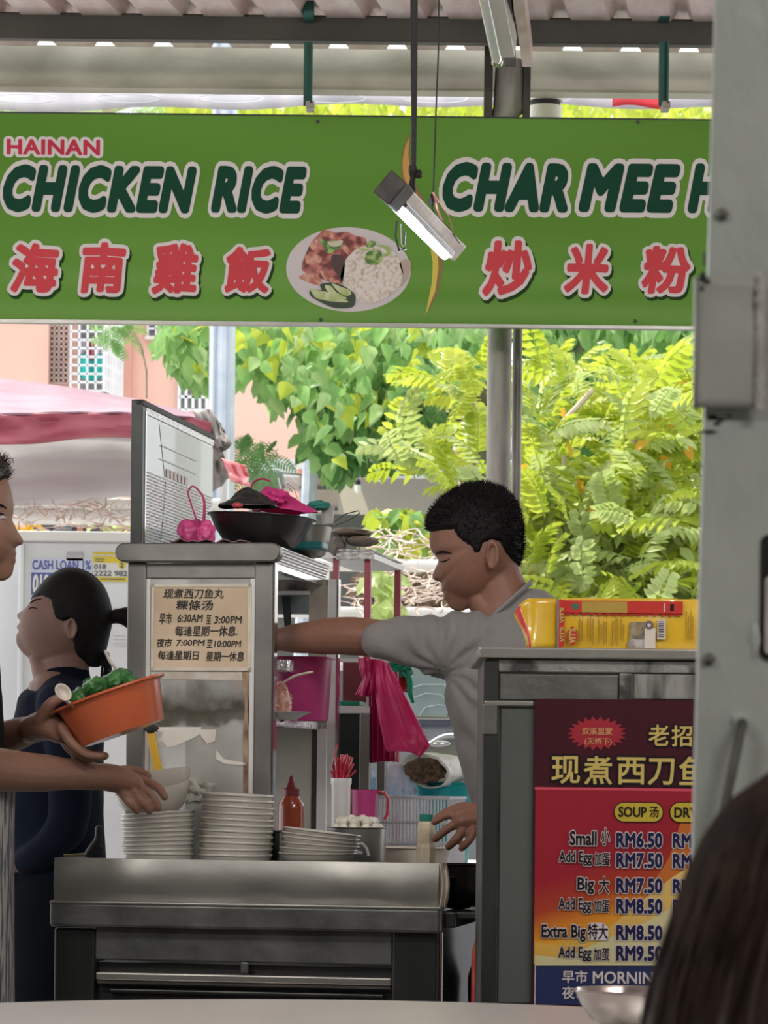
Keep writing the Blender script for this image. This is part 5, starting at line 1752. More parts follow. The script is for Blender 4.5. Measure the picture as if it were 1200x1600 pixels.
for s0_, s1_ in (((958, 1253, 1036, 1285)), ()), ((1045, 1253, 1123, 1286), ()):
    a = pr(*s0_)
    rad = (a[3] - a[1]) / 2
    flat_poly(rrect(a[0], a[1], a[2], a[3], rad * 0.98), PP, pblack, po_, 'pill', 5, 0.0004)
    flat_poly(rrect(a[0] + 0.0015, a[1] + 0.0015, a[2] - 0.0015, a[3] - 0.0015, rad * 0.9), PP, flat('poster_pill', (0.46, 0.35, 0.03), 0.35), po_, 'pill', 6, 0.0004)
for s, rr, b in (('SOUP', (966, 1261, 1009, 1276), 0.03), ('汤', (1014, 1260, 1028, 1277), 0.015), ('DRY', (1053, 1262, 1088, 1277), 0.03)):
    lettering(s, pr(*rr), PP, [(pblack, 0)], po_, bold=b, layer=8, step=0.0004)
for s, rr, b in (('Small', (890, 1299, 931, 1320), 0.035), ('小', (938, 1294, 952, 1320), 0.02), ('Add Egg', (873, 1330, 924, 1352), 0.03), ('加蛋', (928, 1332, 952, 1352), 0.02),
                 ('Big', (902, 1371, 927, 1396), 0.035), ('大', (935, 1370, 951, 1395), 0.02), ('Add Egg', (872, 1403, 923, 1426), 0.03), ('加蛋', (927, 1405, 951, 1425), 0.02),
                 ('Extra Big', (846, 1445, 914, 1470), 0.035), ('特大', (918, 1443, 949, 1467), 0.02), ('Add Egg', (872, 1479, 923, 1501), 0.03), ('加蛋', (927, 1481, 951, 1500), 0.02)):
    lettering(s, pr(*rr), PP, [(pwhite, 0.05), (pblack, 0)], po_, bold=b, layer=8, step=0.0004)
for s, v in (('RM6.50', 1302), ('RM7.50', 1333.5), ('RM7.50', 1373), ('RM8.50', 1405), ('RM8.50', 1446.5), ('RM9.50', 1478.5)):
    lettering(s, pr(963, v, 1033, v + 21), PP, [(pwhite, 0.05), (pnavy, 0)], po_, bold=0.05, layer=8, step=0.0004, spacing=1.05)
for v in (1303.5, 1335, 1374.5, 1406.5):
    lettering('RM', pr(1051, v, 1079, v + 20), PP, [(pwhite, 0.05), (pnavy, 0)], po_, bold=0.05, layer=8, step=0.0004, spacing=1.05)
for s, rr, b in (('早市', (878, 1516, 917, 1535), 0.015), ('MORNING', (926, 1518, 1037, 1536), 0.02), ('夜市', (878, 1541, 917, 1560), 0.015), ('NIGHT', (926, 1544, 992, 1561), 0.02)):
    lettering(s, pr(*rr), PP, [(pwhite, 0)], po_, bold=b, layer=4, step=0.0004)

# noodle packets on the right cart
ZRC = W(900, 1014, YR).z
pky = mat('packet_yellow', (0.60, 0.36, 0.015), 0.22, 0, 0, 8, 0.15, 14, col2=(0.72, 0.46, 0.03), coat=0.6)
pkr = flat('packet_red', (0.50, 0.03, 0.02), 0.3, coat=0.5)
pkl = flat('packet_line', (0.25, 0.13, 0.02), 0.4)
pk1 = thing('noodle_packet', 'long yellow and red printed packet of noodles on the right cart', 'packet', (W(980, 1013, YR).x, YR + 0.10, ZRC))


def packf(u, v):
    x0_, x1_ = W(877, 975, YR + 0.06).x, W(1230, 975, YR + 0.06).x
    z1_ = W(980, 935, YR + 0.06).z
    z = ZRC + 0.0005 + (z1_ - ZRC) * v
    return (x0_ + (x1_ - x0_) * u, YR + 0.065 - 0.004 * sin(pi * v) + 0.002 * noise.noise(Vector((u * 7, v * 2, 1))), z + 0.0008 * noise.noise(Vector((u * 12, v, 7))))


mb = MB().grid(packf, 40, 8)
N0 = len(mb.v)
for p in list(mb.v[:N0]):
    mb.v.append(Vector((p.x, 2 * (YR + 0.11) - p.y, p.z)))
m_ = 9
for i in range(40):
    for j in range(8):
        mb.f.append(tuple(N0 + q for q in (i * m_ + j, i * m_ + j + 1, (i + 1) * m_ + j + 1, (i + 1) * m_ + j)))
    mb.f.append((i * m_ + 8, (i + 1) * m_ + 8, N0 + (i + 1) * m_ + 8, N0 + i * m_ + 8))
    mb.f.append((i * m_, N0 + i * m_, N0 + (i + 1) * m_, (i + 1) * m_))
for j in range(8):
    mb.f.append((j, j + 1, N0 + j + 1, N0 + j))
    mb.f.append((40 * m_ + j, N0 + 40 * m_ + j, N0 + 40 * m_ + j + 1, 40 * m_ + j + 1))
mb.build('wrapper', pky, pk1, bevel=0.002)
PK = (Vector((0, YR + 0.0585, 0)), EA, EB, EN)


def kr(u0, v0, u1, v1):
    return wrect(u0, v0, u1, v1, YR + 0.0585)


def krect(a0, b0, a1, b1, m, nm, layer=1):
    a = kr(a0, b0, a1, b1)
    return flat_poly([(a[0], a[1]), (a[2], a[1]), (a[2], a[3]), (a[0], a[3])], PK, m, pk1, nm, layer, 0.0004)


krect(873, 937, 882, 1011, pkr, 'red_strip', 2)
krect(882, 939, 1067, 959, pkr, 'red_band', 2)
a = kr(882, 958, 1067, 963)
n_ = 30
zz = []
for k in range(n_ + 1):
    zz.append((a[0] + (a[2] - a[0]) * k / n_, a[1] if k % 2 else a[3] - 0.001))
flat_poly([(a[0], a[3])] + zz + [(a[2], a[3])], PK, pkr, pk1, 'zigzag_edge', 2, 0.0004)
krect(909, 940, 980, 957, flat('packet_window', (0.42, 0.28, 0.06), 0.2, coat=0.8), 'window', 3)
flat_poly([(x, z) for x, z in ellipse2(*((lambda q: ((q[0] + q[2]) / 2, (q[1] + q[3]) / 2))(kr(893, 942, 905, 953))), 0.006, 0.0055)], PK, flat('packet_emblem', (0.05, 0.12, 0.08), 0.4), pk1, 'emblem', 3, 0.0004)
e_ = kr(886, 979, 902, 1008)
flat_poly(ellipse2((e_[0] + e_[2]) / 2, (e_[1] + e_[3]) / 2, (e_[2] - e_[0]) / 2, (e_[3] - e_[1]) / 2), PK, pkr, pk1, 'logo_oval', 3, 0.0004)
PKv = (Vector((0, YR + 0.0585, 0)), EB, -EA, EN)       # lettering that runs upwards
for (u0, v0, u1, v1) in ((889, 982, 899, 1005), (874.5, 980, 880.5, 1003), (874.5, 950, 880.5, 973)):
    q = kr(u0, v0, u1, v1)
    lettering("VIT'S", (q[1], -q[2], q[3], -q[0]), PKv, [(pgold, 0)], pk1, bold=0.04, layer=5, step=0.0004)
random.seed(8)
for k, u in enumerate((905, 909, 918, 922, 926, 935, 939, 943, 947, 956, 960, 964, 970, 974)):
    krect(u, 964 + random.randint(0, 12), u + 1.2, 1006 + random.randint(-6, 4), pkl, 'text_line', 2)
for k, u in enumerate((1072, 1075, 1079, 1082)):
    krect(u, 955 + 8 * (k % 2), u + 1, 1000, pkl, 'text_line', 2)
krect(983, 972, 1010, 1013, mat('packet_photo', (0.10, 0.09, 0.08), 0.4, 0, 0, 60, col2=(0.34, 0.27, 0.15)), 'photo_print', 2)
q = kr(979, 1000, 1025, 1013)
flat_poly(ellipse2((q[0] + q[2]) / 2, q[1] + 0.007, 0.022, 0.0075, 30, 0, 0.3, 2), PK, mat('packet_dish', (0.50, 0.48, 0.45), 0.4, 0, 0, 80, col2=(0.20, 0.18, 0.16)), pk1, 'photo_print', 3, 0.0004)
krect(1007, 982, 1024, 1013, flat('packet_dish2', (0.60, 0.55, 0.48), 0.4), 'photo_print', 4)
q = kr(1007, 970, 1021, 984)
ccx, ccz = (q[0] + q[2]) / 2, (q[1] + q[3]) / 2
flat_poly(ellipse2(ccx, ccz, 0.0072, 0.0072), PK, pblack, pk1, 'halal_emblem', 4, 0.0004)
flat_poly(ellipse2(ccx, ccz, 0.0062, 0.0062), PK, pwhite, pk1, 'halal_emblem', 5, 0.0004)
flat_poly(ellipse2(ccx, ccz, 0.0054, 0.0054), PK, pblack, pk1, 'halal_emblem', 6, 0.0004)
flat_poly([(ccx + (0.0042 if k % 2 == 0 else 0.0026) * cos(2 * pi * k / 16), ccz + (0.0042 if k % 2 == 0 else 0.0026) * sin(2 * pi * k / 16)) for k in range(16)], PK, pwhite, pk1, 'halal_emblem', 7, 0.0004)
krect(1027, 968, 1040, 999, pwhite, 'barcode', 3)
for k in range(9):
    krect(1028.5, 971 + k * 2.9, 1037.5, 971 + k * 2.9 + (1.6 if k % 3 else 0.9), pblack, 'barcode_bar', 4)
krect(1037, 943, 1039, 956, pwhite, 'text_line', 3)
krect(1047, 944, 1053, 955, pblack, 'text_line', 3)

pk2 = thing('curled_noodle_packet', 'stack of yellow packets with curled open ends left of the long packet', 'packet', (W(845, 1013, YR).x, YR + 0.1, ZRC))


def leaff(k):
    ul = (806, 812, 818, 828)[k]
    vt = (961, 953, 947, 938)[k]

    def f(u, v):
        c = (1 - u) ** 2
        uu = ul + 5 * (1 - v) * c * 4 * (0.4 if k else 1) + (874 - ul - 5) * u + 3 * sin(v * 5 + k) * c
        top = vt + (935 - vt) * min(1, u * (3.2 if k < 3 else 1.3)) ** 0.6
        vv = 1012 + (top - 1012) * v
        return W(uu, vv, YR + 0.07 + 0.018 * k - 0.02 * c * (1 - v) - 0.01 * sin(pi * u))
    return f


for k in range(4):
    MB().grid(leaff(k), 24, 10).build('wrapper', pky, pk2, solid=0.0015)
for k, off in ((0, 0.02), (1, 0.10), (3, 0.05)):
    f0 = leaff(k)
    MB().grid(lambda u, v: Vector(f0(off + u * 0.12, v)) + Vector((0, -0.0015, 0)), 4, 10).build('red_strip', pkr, pk2, solid=0.0008)

# ================================================================== PEOPLE
def pin(p, poly):
    x, y = p
    c = False
    n = len(poly)
    for i in range(n):
        x1_, y1_ = poly[i]
        x2_, y2_ = poly[(i + 1) % n]
        if (y1_ > y) != (y2_ > y) and x < (x2_ - x1_) * (y - y1_) / (y2_ - y1_) + x1_:
            c = not c
    return c


def sdist(p, poly):
    best = 1e9
    n = len(poly)
    for i in range(n):
        a, b = poly[i], poly[(i + 1) % n]
        dx, dy = b[0] - a[0], b[1] - a[1]
        l = dx * dx + dy * dy + 1e-12
        t_ = max(0, min(1, ((p[0] - a[0]) * dx + (p[1] - a[1]) * dy) / l))
        d_ = sqrt((p[0] - a[0] - dx * t_) ** 2 + (p[1] - a[1] - dy * t_) ** 2)
        best = min(best, d_)
    return best if pin(p, poly) else -best


class Head:
    def __init__(s, c, outline, Y, Wd, nf=120, smooth_sig=9, keep=None, squash=0.85):
        s.c, s.Y, s.Wd, s.nf, s.sq = c, Y, Wd, nf, squash
        s.k = Y / FPX
        ol = smooth_closed([(u - c[0], -(v - c[1])) for u, v in outline], 6)
        s.R = []
        for i in range(nf):
            a = 2 * pi * i / nf
            dx, dy = cos(a), sin(a)
            best = 0
            for j in range(len(ol)):
                p, q = ol[j], ol[(j + 1) % len(ol)]
                ex_, ey_ = q[0] - p[0], q[1] - p[1]
                den = dx * ey_ - dy * ex_
                if abs(den) < 1e-9:
                    continue
                t_ = (p[0] * ey_ - p[1] * ex_) / den
                w_ = (p[0] * dy - p[1] * dx) / den
                if t_ > 0 and -1e-6 <= w_ <= 1 + 1e-6:
                    best = max(best, t_)
            s.R.append(best)
        s.Rs = []
        for i in range(nf):
            tot = wt = 0
            for k in range(-24, 25):
                w_ = exp(-(k / smooth_sig) ** 2 / 2)
                tot += s.R[(i + k) % nf] * w_
                wt += w_
            s.Rs.append(min(tot / wt, s.R[i] + 2.5))

    def rr(s, a, L_):
        x = (a / (2 * pi) * s.nf) % s.nf
        i = int(x)
        w_ = x - i
        return L_[i % s.nf] * (1 - w_) + L_[(i + 1) % s.nf] * w_

    def pt(s, a, t_):
        y = s.Wd * (sin(t_) if abs(t_) < 10 else 0)
        m_ = min(1, max(0, (abs(y) - 0.006) / 0.022))
        m_ = m_ * m_ * (3 - 2 * m_)
        r_ = s.rr(a, s.R) * (1 - m_) + s.rr(a, s.Rs) * 0.985 * m_
        q = r_ * (max(cos(t_), 0) ** s.sq)
        p = W(s.c[0] + q * cos(a), s.c[1] - q * sin(a), s.Y)
        p.y += y
        return p

    def mesh(s, mb, nt_=28, fn=None):
        vs = []
        for i in range(s.nf):
            for j in range(nt_ + 1):
                t_ = (-0.5 + j / nt_) * pi
                p = s.pt(2 * pi * i / s.nf, t_)
                vs.append(fn(p) if fn else p)
        fs = []
        for i in range(s.nf):
            i2 = (i + 1) % s.nf
            for j in range(nt_):
                fs.append((i * (nt_ + 1) + j, i * (nt_ + 1) + j + 1, i2 * (nt_ + 1) + j + 1, i2 * (nt_ + 1) + j))
        mb.add(vs, fs)
        return mb

    def on(s, u, v, off=0.0, side=-1):
        dx, dy = u - s.c[0], -(v - s.c[1])
        a = atan2(dy, dx)
        rho = sqrt(dx * dx + dy * dy)
        r_ = s.rr(a, s.Rs)
        cs = min(0.999, rho / r_) ** (1 / s.sq)
        t_ = math.acos(cs)
        p = W(u, v, s.Y)
        p.y += side * (s.Wd * sin(t_) + off)
        return p


def to_px(p):
    t_ = p.y
    X, Z = p.x / t_ * FPX, (p.z - CZ) / t_ * FPX
    return (600 + X * cr + Z * sr, 1221 - (-X * sr + Z * cr))


def remesh(mb, name, m, parent, voxel=0.004, smooth_it=3, fn=None):
    me = bpy.data.meshes.new(name)
    me.from_pydata(mb.v, [], mb.f)
    me.validate()
    bm = bmesh.new()
    bm.from_mesh(me)
    bmesh.ops.recalc_face_normals(bm, faces=bm.faces)
    bm.to_mesh(me)
    bm.free()
    o = bpy.data.objects.new(name, me)
    COL.objects.link(o)
    r = o.modifiers.new('r', 'REMESH')
    r.mode = 'VOXEL'
    r.voxel_size = voxel
    if smooth_it:
        q = o.modifiers.new('s', 'SMOOTH')
        q.iterations = smooth_it
        q.factor = 0.5
    dg = bpy.context.evaluated_depsgraph_get()
    dg.update()
    m2 = bpy.data.meshes.new_from_object(o.evaluated_get(dg))
    bpy.data.objects.remove(o)
    bpy.data.meshes.remove(me)
    m2.name = name
    if fn:
        nrm = [Vector(p.normal) for p in m2.vertices]
        for p, n_ in zip(m2.vertices, nrm):
            p.co = fn(Vector(p.co), n_)
    m2.transform(parent_inv(parent))
    m2.shade_smooth()
    m2.materials.clear()
    m2.materials.append(m)
    o = bpy.data.objects.new(name, m2)
    COL.objects.link(o)
    o.parent = parent
    return o


def ear(mb, H, u, v, hu, hv, side=-1, flip=1, off=0.006):
    """auricle: rim, lobe and bowl"""
    c = H.on(u, v, 0, side)
    k = H.k
    pts = []
    for a in (-70, -30, 10, 50, 90, 130, 175, 220, 250):
        ar = radians(a)
        pts.append(c + Vector((flip * hu * k * cos(ar) * (1.0 if a < 120 else 0.7), side * (off + 0.006 * (1 if -40 < a < 140 else 0.2)), hv * k * sin(ar))))
    mb.limb(pts, [0.0038] * 3 + [0.0036] * 4 + [0.003, 0.003], 8, 3)
    mb.blob(c + Vector((flip * hu * k * 0.1, side * off * 0.45, 0)), (hu * k * 0.75, 0.006, hv * k * 0.86), 0.02, 2, 1, 2)
    mb.blob(c + Vector((-flip * hu * k * 0.1, side * off * 0.8, -hv * k * 0.85)), (hu * k * 0.38, 0.005, hv * k * 0.26), 0.02, 2, 2, 2)


def hand(mb, pal, fingers, thumb, r=0.0085):
    """pal = [(point, (deep, wide)), ...] from wrist to knuckles; fingers are lists of joints"""
    mb.limb([p for p, _ in pal], [q for _, q in pal], 14)
    for i, f in enumerate(fingers):
        rs = [r * 1.12] + [r * (1.0 - 0.10 * k / max(1, len(f) - 2)) for k in range(1, len(f))]
        rs[-1] = r * 0.80
        if i == 3:
            rs = [x * 0.86 for x in rs]
        mb.limb(f, rs, 10, 3)
    mb.limb(thumb, [r * 1.35, r * 1.15, r * 1.05, r * 0.9][:len(thumb)], 10, 3)


skin = mat('skin', (0.225, 0.108, 0.072), 0.5, 0, 0.06, 12, 0.08, 120, spec=0.35)
skin2 = mat('skin_tan', (0.27, 0.145, 0.10), 0.5, 0, 0.06, 12, 0.08, 120, spec=0.35)
skin3 = mat('skin_pale', (0.20, 0.118, 0.095), 0.55, 0, 0.05, 12, 0.05, 120, spec=0.3)
for m_ in (skin, skin2, skin3):
    b_ = m_.node_tree.nodes['Principled BSDF']
    b_.inputs['Subsurface Weight'].default_value = 0.12
    b_.inputs['Subsurface Radius'].default_value = (0.012, 0.005, 0.003)
    b_.inputs['Subsurface Scale'].default_value = 1.0
hairm = mat('black_hair', (0.007, 0.006, 0.006), 0.65, 0, 0.3, 60, spec=0.15)
lipm = mat('lip', (0.24, 0.10, 0.08), 0.45, 0, 0.05)
nailm = mat('nail', (0.50, 0.32, 0.25), 0.3, 0, 0.03)
eyew = flat('eye_white', (0.45, 0.40, 0.38), 0.3)


def hair(parent, H, poly, name='hair', spikes=0, splen=(0.004, 0.012), seed=1, m=hairm, nt_=44, droop=0.0):
    pw = [W(u, v, H.Y) for u, v in poly]

    def fn(p):
        q = to_px(Vector((p.x, H.Y, p.z)))
        sd = sdist(q, poly)
        w_ = max(0.0, min(1.0, (sd + 2.0) / 4.0))
        cc = W(H.c[0], H.c[1], H.Y)
        k = 0.90 + 0.10 * w_
        r_ = cc + (p - cc) * k
        return r_ + Vector((0, 0, 0.0008 * noise.noise(p * 160)))
    mb = MB()
    H.mesh(mb, nt_, fn)
    o = mb.build(name, m, parent)
    if spikes:
        random.seed(seed)
        ms = MB()
        n = 0
        tries = 0
        cc = W(H.c[0], H.c[1], H.Y)
        while n < spikes and tries < spikes * 6:
            tries += 1
            a = random.random() * 2 * pi
            t_ = math.asin(random.uniform(-0.9999, 0.9999))
            p = H.pt(a, t_)
            q = to_px(Vector((p.x, H.Y, p.z)))
            if sdist(q, poly) < 1.5:
                continue
            n += 1
            d_ = (p - cc).normalized()
            d_ = (d_ + Vector((random.uniform(-.5, .5), random.uniform(-.5, .5), random.uniform(-.3, .5) - droop))).normalized()
            l_ = random.uniform(*splen)
            x_ = d_.orthogonal().normalized() * 0.0011
            y_ = d_.cross(x_).normalized() * 0.0011
            b0 = p - (p - cc).normalized() * 0.003
            ms.add([b0 + x_, b0 - x_ * 0.5 + y_, b0 - x_ * 0.5 - y_, p + d_ * l_], [(0, 1, 3), (1, 2, 3), (2, 0, 3)])
        s_ = ms.build(name + '_tips', m, parent, smooth=False, kind='stuff')
    return o


# ------------------------------------------------------------------ the cook
YP = 6.12
P = lambda u, v, dy=0.0: W(u, v, YP + dy)
cook = thing('person', 'young man with spiky black hair in grey T-shirt reaching an arm into the cabinet', 'person', (P(850, 1300).x, YP, 0))
out_head = [(672, 832), (671, 850), (674, 861), (680, 868), (685, 875), (682, 884), (677, 894), (675, 902), (679, 907), (689, 909), (691, 914), (688, 920), (690, 924), (696, 926), (691, 930), (691, 935), (698, 939), (700, 946), (708, 953), (721, 955),
            (736, 948), (762, 930), (790, 905), (808, 880), (812, 850), (812, 815), (800, 785), (770, 768), (735, 768), (700, 782), (680, 805)]
HC = Head((745, 855), out_head, YP, 0.076)
mb = MB()
HC.mesh(mb)
ear(mb, HC, 766, 872, 9, 21, -1, 1)
ear(mb, HC, 766, 872, 9, 21, 1, 1)
# neck, shoulders, trunk inside the shirt
mb.limb([P(768, 890), P(782, 930), P(790, 965), P(795, 1010)], [(0.050, 0.050), (0.053, 0.054), (0.058, 0.062), (0.06, 0.065)], 20)
mb.limb([P(735, 925, 0.01), P(758, 950), P(775, 985)], [(0.035, 0.016), (0.045, 0.028), (0.05, 0.045)], 16)
mb.limb([P(720, 1003), P(800, 1008), P(890, 1004)], [(0.045, 0.04), (0.06, 0.045), (0.045, 0.042)], 16)
mb.limb([P(800, 1000), P(812, 1120), P(840, 1260), P(850, 1390)], [(0.070, 0.09), (0.085, 0.115), (0.085, 0.105), (0.10, 0.12)], 20)
# right arm stretched into the cabinet
mb.limb([P(725, 1002), P(640, 1002, 0.01), P(600, 998, 0.02), P(552, 994, 0.04), P(515, 994, 0.06), P(470, 997, 0.09), P(432, 1000, 0.12), P(404, 1004, 0.14)],
        [0.050, 0.041, 0.036, 0.0375, 0.036, 0.030, 0.0215, (0.024, 0.019)], 18)
hp = lambda u, v, dy: P(u, v, dy)
hand(mb, [(hp(408, 1003, 0.14), (0.026, 0.019)), (hp(388, 1008, 0.15), (0.036, 0.015)), (hp(358, 1014, 0.16), (0.038, 0.013))],
     [[hp(356, 1010, 0.125), hp(336, 1020, 0.125), hp(326, 1036, 0.125), hp(326, 1050, 0.125)],
      [hp(354, 1012, 0.150), hp(331, 1024, 0.150), hp(322, 1042, 0.150), hp(324, 1056, 0.150)],
      [hp(354, 1014, 0.173), hp(334, 1026, 0.173), hp(326, 1042, 0.173), hp(328, 1054, 0.173)],
      [hp(358, 1016, 0.194), hp(342, 1028, 0.194), hp(335, 1040, 0.194), hp(335, 1050, 0.194)]],
     [hp(392, 1014, 0.12), hp(374, 1034, 0.105), hp(360, 1048, 0.105), hp(350, 1056, 0.11)], 0.0088)
# left arm: hidden upper arm, forearm behind the right cart, hand at the pepper bottle
mb.limb([P(890, 1005), P(925, 1100, -0.02), P(930, 1195, -0.05)], [0.050, 0.044, 0.039], 16)
mb.limb([P(930, 1195, -0.05), P(870, 1250, -0.10), P(800, 1272, -0.14), P(765, 1277, -0.15)], [0.039, 0.038, 0.029, (0.025, 0.021)], 16)
q_ = lambda u, v, dy: P(u, v, -0.16 + dy)
hand(mb, [(q_(768, 1277, 0), (0.024, 0.021)), (q_(748, 1279, 0), (0.030, 0.024)), (q_(722, 1283, 0), (0.034, 0.020))],
     [[q_(725, 1272, 0.018), q_(706, 1272, 0.016), q_(690, 1277, 0.012), q_(679, 1284, 0.008)],
      [q_(722, 1284, -0.004), q_(704, 1292, -0.012), q_(690, 1302, -0.012), q_(680, 1311, -0.006)],
      [q_(727, 1294, -0.018), q_(716, 1307, -0.026), q_(707, 1317, -0.022), q_(701, 1323, -0.016)],
      [q_(741, 1298, -0.026), q_(735, 1311, -0.032), q_(727, 1320, -0.028), q_(721, 1326, -0.022)]],
     [q_(752, 1268, 0.012), q_(726, 1261, 0.030), q_(702, 1268, 0.036), q_(684, 1278, 0.030)], 0.0092)
remesh(mb, 'body', skin, cook, 0.0031, 2)
# shirt
sm_ = MB()
sm_.limb([P(806, 1022), P(810, 1050), P(812, 1090), P(824, 1160), P(842, 1260), P(856, 1360), P(862, 1440)],
         [(0.105, 0.122), (0.112, 0.138), (0.115, 0.145), (0.112, 0.135), (0.115, 0.125), (0.12, 0.135), (0.12, 0.135)], 28)
sm_.limb([P(705, 1008), P(745, 1004), P(800, 1000), P(860, 985), P(902, 1005)], [(0.066, 0.064), (0.075, 0.060), (0.080, 0.060), (0.075, 0.055), (0.062, 0.058)], 20)
sm_.limb([P(722, 990, -0.02), P(742, 985, -0.02), P(775, 975, 0)], [(0.04, 0.040), (0.05, 0.038), (0.065, 0.05)], 18)
sm_.limb([P(792, 965, 0.0), P(822, 945, 0.0), P(850, 957), P(885, 985)], [(0.066, 0.040), (0.062, 0.034), (0.06, 0.036), (0.06, 0.045)], 18)
sm_.limb([P(730, 1018), P(690, 1010), P(650, 1002), P(620, 1001), P(599, 1001)], [(0.068, 0.068), (0.060, 0.060), (0.052, 0.051), (0.047, 0.044), (0.046, 0.0425)], 20)
sm_.limb([P(895, 1005), P(915, 1070, -0.01), P(924, 1120, -0.02)], [0.063, 0.056, 0.052], 16)


def wr(p, n_):
    q = to_px(p)
    u, v = q
    f = 0.0
    # drapery: folds radiating from the armpit and hanging below the shoulder
    a = atan2(v - 1050, u - 690)
    r_ = sqrt((u - 690) ** 2 + (v - 1050) ** 2)
    f += 0.0035 * sin(a * 13 + 0.6 * noise.noise(Vector((u * 0.02, v * 0.02, 1))) * 5) * exp(-((r_ - 70) / 65) ** 2)
    f += 0.003 * noise.noise(Vector((u * 0.030, v * 0.012, p.y * 12))) + 0.0015 * noise.noise(Vector((u * 0.07, v * 0.03, 9)))
    p = p + n_ * f
    # neckline: the cloth ends at the slanting collar plane
    s_ = ((u - 757) * -62 + (v - 974) * -69) / 92.8
    if s_ > 0 and u > 749:
        w_ = min(1.0, (u - 749) / 8)
        k_ = s_ * w_ * YP / FPX
        p = p + Vector((62 / 92.8 * k_, 0, -69 / 92.8 * k_))
    return p


grey_shirt = mat('grey_tshirt', (0.20, 0.19, 0.18), 0.85, 0, 0.04, 8, 0.15, 250, sheen=0.1)
shirt = remesh(sm_, 'shirt', grey_shirt, cook, 0.0055, 5, wr)
# collar ring
cp_ = [P(793 + 36 * cos(k * pi / 8), 943 - 32.5 * cos(k * pi / 8), -0.064 * sin(k * pi / 8) - 0.004) for k in range(17)]
MB().limb(cp_, [(0.004, 0.006)] * len(cp_), 8, 4, ends=False).build('collar', mat('shirt_rib', (0.22, 0.215, 0.21), 0.85), cook)
# sleeve hem
hair_out = [(667, 818), (668, 826), (672, 832), (690, 828), (709, 830), (712, 845), (735, 870), (760, 850), (790, 870), (813, 885), (816, 850), (815, 815), (806, 785), (788, 764), (760, 753), (735, 753), (708, 765), (685, 782), (671, 803)]
HH = Head((745, 845), [(666, 820), (669, 834), (674, 850), (682, 868), (700, 905), (735, 925), (775, 910), (800, 892), (813, 876), (816, 850), (815, 812), (806, 785), (788, 765), (760, 755), (735, 755), (708, 766), (685, 783), (671, 803)], YP, 0.083, smooth_sig=3)
hp_poly = [(660, 800), (662, 826), (671, 832), (690, 828), (708, 827), (711, 840), (722, 850), (735, 858), (741, 870), (747, 868), (752, 852), (768, 846), (782, 850), (790, 868), (800, 880), (812, 886), (826, 880), (826, 780), (790, 740), (720, 740), (670, 770)]
hair(cook, HH, hp_poly, spikes=5200, splen=(0.003, 0.011), seed=2)
# brow, eye line, lips, nostril
for sd_ in (-1, 1):
    MB().limb([HC.on(681, 867, 0.0005, sd_), HC.on(690, 865, 0.001, sd_), HC.on(704, 868, 0.001, sd_)], [0.0015, 0.0026, 0.001], 8).build('eyebrow', hairm, cook)
    MB().limb([HC.on(686, 879, -0.001, sd_), HC.on(693, 880, 0.0, sd_), HC.on(701, 877, 0.0, sd_)], [0.0008, 0.0016, 0.0008], 8).build('eyelashes', hairm, cook)
MB().limb([P(691.5, 926, -0.004), P(697, 927, -0.012), P(703, 926, -0.022)], [0.0006, 0.001, 0.0006], 6).build('mouth_line', lipm, cook)
for u, v, dy in ((679.5, 1285, -0.152),):
    pass
# trousers and shoes
tm_ = MB()
tm_.limb([P(862, 1400), P(866, 1470), P(868, 1540)], [(0.115, 0.13), (0.125, 0.15), (0.115, 0.15)], 24)
gz = P(860, 1500).z
for s_ in (-1, 1):
    x_ = P(868, 1540).x + s_ * 0.085
    tm_.limb([(x_, YP, P(868, 1530).z), (x_ + s_ * 0.01, YP - 0.01, 0.42), (x_ + s_ * 0.015, YP + 0.015, 0.10)], [0.085, 0.062, 0.052], 18)
    MB().limb([(x_ + s_ * 0.015, YP + 0.05, 0.045), (x_ + s_ * 0.02, YP - 0.05, 0.04), (x_ + s_ * 0.025, YP - 0.15, 0.03)], [(0.045, 0.04), (0.045, 0.038), (0.035, 0.027)], 14).build('shoe', black, cook)
remesh(tm_, 'trousers', mat('dark_cloth', (0.03, 0.032, 0.04), 0.85, 0, 0.2), cook, 0.009, 3)

# ------------------------------------------------------------------ the man at the left edge
YM = 5.72
Q = lambda u, v, dy=0.0: W(u, v, YM + dy)
man = thing('person', 'man at the left edge in a black shirt holding an orange bowl of greens', 'person', (Q(-95, 1300).x, YM, 0))
out_m = [(8, 742), (13, 752), (18, 770), (20, 786), (20, 800), (18, 809), (22, 820), (30, 834), (37, 845), (34, 851), (23, 854), (23, 858), (26, 864), (25, 868), (23, 872), (25, 878), (21, 884), (21, 893), (16, 902), (4, 908),
         (-20, 903), (-50, 885), (-90, 860), (-118, 840), (-128, 805), (-125, 765), (-105, 730), (-65, 712), (-30, 715), (-5, 727)]
HM = Head((-50, 810), out_m, YM, 0.077)
mb = MB()
HM.mesh(mb)
ear(mb, HM, -62, 825, 10, 24, -1, -1)
ear(mb, HM, -62, 825, 10, 24, 1, -1)
mb.limb([Q(-68, 850), Q(-75, 895), Q(-82, 935), Q(-88, 980)], [(0.052, 0.052), (0.055, 0.056), (0.062, 0.062), (0.08, 0.07)], 20)
mb.limb([Q(-90, 970, -0.17), Q(-92, 955), Q(-90, 970, 0.17)], [(0.05, 0.05), (0.07, 0.06), (0.05, 0.05)], 16)
mb.limb([Q(-92, 980), Q(-90, 1150), Q(-92, 1350), Q(-92, 1450)], [(0.14, 0.085), (0.14, 0.09), (0.13, 0.09), (0.14, 0.10)], 20)
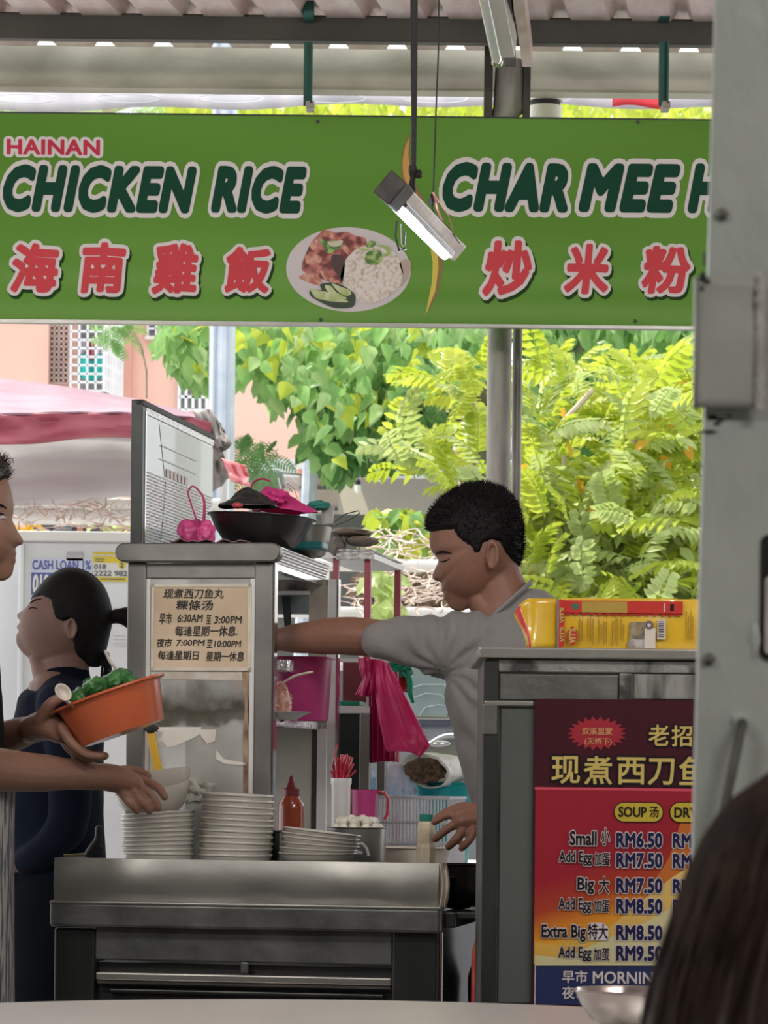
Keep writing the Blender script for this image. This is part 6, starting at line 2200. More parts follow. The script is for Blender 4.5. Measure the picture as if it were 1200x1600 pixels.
# near arm, hand on the bowls
mb.limb([Q(-90, 985, -0.19), Q(-70, 1090, -0.20), Q(-48, 1195, -0.20)], [0.052, 0.046, 0.042], 16)
mb.limb([Q(-48, 1195, -0.20), Q(0, 1203, -0.12), Q(60, 1207, -0.03), Q(115, 1210, 0.05), Q(150, 1213, 0.10)], [0.042, 0.0385, 0.034, 0.0275, (0.029, 0.025)], 18)
r_ = lambda u, v, dy=0.0: W(u, v, YM + 0.16 + dy)
hand(mb, [(r_(152, 1213, -0.06), (0.028, 0.025)), (r_(176, 1216, -0.03), (0.034, 0.026)), (r_(202, 1224, -0.005), (0.036, 0.022))],
     [[r_(203, 1214, 0.025), r_(228, 1221, 0.02), r_(247, 1231, 0.005), r_(257, 1245, -0.002)],
      [r_(203, 1222, 0.0), r_(226, 1234, -0.018), r_(240, 1248, -0.022), r_(247, 1262, -0.016)],
      [r_(198, 1230, -0.018), r_(214, 1245, -0.034), r_(226, 1256, -0.030), r_(233, 1267, -0.020)],
      [r_(188, 1236, -0.030), r_(199, 1251, -0.042), r_(208, 1260, -0.036), r_(214, 1268, -0.026)]],
     [r_(172, 1212, 0.03), r_(190, 1205, 0.055), r_(212, 1206, 0.06), r_(230, 1212, 0.05)], 0.0098)
# far arm, hand cupping the orange bowl
mb.limb([Q(-90, 985, 0.19), Q(-78, 1090, 0.20), Q(-60, 1180, 0.18)], [0.052, 0.046, 0.042], 16)
mb.limb([Q(-60, 1180, 0.18), Q(-20, 1165, 0.14), Q(20, 1149, 0.10), Q(50, 1140, 0.07)], [0.042, 0.038, 0.030, (0.028, 0.025)], 18)
s_ = lambda u, v, dy=0.0: W(u, v, YM + 0.04 + dy)
hand(mb, [(s_(50, 1140, 0.02), (0.027, 0.026)), (s_(74, 1133, 0.0), (0.034, 0.028)), (s_(98, 1144, 0.0), (0.038, 0.020))],
     [[s_(96, 1137, -0.036), s_(114, 1162, -0.050), s_(136, 1178, -0.045), s_(158, 1180, -0.038)],
      [s_(98, 1144, -0.012), s_(116, 1172, -0.014), s_(140, 1184, -0.012), s_(164, 1181, -0.010)],
      [s_(96, 1146, 0.012), s_(112, 1172, 0.014), s_(134, 1184, 0.014), s_(156, 1182, 0.016)],
      [s_(92, 1144, 0.034), s_(106, 1168, 0.038), s_(124, 1180, 0.040), s_(140, 1182, 0.042)]],
     [s_(62, 1126, -0.022), s_(74, 1106, -0.040), s_(84, 1096, -0.046), s_(97, 1090, -0.046)], 0.0098)
remesh(mb, 'body', skin2, man, 0.0033, 2)
sm_ = MB()
sm_.limb([Q(-86, 958), Q(-90, 990), Q(-92, 1080), Q(-92, 1200), Q(-88, 1330), Q(-88, 1440)], [(0.10, 0.07), (0.17, 0.10), (0.175, 0.108), (0.165, 0.110), (0.165, 0.112), (0.17, 0.118)], 28)
sm_.limb([Q(-88, 985, -0.20), Q(-86, 962, -0.10), Q(-84, 955), Q(-86, 962, 0.10), Q(-88, 985, 0.20)], [(0.06, 0.062), (0.07, 0.06), (0.07, 0.055), (0.07, 0.06), (0.06, 0.062)], 20)
sm_.limb([Q(-90, 990, -0.20), Q(-72, 1080, -0.21), Q(-54, 1160, -0.21)], [0.063, 0.060, 0.056], 18)
sm_.limb([Q(-90, 990, 0.20), Q(-78, 1080, 0.21), Q(-62, 1160, 0.20)], [0.063, 0.060, 0.056], 18)
remesh(sm_, 'shirt', mat('black_cloth', (0.012, 0.014, 0.014), 0.9, 0, 0.3, 6, spec=0.1), man, 0.007, 3, lambda p, n_: p + n_ * (0.004 * noise.noise(p * 9) + 0.002 * noise.noise(p * 25)))
ap = MB()


def apf(u, v):
    a = (-0.62 + 1.24 * u) * pi * 0.9
    z = Q(0, 1225).z + (Q(0, 1600).z - Q(0, 1225).z) * v
    k = 1 + 0.03 * sin(u * 20 + v * 3) * v
    return Vector((Q(-88, 1300).x + 0.124 * cos(a) * k, YM + 0.182 * sin(a) * k, z))


ap.grid(apf, 40, 14).build('apron', mat('striped_apron', (0.10, 0.11, 0.12), 0.8, 0, 0, 26, 0.2, 60, col2=(0.42, 0.42, 0.42), stretch=(1, 4, 0.5), ramp=(0.45, 0.55)), man, solid=0.003)
tm_ = MB()
tm_.limb([Q(-90, 1420), Q(-92, 1500)], [(0.16, 0.115), (0.165, 0.12)], 24)
for sd_ in (-1, 1):
    tm_.limb([(Q(-92, 1500).x, YM + sd_ * 0.09, Q(0, 1490).z), (Q(-92, 1500).x + 0.01, YM + sd_ * 0.10, 0.42), (Q(-92, 1500).x - 0.01, YM + sd_ * 0.11, 0.09)], [0.088, 0.064, 0.052], 18)
    xx = Q(-92, 1500).x
    MB().limb([(xx - 0.05, YM + sd_ * 0.11, 0.045), (xx + 0.05, YM + sd_ * 0.115, 0.04), (xx + 0.15, YM + sd_ * 0.12, 0.03)], [(0.04, 0.045), (0.04, 0.04), (0.035, 0.027)], 14).build('shoe', black, man)
remesh(tm_, 'trousers', mat('denim', (0.02, 0.045, 0.09), 0.85, 0, 0.2, 20), man, 0.009, 3)
HMh = Head((-55, 790), [(14, 730), (13, 748), (2, 765), (-20, 830), (-60, 860), (-100, 858), (-128, 835), (-137, 800), (-134, 755), (-110, 718), (-68, 698), (-28, 700), (2, 712)], YM, 0.084, smooth_sig=3)
hair(man, HMh, [(30, 700), (22, 742), (10, 752), (-8, 762), (-28, 780), (-38, 800), (-50, 820), (-60, 800), (-75, 805), (-85, 840), (-110, 862), (-150, 850), (-150, 690), (-30, 680)], spikes=1800, splen=(0.005, 0.016), seed=5, m=mat('brown_black_hair', (0.022, 0.014, 0.011), 0.5, 0, 0.3, 60))
MB().tube([Q(8, 722, -0.02), Q(14, 716, -0.02), Q(20, 717, -0.02), Q(21, 724, -0.02)], [0.0012, 0.001, 0.0008, 0.0005], 5).build('loose_curl', hairm, man)
for sd_ in (-1, 1):
    MB().limb([HM.on(14, 797, 0.0005, sd_), HM.on(5, 793, 0.001, sd_), HM.on(-10, 797, 0.001, sd_)], [0.001, 0.0024, 0.001], 8).build('eyebrow', hairm, man)
    MB().blob(HM.on(7, 812, -0.006, sd_), (0.008, 0.008, 0.0045), 0.0, 1, 1, 2).build('eye', eyew, man)
    MB().limb([HM.on(12, 808, 0.0015, sd_), HM.on(5, 806, 0.002, sd_), HM.on(-4, 809, 0.001, sd_)], [0.0008, 0.0014, 0.0008], 8).build('eyelashes', hairm, man)

# orange bowl of greens in his hand
YB = 5.74
tilt = radians(-20)
rc_ = W(169, 1082, YB)
Tb = Matrix.Translation(rc_) @ Matrix.Rotation(tilt, 4, 'Y')
kb = YB / FPX
orb = thing('orange_bowl', 'tilted orange plastic bowl full of green vegetables in his hand', 'bowl', rc_)
Rb = 92 * kb
hb_ = 68 * kb
MB(Tb).lathe([(Rb * 0.74, -hb_), (Rb * 0.76, -hb_ + 0.003), (Rb * 0.90, -0.010), (Rb * 0.92, -0.006), (Rb, -0.004), (Rb, 0.0), (Rb * 0.93, 0.0), (Rb * 0.88, -0.006), (Rb * 0.73, -hb_ + 0.006), (0, -hb_ + 0.005)], 56).build(
    'bowl', mat('orange_plastic', (0.62, 0.14, 0.055), 0.3, 0, 0.05, 4, transl=0.12, coat=0.3), orb)
grn = mat('cut_greens', (0.012, 0.09, 0.02), 0.4, 0, 0, 30, 0.3, 60, col2=(0.06, 0.22, 0.05))
random.seed(11)
first = None
for k, (a, b, c, sx_) in enumerate(((-0.045, -0.03, 0.012, 1.1), (-0.015, -0.045, 0.02, 1.3), (0.02, -0.02, 0.020, 1.4), (0.035, 0.02, 0.018, 1.4), (0.0, 0.03, 0.020, 1.2), (-0.035, 0.035, 0.012, 1.2), (0.045, -0.03, 0.010, 1.0), (-0.02, 0.0, 0.022, 1.2), (0.015, 0.05, 0.010, 1.1))):
    o = MB().blob((0, 0, 0), (0.020 * sx_, 0.017 * sx_, 0.013 * sx_), 0.14, 2.4, k, 3).build('cut_vegetable', grn)
    o.location = Tb @ Vector((a, b, c - 0.006))
    o.rotation_euler = (random.random(), random.random(), random.random() * 6)
    tag(o, 'piece of dark green vegetable in the tilted orange bowl', 'vegetable', 'greens in the orange bowl')
o = MB().blob((0, 0, 0), (0.012, 0.010, 0.005), 0.2, 2, 4, 2).build('carrot_slice', mat('carrot', (0.66, 0.20, 0.03), 0.5))
o.location = W(138, 1076, YB)
tag(o, 'small orange carrot slice among the greens', 'carrot')
t = thing('soup_spoon', 'white plastic soup spoon lying on the rim of the orange bowl', 'spoon', W(100, 1085, YB))
spm = mat('spoon_plastic', (0.58, 0.52, 0.44), 0.35, 0, 0.03)


def spoonf(u, v):
    r = v
    a = 2 * pi * u
    return Vector((0.017 * r * cos(a), 0.013 * r * sin(a), 0.010 * r * r))


Ms = Matrix.Translation(W(97, 1084, YB - 0.085)) @ Matrix.Rotation(radians(50), 4, 'Y') @ Matrix.Rotation(radians(65), 4, 'X')
mb = MB(Ms).grid(spoonf, 28, 6, closed_u=True)
mb.build('scoop', spm, t, solid=0.0022)
MB().limb([W(104, 1095, YB - 0.085), W(122, 1106, YB - 0.06), W(146, 1098, YB - 0.03)], [(0.005, 0.004), (0.006, 0.003), (0.005, 0.0025)], 10).build('handle', spm, t)
t = thing('spoon_handle', 'pale spoon standing up at the back of the orange bowl', 'spoon', W(190, 1070, YB))
MB().limb([W(165, 1018, YB + 0.03), W(172, 1033, YB + 0.03), W(184, 1048, YB + 0.02), W(205, 1075, YB + 0.0)], [(0.004, 0.003), (0.005, 0.003), (0.006, 0.003), (0.008, 0.003)], 10).build('handle', spm, t)
MB().blob(W(206, 1078, YB), (0.014, 0.012, 0.006), 0.03, 2, 1, 3).build('scoop', spm, t)
# yellow-handled scoop showing under the bowl
t = thing('yellow_handle_brush', 'brush with a flat yellow handle leaning in front of the cabinet', 'brush', at(248, 1236, 0.16))
MB().prism([at(229, 1146, 0.165), at(241, 1143, 0.165), at(257, 1218, 0.16), at(243, 1222, 0.16)], (0, 1, 0), 0.008).build('handle', mat('yellow_plastic', (0.62, 0.36, 0.02), 0.4, 0, 0.06), t, bevel=0.002)
MB().blob(at(236, 1139, 0.165), (0.013, 0.009, 0.007), 0.25, 3, 2, 3).build('bristle_head', grime, t)

# ------------------------------------------------------------------ the woman behind, head raised
YW = 7.1
V = lambda u, v, dy=0.0: W(u, v, YW + dy)
wom = thing('person', 'woman with a black ponytail and navy shirt looking up beyond the cart', 'person', (V(88, 1300).x, YW, 0))
out_w = [(62, 925), (50, 938), (45, 944), (42, 949), (37, 953), (29, 958), (26, 963), (31, 969), (32, 973), (26, 978), (26, 982), (31, 986), (26, 991), (25, 998), (26, 1006), (31, 1015), (42, 1026),
         (70, 1040), (105, 1040), (140, 1020), (158, 990), (163, 955), (158, 920), (140, 900), (112, 892), (85, 900)]
HW = Head((95, 965), out_w, YW, 0.072)
mb = MB()
HW.mesh(mb)
ear(mb, HW, 116, 985, 8, 15, -1, 1)
ear(mb, HW, 116, 985, 8, 15, 1, 1)
mb.limb([V(100, 1000), V(100, 1040), V(97, 1075), V(95, 1110)], [(0.047, 0.060), (0.048, 0.056), (0.055, 0.06), (0.07, 0.07)], 20)
mb.limb([V(55, 1030, 0), V(72, 1055), V(90, 1080)], [(0.03, 0.014), (0.04, 0.03), (0.045, 0.04)], 16)
mb.limb([V(92, 1100), V(88, 1250), V(88, 1370)], [(0.12, 0.08), (0.11, 0.09), (0.13, 0.10)], 20)
for sd_ in (-1, 1):
    mb.limb([V(98, 1105, sd_ * 0.15), V(115, 1200, sd_ * 0.18), V(105, 1290, sd_ * 0.18)], [0.043, 0.038, 0.033], 14)
    mb.limb([V(105, 1290, sd_ * 0.18), V(70, 1330, sd_ * 0.16), V(30, 1350, sd_ * 0.12)], [0.033, 0.028, 0.021], 14)
    e_ = lambda u, v, dy: V(u, v, sd_ * dy)
    hand(mb, [(e_(30, 1350, 0.12), (0.022, 0.018)), (e_(8, 1358, 0.10), (0.030, 0.014))],
         [[e_(6, 1358, 0.125 - 0.02 * i), e_(-14, 1364, 0.12 - 0.02 * i), e_(-28, 1374 + i, 0.115 - 0.02 * i)] for i in range(4)],
         [e_(22, 1352, 0.09), e_(6, 1346, 0.07), e_(-6, 1348, 0.06)], 0.0078)
remesh(mb, 'body', skin3, wom, 0.0034, 2)
sm_ = MB()
sm_.limb([V(97, 1078), V(94, 1100), V(90, 1150), V(84, 1210), V(82, 1280), V(86, 1360), V(88, 1400)], [(0.075, 0.065), (0.13, 0.095), (0.15, 0.105), (0.145, 0.112), (0.14, 0.115), (0.145, 0.115), (0.15, 0.12)], 26)
sm_.limb([V(98, 1110, -0.15), V(98, 1088, 0), V(98, 1110, 0.15)], [(0.055, 0.062), (0.06, 0.055), (0.055, 0.062)], 20)
sm_.limb([V(100, 1062), V(98, 1090)], [(0.058, 0.062), (0.075, 0.075)], 20)
for sd_ in (-1, 1):
    sm_.limb([V(98, 1118, sd_ * 0.145), V(106, 1165, sd_ * 0.165), V(110, 1225, sd_ * 0.18), V(104, 1290, sd_ * 0.18), V(70, 1328, sd_ * 0.16), V(42, 1345, sd_ * 0.13)], [0.056, 0.050, 0.047, 0.044, 0.037, 0.030], 16)
navy = mat('navy_cloth', (0.005, 0.008, 0.017), 0.9, 0, 0.25, 5, spec=0.1)
remesh(sm_, 'shirt', navy, wom, 0.007, 4, lambda p, n_: p + n_ * (0.004 * noise.noise(p * 9) + 0.002 * noise.noise(p * 24)))
tm_ = MB()
tm_.limb([V(88, 1380), V(80, 1450), V(74, 1520)], [(0.15, 0.12), (0.165, 0.135), (0.15, 0.13)], 24)
for sd_ in (-1, 1):
    xx = V(74, 1520).x
    tm_.limb([(xx, YW + sd_ * 0.08, V(0, 1510).z), (xx, YW + sd_ * 0.085, 0.42), (xx - 0.02, YW + sd_ * 0.09, 0.08)], [0.095, 0.07, 0.055], 18)
    MB().limb([(xx + 0.03, YW + sd_ * 0.09, 0.04), (xx - 0.05, YW + sd_ * 0.09, 0.035), (xx - 0.14, YW + sd_ * 0.09, 0.026)], [(0.036, 0.038), (0.036, 0.032), (0.03, 0.024)], 12).build('shoe', black, wom)
remesh(tm_, 'trousers', mat('black_trousers', (0.006, 0.008, 0.012), 0.9, 0, 0.2, spec=0.1), wom, 0.009, 3)
HWh = Head((110, 955), [(48, 938), (62, 915), (82, 896), (108, 886), (138, 893), (160, 912), (172, 938), (176, 965), (172, 990), (165, 1020), (158, 1040), (140, 1042), (118, 1030), (90, 1010), (70, 985), (56, 955)], YW, 0.079, smooth_sig=3)
hair(wom, HWh, [(44, 938), (50, 940), (66, 930), (84, 938), (87, 955), (90, 970), (104, 974), (112, 970), (122, 974), (124, 990), (120, 1002), (120, 1030), (135, 1050), (190, 1040), (190, 880), (60, 870)], spikes=0)
MB().limb([V(170, 968), V(183, 963), V(205, 966), V(232, 985), V(246, 1020)], [0.012, (0.020, 0.0165), (0.028, 0.024), (0.028, 0.022), (0.012, 0.008)], 16).build('ponytail', hairm, wom)
mb = MB()
random.seed(6)
for k in range(60):
    u_ = 158 + random.random() * 16
    mb.tube([V(u_ - 4, 1020, random.uniform(-0.04, 0.04)), V(u_, 1040, random.uniform(-0.04, 0.04)), V(u_ + random.uniform(-3, 5), 1062 + random.random() * 12, random.uniform(-0.04, 0.04))], [0.0011, 0.0009, 0.0003], 4)
mb.build('loose_hair', hairm, wom, kind='stuff')
for sd_ in (-1, 1):
    MB().limb([HW.on(50, 944, 0.0005, sd_), HW.on(57, 939, 0.001, sd_), HW.on(68, 938, 0.001, sd_)], [0.001, 0.002, 0.001], 8).build('eyebrow', hairm, wom)
    MB().limb([HW.on(48, 953, 0.0005, sd_), HW.on(54, 951, 0.001, sd_), HW.on(62, 953, 0.001, sd_)], [0.0008, 0.0014, 0.0008], 8).build('eyelashes', hairm, wom)

# ------------------------------------------------------------------ the diner whose hair fills the lower right corner
YF = 1.75
G = lambda u, v, dy=0.0: W(u, v, YF + dy)
din = thing('person', 'seated diner seen from behind, long brown hair filling the lower right corner', 'person', (G(1400, 1500).x, YF, 0))
hc = G(1390, 1500)
mb = MB()
mb.blob(G(1395, 1535), (0.072, 0.080, 0.112), 0.0, 1, 1, 4)
mb.limb([G(1390, 1600), G(1395, 1760), G(1395, 1850)], [0.05, 0.055, 0.07], 16)
mb.blob(G(1395, 1545) + Vector((-0.004, 0.084, -0.005)), (0.012, 0.018, 0.02), 0, 1, 1, 2)
for sd_ in (-1, 1):
    mb.blob(G(1395, 1545) + Vector((sd_ * 0.073, 0.01, 0)), (0.008, 0.018, 0.03), 0, 1, 1, 2)
zS = 0.80
bx_ = G(1395, 1800).x
mb.limb([(bx_ - 0.17, YF, zS), (bx_, YF, zS + 0.05), (bx_ + 0.17, YF, zS)], [0.05, 0.07, 0.05], 16)
mb.limb([(bx_, YF, zS), (bx_, YF, 0.62), (bx_, YF, 0.50)], [(0.10, 0.14), (0.09, 0.13), (0.12, 0.16)], 18)
for sd_ in (-1, 1):
    mb.limb([(bx_ + sd_ * 0.19, YF, zS - 0.02), (bx_ + sd_ * 0.22, YF + 0.02, 0.65), (bx_ + sd_ * 0.20, YF + 0.05, 0.55)], [0.045, 0.04, 0.035], 12)
    mb.limb([(bx_ + sd_ * 0.20, YF + 0.05, 0.55), (bx_ + sd_ * 0.16, YF + 0.20, 0.54), (bx_ + sd_ * 0.10, YF + 0.32, 0.53)], [0.035, 0.03, 0.022], 12)
    hx = bx_ + sd_ * 0.10
    hand(mb, [(Vector((hx, YF + 0.33, 0.53)), (0.022, 0.018)), (Vector((hx - sd_ * 0.01, YF + 0.38, 0.525)), (0.014, 0.034))],
         [[Vector((hx - sd_ * (0.01 - 0.035 + 0.019 * i + 0.00), YF + 0.39, 0.525)), Vector((hx - sd_ * (-0.025 + 0.019 * i), YF + 0.425, 0.522)), Vector((hx - sd_ * (-0.022 + 0.018 * i), YF + 0.455, 0.512))] for i in range(4)],
         [Vector((hx - sd_ * 0.03, YF + 0.35, 0.53)), Vector((hx - sd_ * 0.05, YF + 0.385, 0.525)), Vector((hx - sd_ * 0.052, YF + 0.41, 0.52))], 0.008)
remesh(mb, 'body', skin3, din, 0.006, 3)
sm_ = MB()
sm_.limb([(bx_ - 0.18, YF, zS - 0.01), (bx_, YF, zS + 0.035), (bx_ + 0.18, YF, zS - 0.01)], [0.065, 0.075, 0.065], 16)
sm_.limb([(bx_, YF, zS), (bx_, YF, 0.62), (bx_, YF, 0.47)], [(0.115, 0.16), (0.11, 0.15), (0.13, 0.17)], 20)
remesh(sm_, 'blouse', mat('brown_blouse', (0.06, 0.04, 0.035), 0.85, 0, 0.2), din, 0.01, 3)
tm_ = MB()
for sd_ in (-1, 1):
    tm_.limb([(bx_ + sd_ * 0.09, YF, 0.50), (bx_ + sd_ * 0.11, YF + 0.40, 0.50), (bx_ + sd_ * 0.11, YF + 0.43, 0.46), (bx_ + sd_ * 0.11, YF + 0.42, 0.09)], [0.09, 0.07, 0.06, 0.045], 16)
    MB().limb([(bx_ + sd_ * 0.11, YF + 0.38, 0.04), (bx_ + sd_ * 0.11, YF + 0.48, 0.035), (bx_ + sd_ * 0.11, YF + 0.56, 0.026)], [(0.036, 0.038), (0.036, 0.032), (0.03, 0.024)], 12).build('shoe', black, din)
remesh(tm_, 'trousers', MATS['dark_cloth'], din, 0.01, 3)
fh = mat('brown_hair', (0.020, 0.011, 0.008), 0.6, 0, 0, 40, col2=(0.060, 0.032, 0.022), stretch=(3, 3, 0.4), spec=0.2)
edge = [(1395, 1168), (1300, 1175), (1240, 1192), (1200, 1218), (1152, 1254), (1110, 1308), (1080, 1378), (1054, 1455), (1028, 1535), (1010, 1610), (1002, 1720), (1010, 1840)]


def hairf(u, v):
    """hair as a bell: v from crown down, u around"""
    n = len(edge) - 1
    t_ = v * n
    i = min(int(t_), n - 1)
    w_ = t_ - i
    eu = edge[i][0] + (edge[i + 1][0] - edge[i][0]) * w_
    ev = edge[i][1] + (edge[i + 1][1] - edge[i][1]) * w_
    c_ = G(1395, ev)
    rx = c_.x - G(eu, ev).x
    a = 2 * pi * u
    k = 1 + 0.03 * noise.noise(Vector((cos(a) * 6, sin(a) * 6, v * 2))) + 0.012 * sin(a * 37 + 3 * v)
    return Vector((c_.x - rx * cos(a) * k, c_.y + rx * 0.95 * sin(a) * k, c_.z))


MB().grid(hairf, 120, 40, closed_u=True).build('hair', fh, din)
mb = MB()
random.seed(12)
for k in range(900):
    u0 = random.random()
    v0 = random.random() * 0.25
    ll = random.uniform(0.35, 0.75)
    tw = random.uniform(-0.03, 0.03)
    off = random.uniform(0.999, 1.02)
    pts = []
    for j in range(9):
        v_ = min(1, v0 + ll * j / 8)
        p = hairf(u0 + tw * j / 8, v_)
        c_ = Vector((G(1395, 1400).x, YF, p.z))
        pts.append(c_ + (p - c_) * off)
    mb.tube(pts, [random.uniform(0.0006, 0.0016)] * 8 + [0.0003], 4)
mb.build('hair_strands', mat('hair_light_strand', (0.045, 0.025, 0.018), 0.55, 0, 0.5, 30, spec=0.3), din, kind='stuff')
# stool under her
st = thing('plastic_stool', 'round stool under the diner at the lower right', 'stool', (bx_, YF, 0))
Tst = Matrix.Translation((bx_, YF, -0.06))
redst = mat('red_stool', (0.45, 0.02, 0.02), 0.4)
MB(Tst).lathe([(0, 0.37), (0.15, 0.37), (0.165, 0.385), (0.16, 0.40), (0, 0.40)], 28).build('seat', redst, st)
for k in range(4):
    a = pi / 4 + k * pi / 2
    MB(Tst).tube([(0.12 * cos(a), 0.12 * sin(a), 0.37), (0.17 * cos(a), 0.17 * sin(a), 0.06)], [0.018, 0.014], 8).build('leg', redst, st)

# ================================================================== BEYOND THE STALL
# ------------------------------------------------------------------ lamp posts
bluepole = mat('galvanised_pole', (0.50, 0.56, 0.66), 0.5, 0.2, 0, 14, 0.1, 50, col2=(0.62, 0.67, 0.76))
for u, v, Y_, wpx, top, lab in ((347, 600, 13.0, 21, 6.0, 'thick pale octagonal steel pole behind the menu board'), (456, 700, 16.0, 13, 3.1, 'thinner pale steel pole among the leaves behind the bags')):
    p = W(u, v, Y_)
    r_p = wpx * Y_ / FPX
    t = thing('steel_pole', lab, 'pole', (p.x, Y_, 0))
    ln_ = 0.0 if Y_ < 14 else 0.035
    MB(Matrix.Translation((p.x, Y_, 0)) @ Matrix.Shear('XY', 4, (ln_, 0))).lathe([(r_p, 0), (r_p * 0.98, 2.0), (r_p * 0.93, top), (0, top + 0.01)], 8).build('shaft', bluepole, t, smooth=False)
    MB(Matrix.Translation((p.x, Y_, 0))).lathe([(r_p * 1.9, 0), (r_p * 1.9, 0.02), (r_p * 1.1, 0.03), (0, 0.03)], 16).build('base_plate', bluepole, t, smooth=False)
    if Y_ < 14:
        for sd_ in (-1, 1):
            MB().box(p.x - 0.004 + sd_ * r_p * 0.55, p.x + 0.004 + sd_ * r_p * 0.55, Y_ - r_p, Y_ - r_p + 0.01, 0, top).build('seam', flat('seam_grey', (0.42, 0.47, 0.55)), t, smooth=False)

# ------------------------------------------------------------------ pink apartment building
YB1 = 24.0
pinkw = mat('pink_wall', (0.72, 0.42, 0.33), 0.85, 0, 0, 0.6, col2=(0.80, 0.52, 0.43))
pinkd = mat('pink_trim', (0.66, 0.34, 0.27), 0.85, 0, 0.05, 1)
bld = thing('apartment_building', 'pink rendered apartment building with caged windows behind the canopy', 'building', (W(100, 600, YB1).x, YB1, 0))
zt_b = W(100, 260, YB1).z
x0_, x1_ = W(-500, 600, YB1).x, W(470, 600, YB1).x
MB().box(x0_, x1_, YB1, YB1 + 8, 0, zt_b).build('wall', pinkw, bld, smooth=False)
xa_ = W(201, 560, YB1).x
MB().box(xa_ - 0.03, xa_ + 0.03, YB1 - 0.12, YB1, 0, zt_b).build('downpipe', pinkd, bld, smooth=False)
MB().box(x0_, W(78, 560, YB1).x, YB1 - 0.10, YB1, 0, zt_b).build('wall_fin', pinkw, bld, smooth=False)
MB().box(x0_ - 0.1, x1_ + 0.1, YB1 - 0.3, YB1 + 8.1, zt_b, zt_b + 0.2).build('roof_edge', pinkd, bld, smooth=False)
grille = mat('white_grille', (0.80, 0.80, 0.82), 0.5, 0, 0.03)
brownish = mat('brown_shutter', (0.22, 0.12, 0.10), 0.7, 0, 0.2, 5)
darkp = mat('window_dark', (0.10, 0.10, 0.11), 0.3, 0, 0, 3, col2=(0.24, 0.22, 0.22))


def bwin(u0, v0, u1, v1, nx, nz, glass, bar, proud=0.0, th=0.012):
    a = wrect(u0, v0, u1, v1, YB1 - proud)
    w_ = MB().box(a[0], a[2], YB1 - 0.03, YB1 + 0.02, a[1], a[3]).build('window', glass, bld, smooth=False)
    mb = MB()
    for k in range(nx + 1):
        x = a[0] + (a[2] - a[0]) * k / nx
        mb.box(x - th / 2, x + th / 2, YB1 - proud - 0.06, YB1 - proud - 0.045, a[1], a[3])
    for k in range(nz + 1):
        z = a[1] + (a[3] - a[1]) * k / nz
        mb.box(a[0], a[2], YB1 - proud - 0.06, YB1 - proud - 0.045, z - th / 2, z + th / 2)
    mb.build('grille', bar, w_, smooth=False)
    return a, w_


bwin(79, 470, 108, 600, 4, 16, brownish, mat('pale_brown', (0.55, 0.40, 0.36), 0.6))
a, w_ = bwin(112, 440, 164, 612, 4, 13, darkp, grille, 0.5, 0.013)
a2 = wrect(164, 470, 197, 612, YB1)
mb = MB()
for k in range(9):
    z = a[1] + (a[3] - a[1]) * k * 1.5 / 13
    mb.add([Vector((a[2], YB1 - 0.56, z)), Vector((a2[2], YB1 - 0.05, z - 0.02)), Vector((a2[2], YB1 - 0.05, z + 0.0)), Vector((a[2], YB1 - 0.56, z + 0.02))], [(0, 1, 2, 3)])
for k in range(8):
    w2 = k / 7
    x, y = a[2] + (a2[2] - a[2]) * w2, YB1 - 0.56 + 0.5 * w2
    mb.box(x - 0.008, x + 0.008, y - 0.008, y + 0.008, a[1], a[3])
mb.build('side_grille', grille, bld, smooth=False, solid=0.004)
MB().box(a[2], a2[2], YB1 - 0.03, YB1 + 0.01, a[1], a[3]).build('window', mat('pale_pane', (0.55, 0.52, 0.52), 0.5, 0, 0.1, 2), bld, smooth=False)
bwin(232, 470, 258, 530, 2, 4, darkp, grille)
bwin(281, 560, 324, 642, 4, 4, darkp, grille, 0, 0.02)
MB().box(W(228, 530, YB1).x, W(262, 530, YB1).x, YB1 - 0.1, YB1, W(245, 533, YB1).z, W(245, 528, YB1).z).build('window_sill', mat('cream_sill', (0.75, 0.68, 0.62), 0.7), bld, smooth=False)
for nm, u0, v0, u1, v1, c_, lab in (('washing', 122, 554, 163, 594, (0.02, 0.42, 0.40), 'turquoise cloth hanging inside the caged window'), ('washing', 134, 530, 148, 562, (0.45, 0.12, 0.18), 'dark pink garment hung inside the caged window'),
                                    ('washing', 148, 532, 163, 554, (0.62, 0.60, 0.66), 'pale garment hung inside the caged window'), ('washing', 124, 530, 134, 552, (0.50, 0.50, 0.55), 'greyish garment at the left of the caged window')):
    a = wrect(u0, v0, u1, v1, YB1 - 0.3)
    o = MB().grid(lambda u, v: (a[0] + (a[2] - a[0]) * u, YB1 - 0.3 + 0.02 * sin(u * 14), a[1] + (a[3] - a[1]) * v + 0.015 * sin(u * 9) * (1 - v)), 14, 4).build(nm, mat('cloth_%d' % u0, c_, 0.8, 0, 0.08), solid=0.01)
    tag(o, lab, 'laundry')

# cream house wall glimpsed between branches, and the grey lean-to wall
h2 = thing('cream_house', 'cream rendered house glimpsed between the tree branches', 'building', (W(690, 660, 26).x, 26, 0))
a = wrect(560, 590, 760, 712, 26)
MB().box(a[0], a[2], 26, 30, 0, a[3]).build('wall', mat('cream_wall', (0.80, 0.66, 0.52), 0.8, 0, 0.05, 1), h2, smooth=False)
MB().box(a[0] - 0.2, a[2] + 0.2, 25.6, 30.2, a[1], a[1] + 0.16).build('ledge', mat('cream_sill', (1, 1, 1)), h2, smooth=False)
gw = thing('lean_to', 'plain grey-beige lean-to wall with a pale metal roof edge', 'building', (W(590, 800, 19).x, 19, 0))
a = wrect(505, 742, 1150, 1100, 19)
greyw = mat('grey_wall', (0.42, 0.39, 0.35), 0.85, 0, 0, 0.7, col2=(0.50, 0.47, 0.43))
MB().box(a[0], a[2], 19, 23, 0, W(600, 742, 19).z).build('wall', greyw, gw, smooth=False)
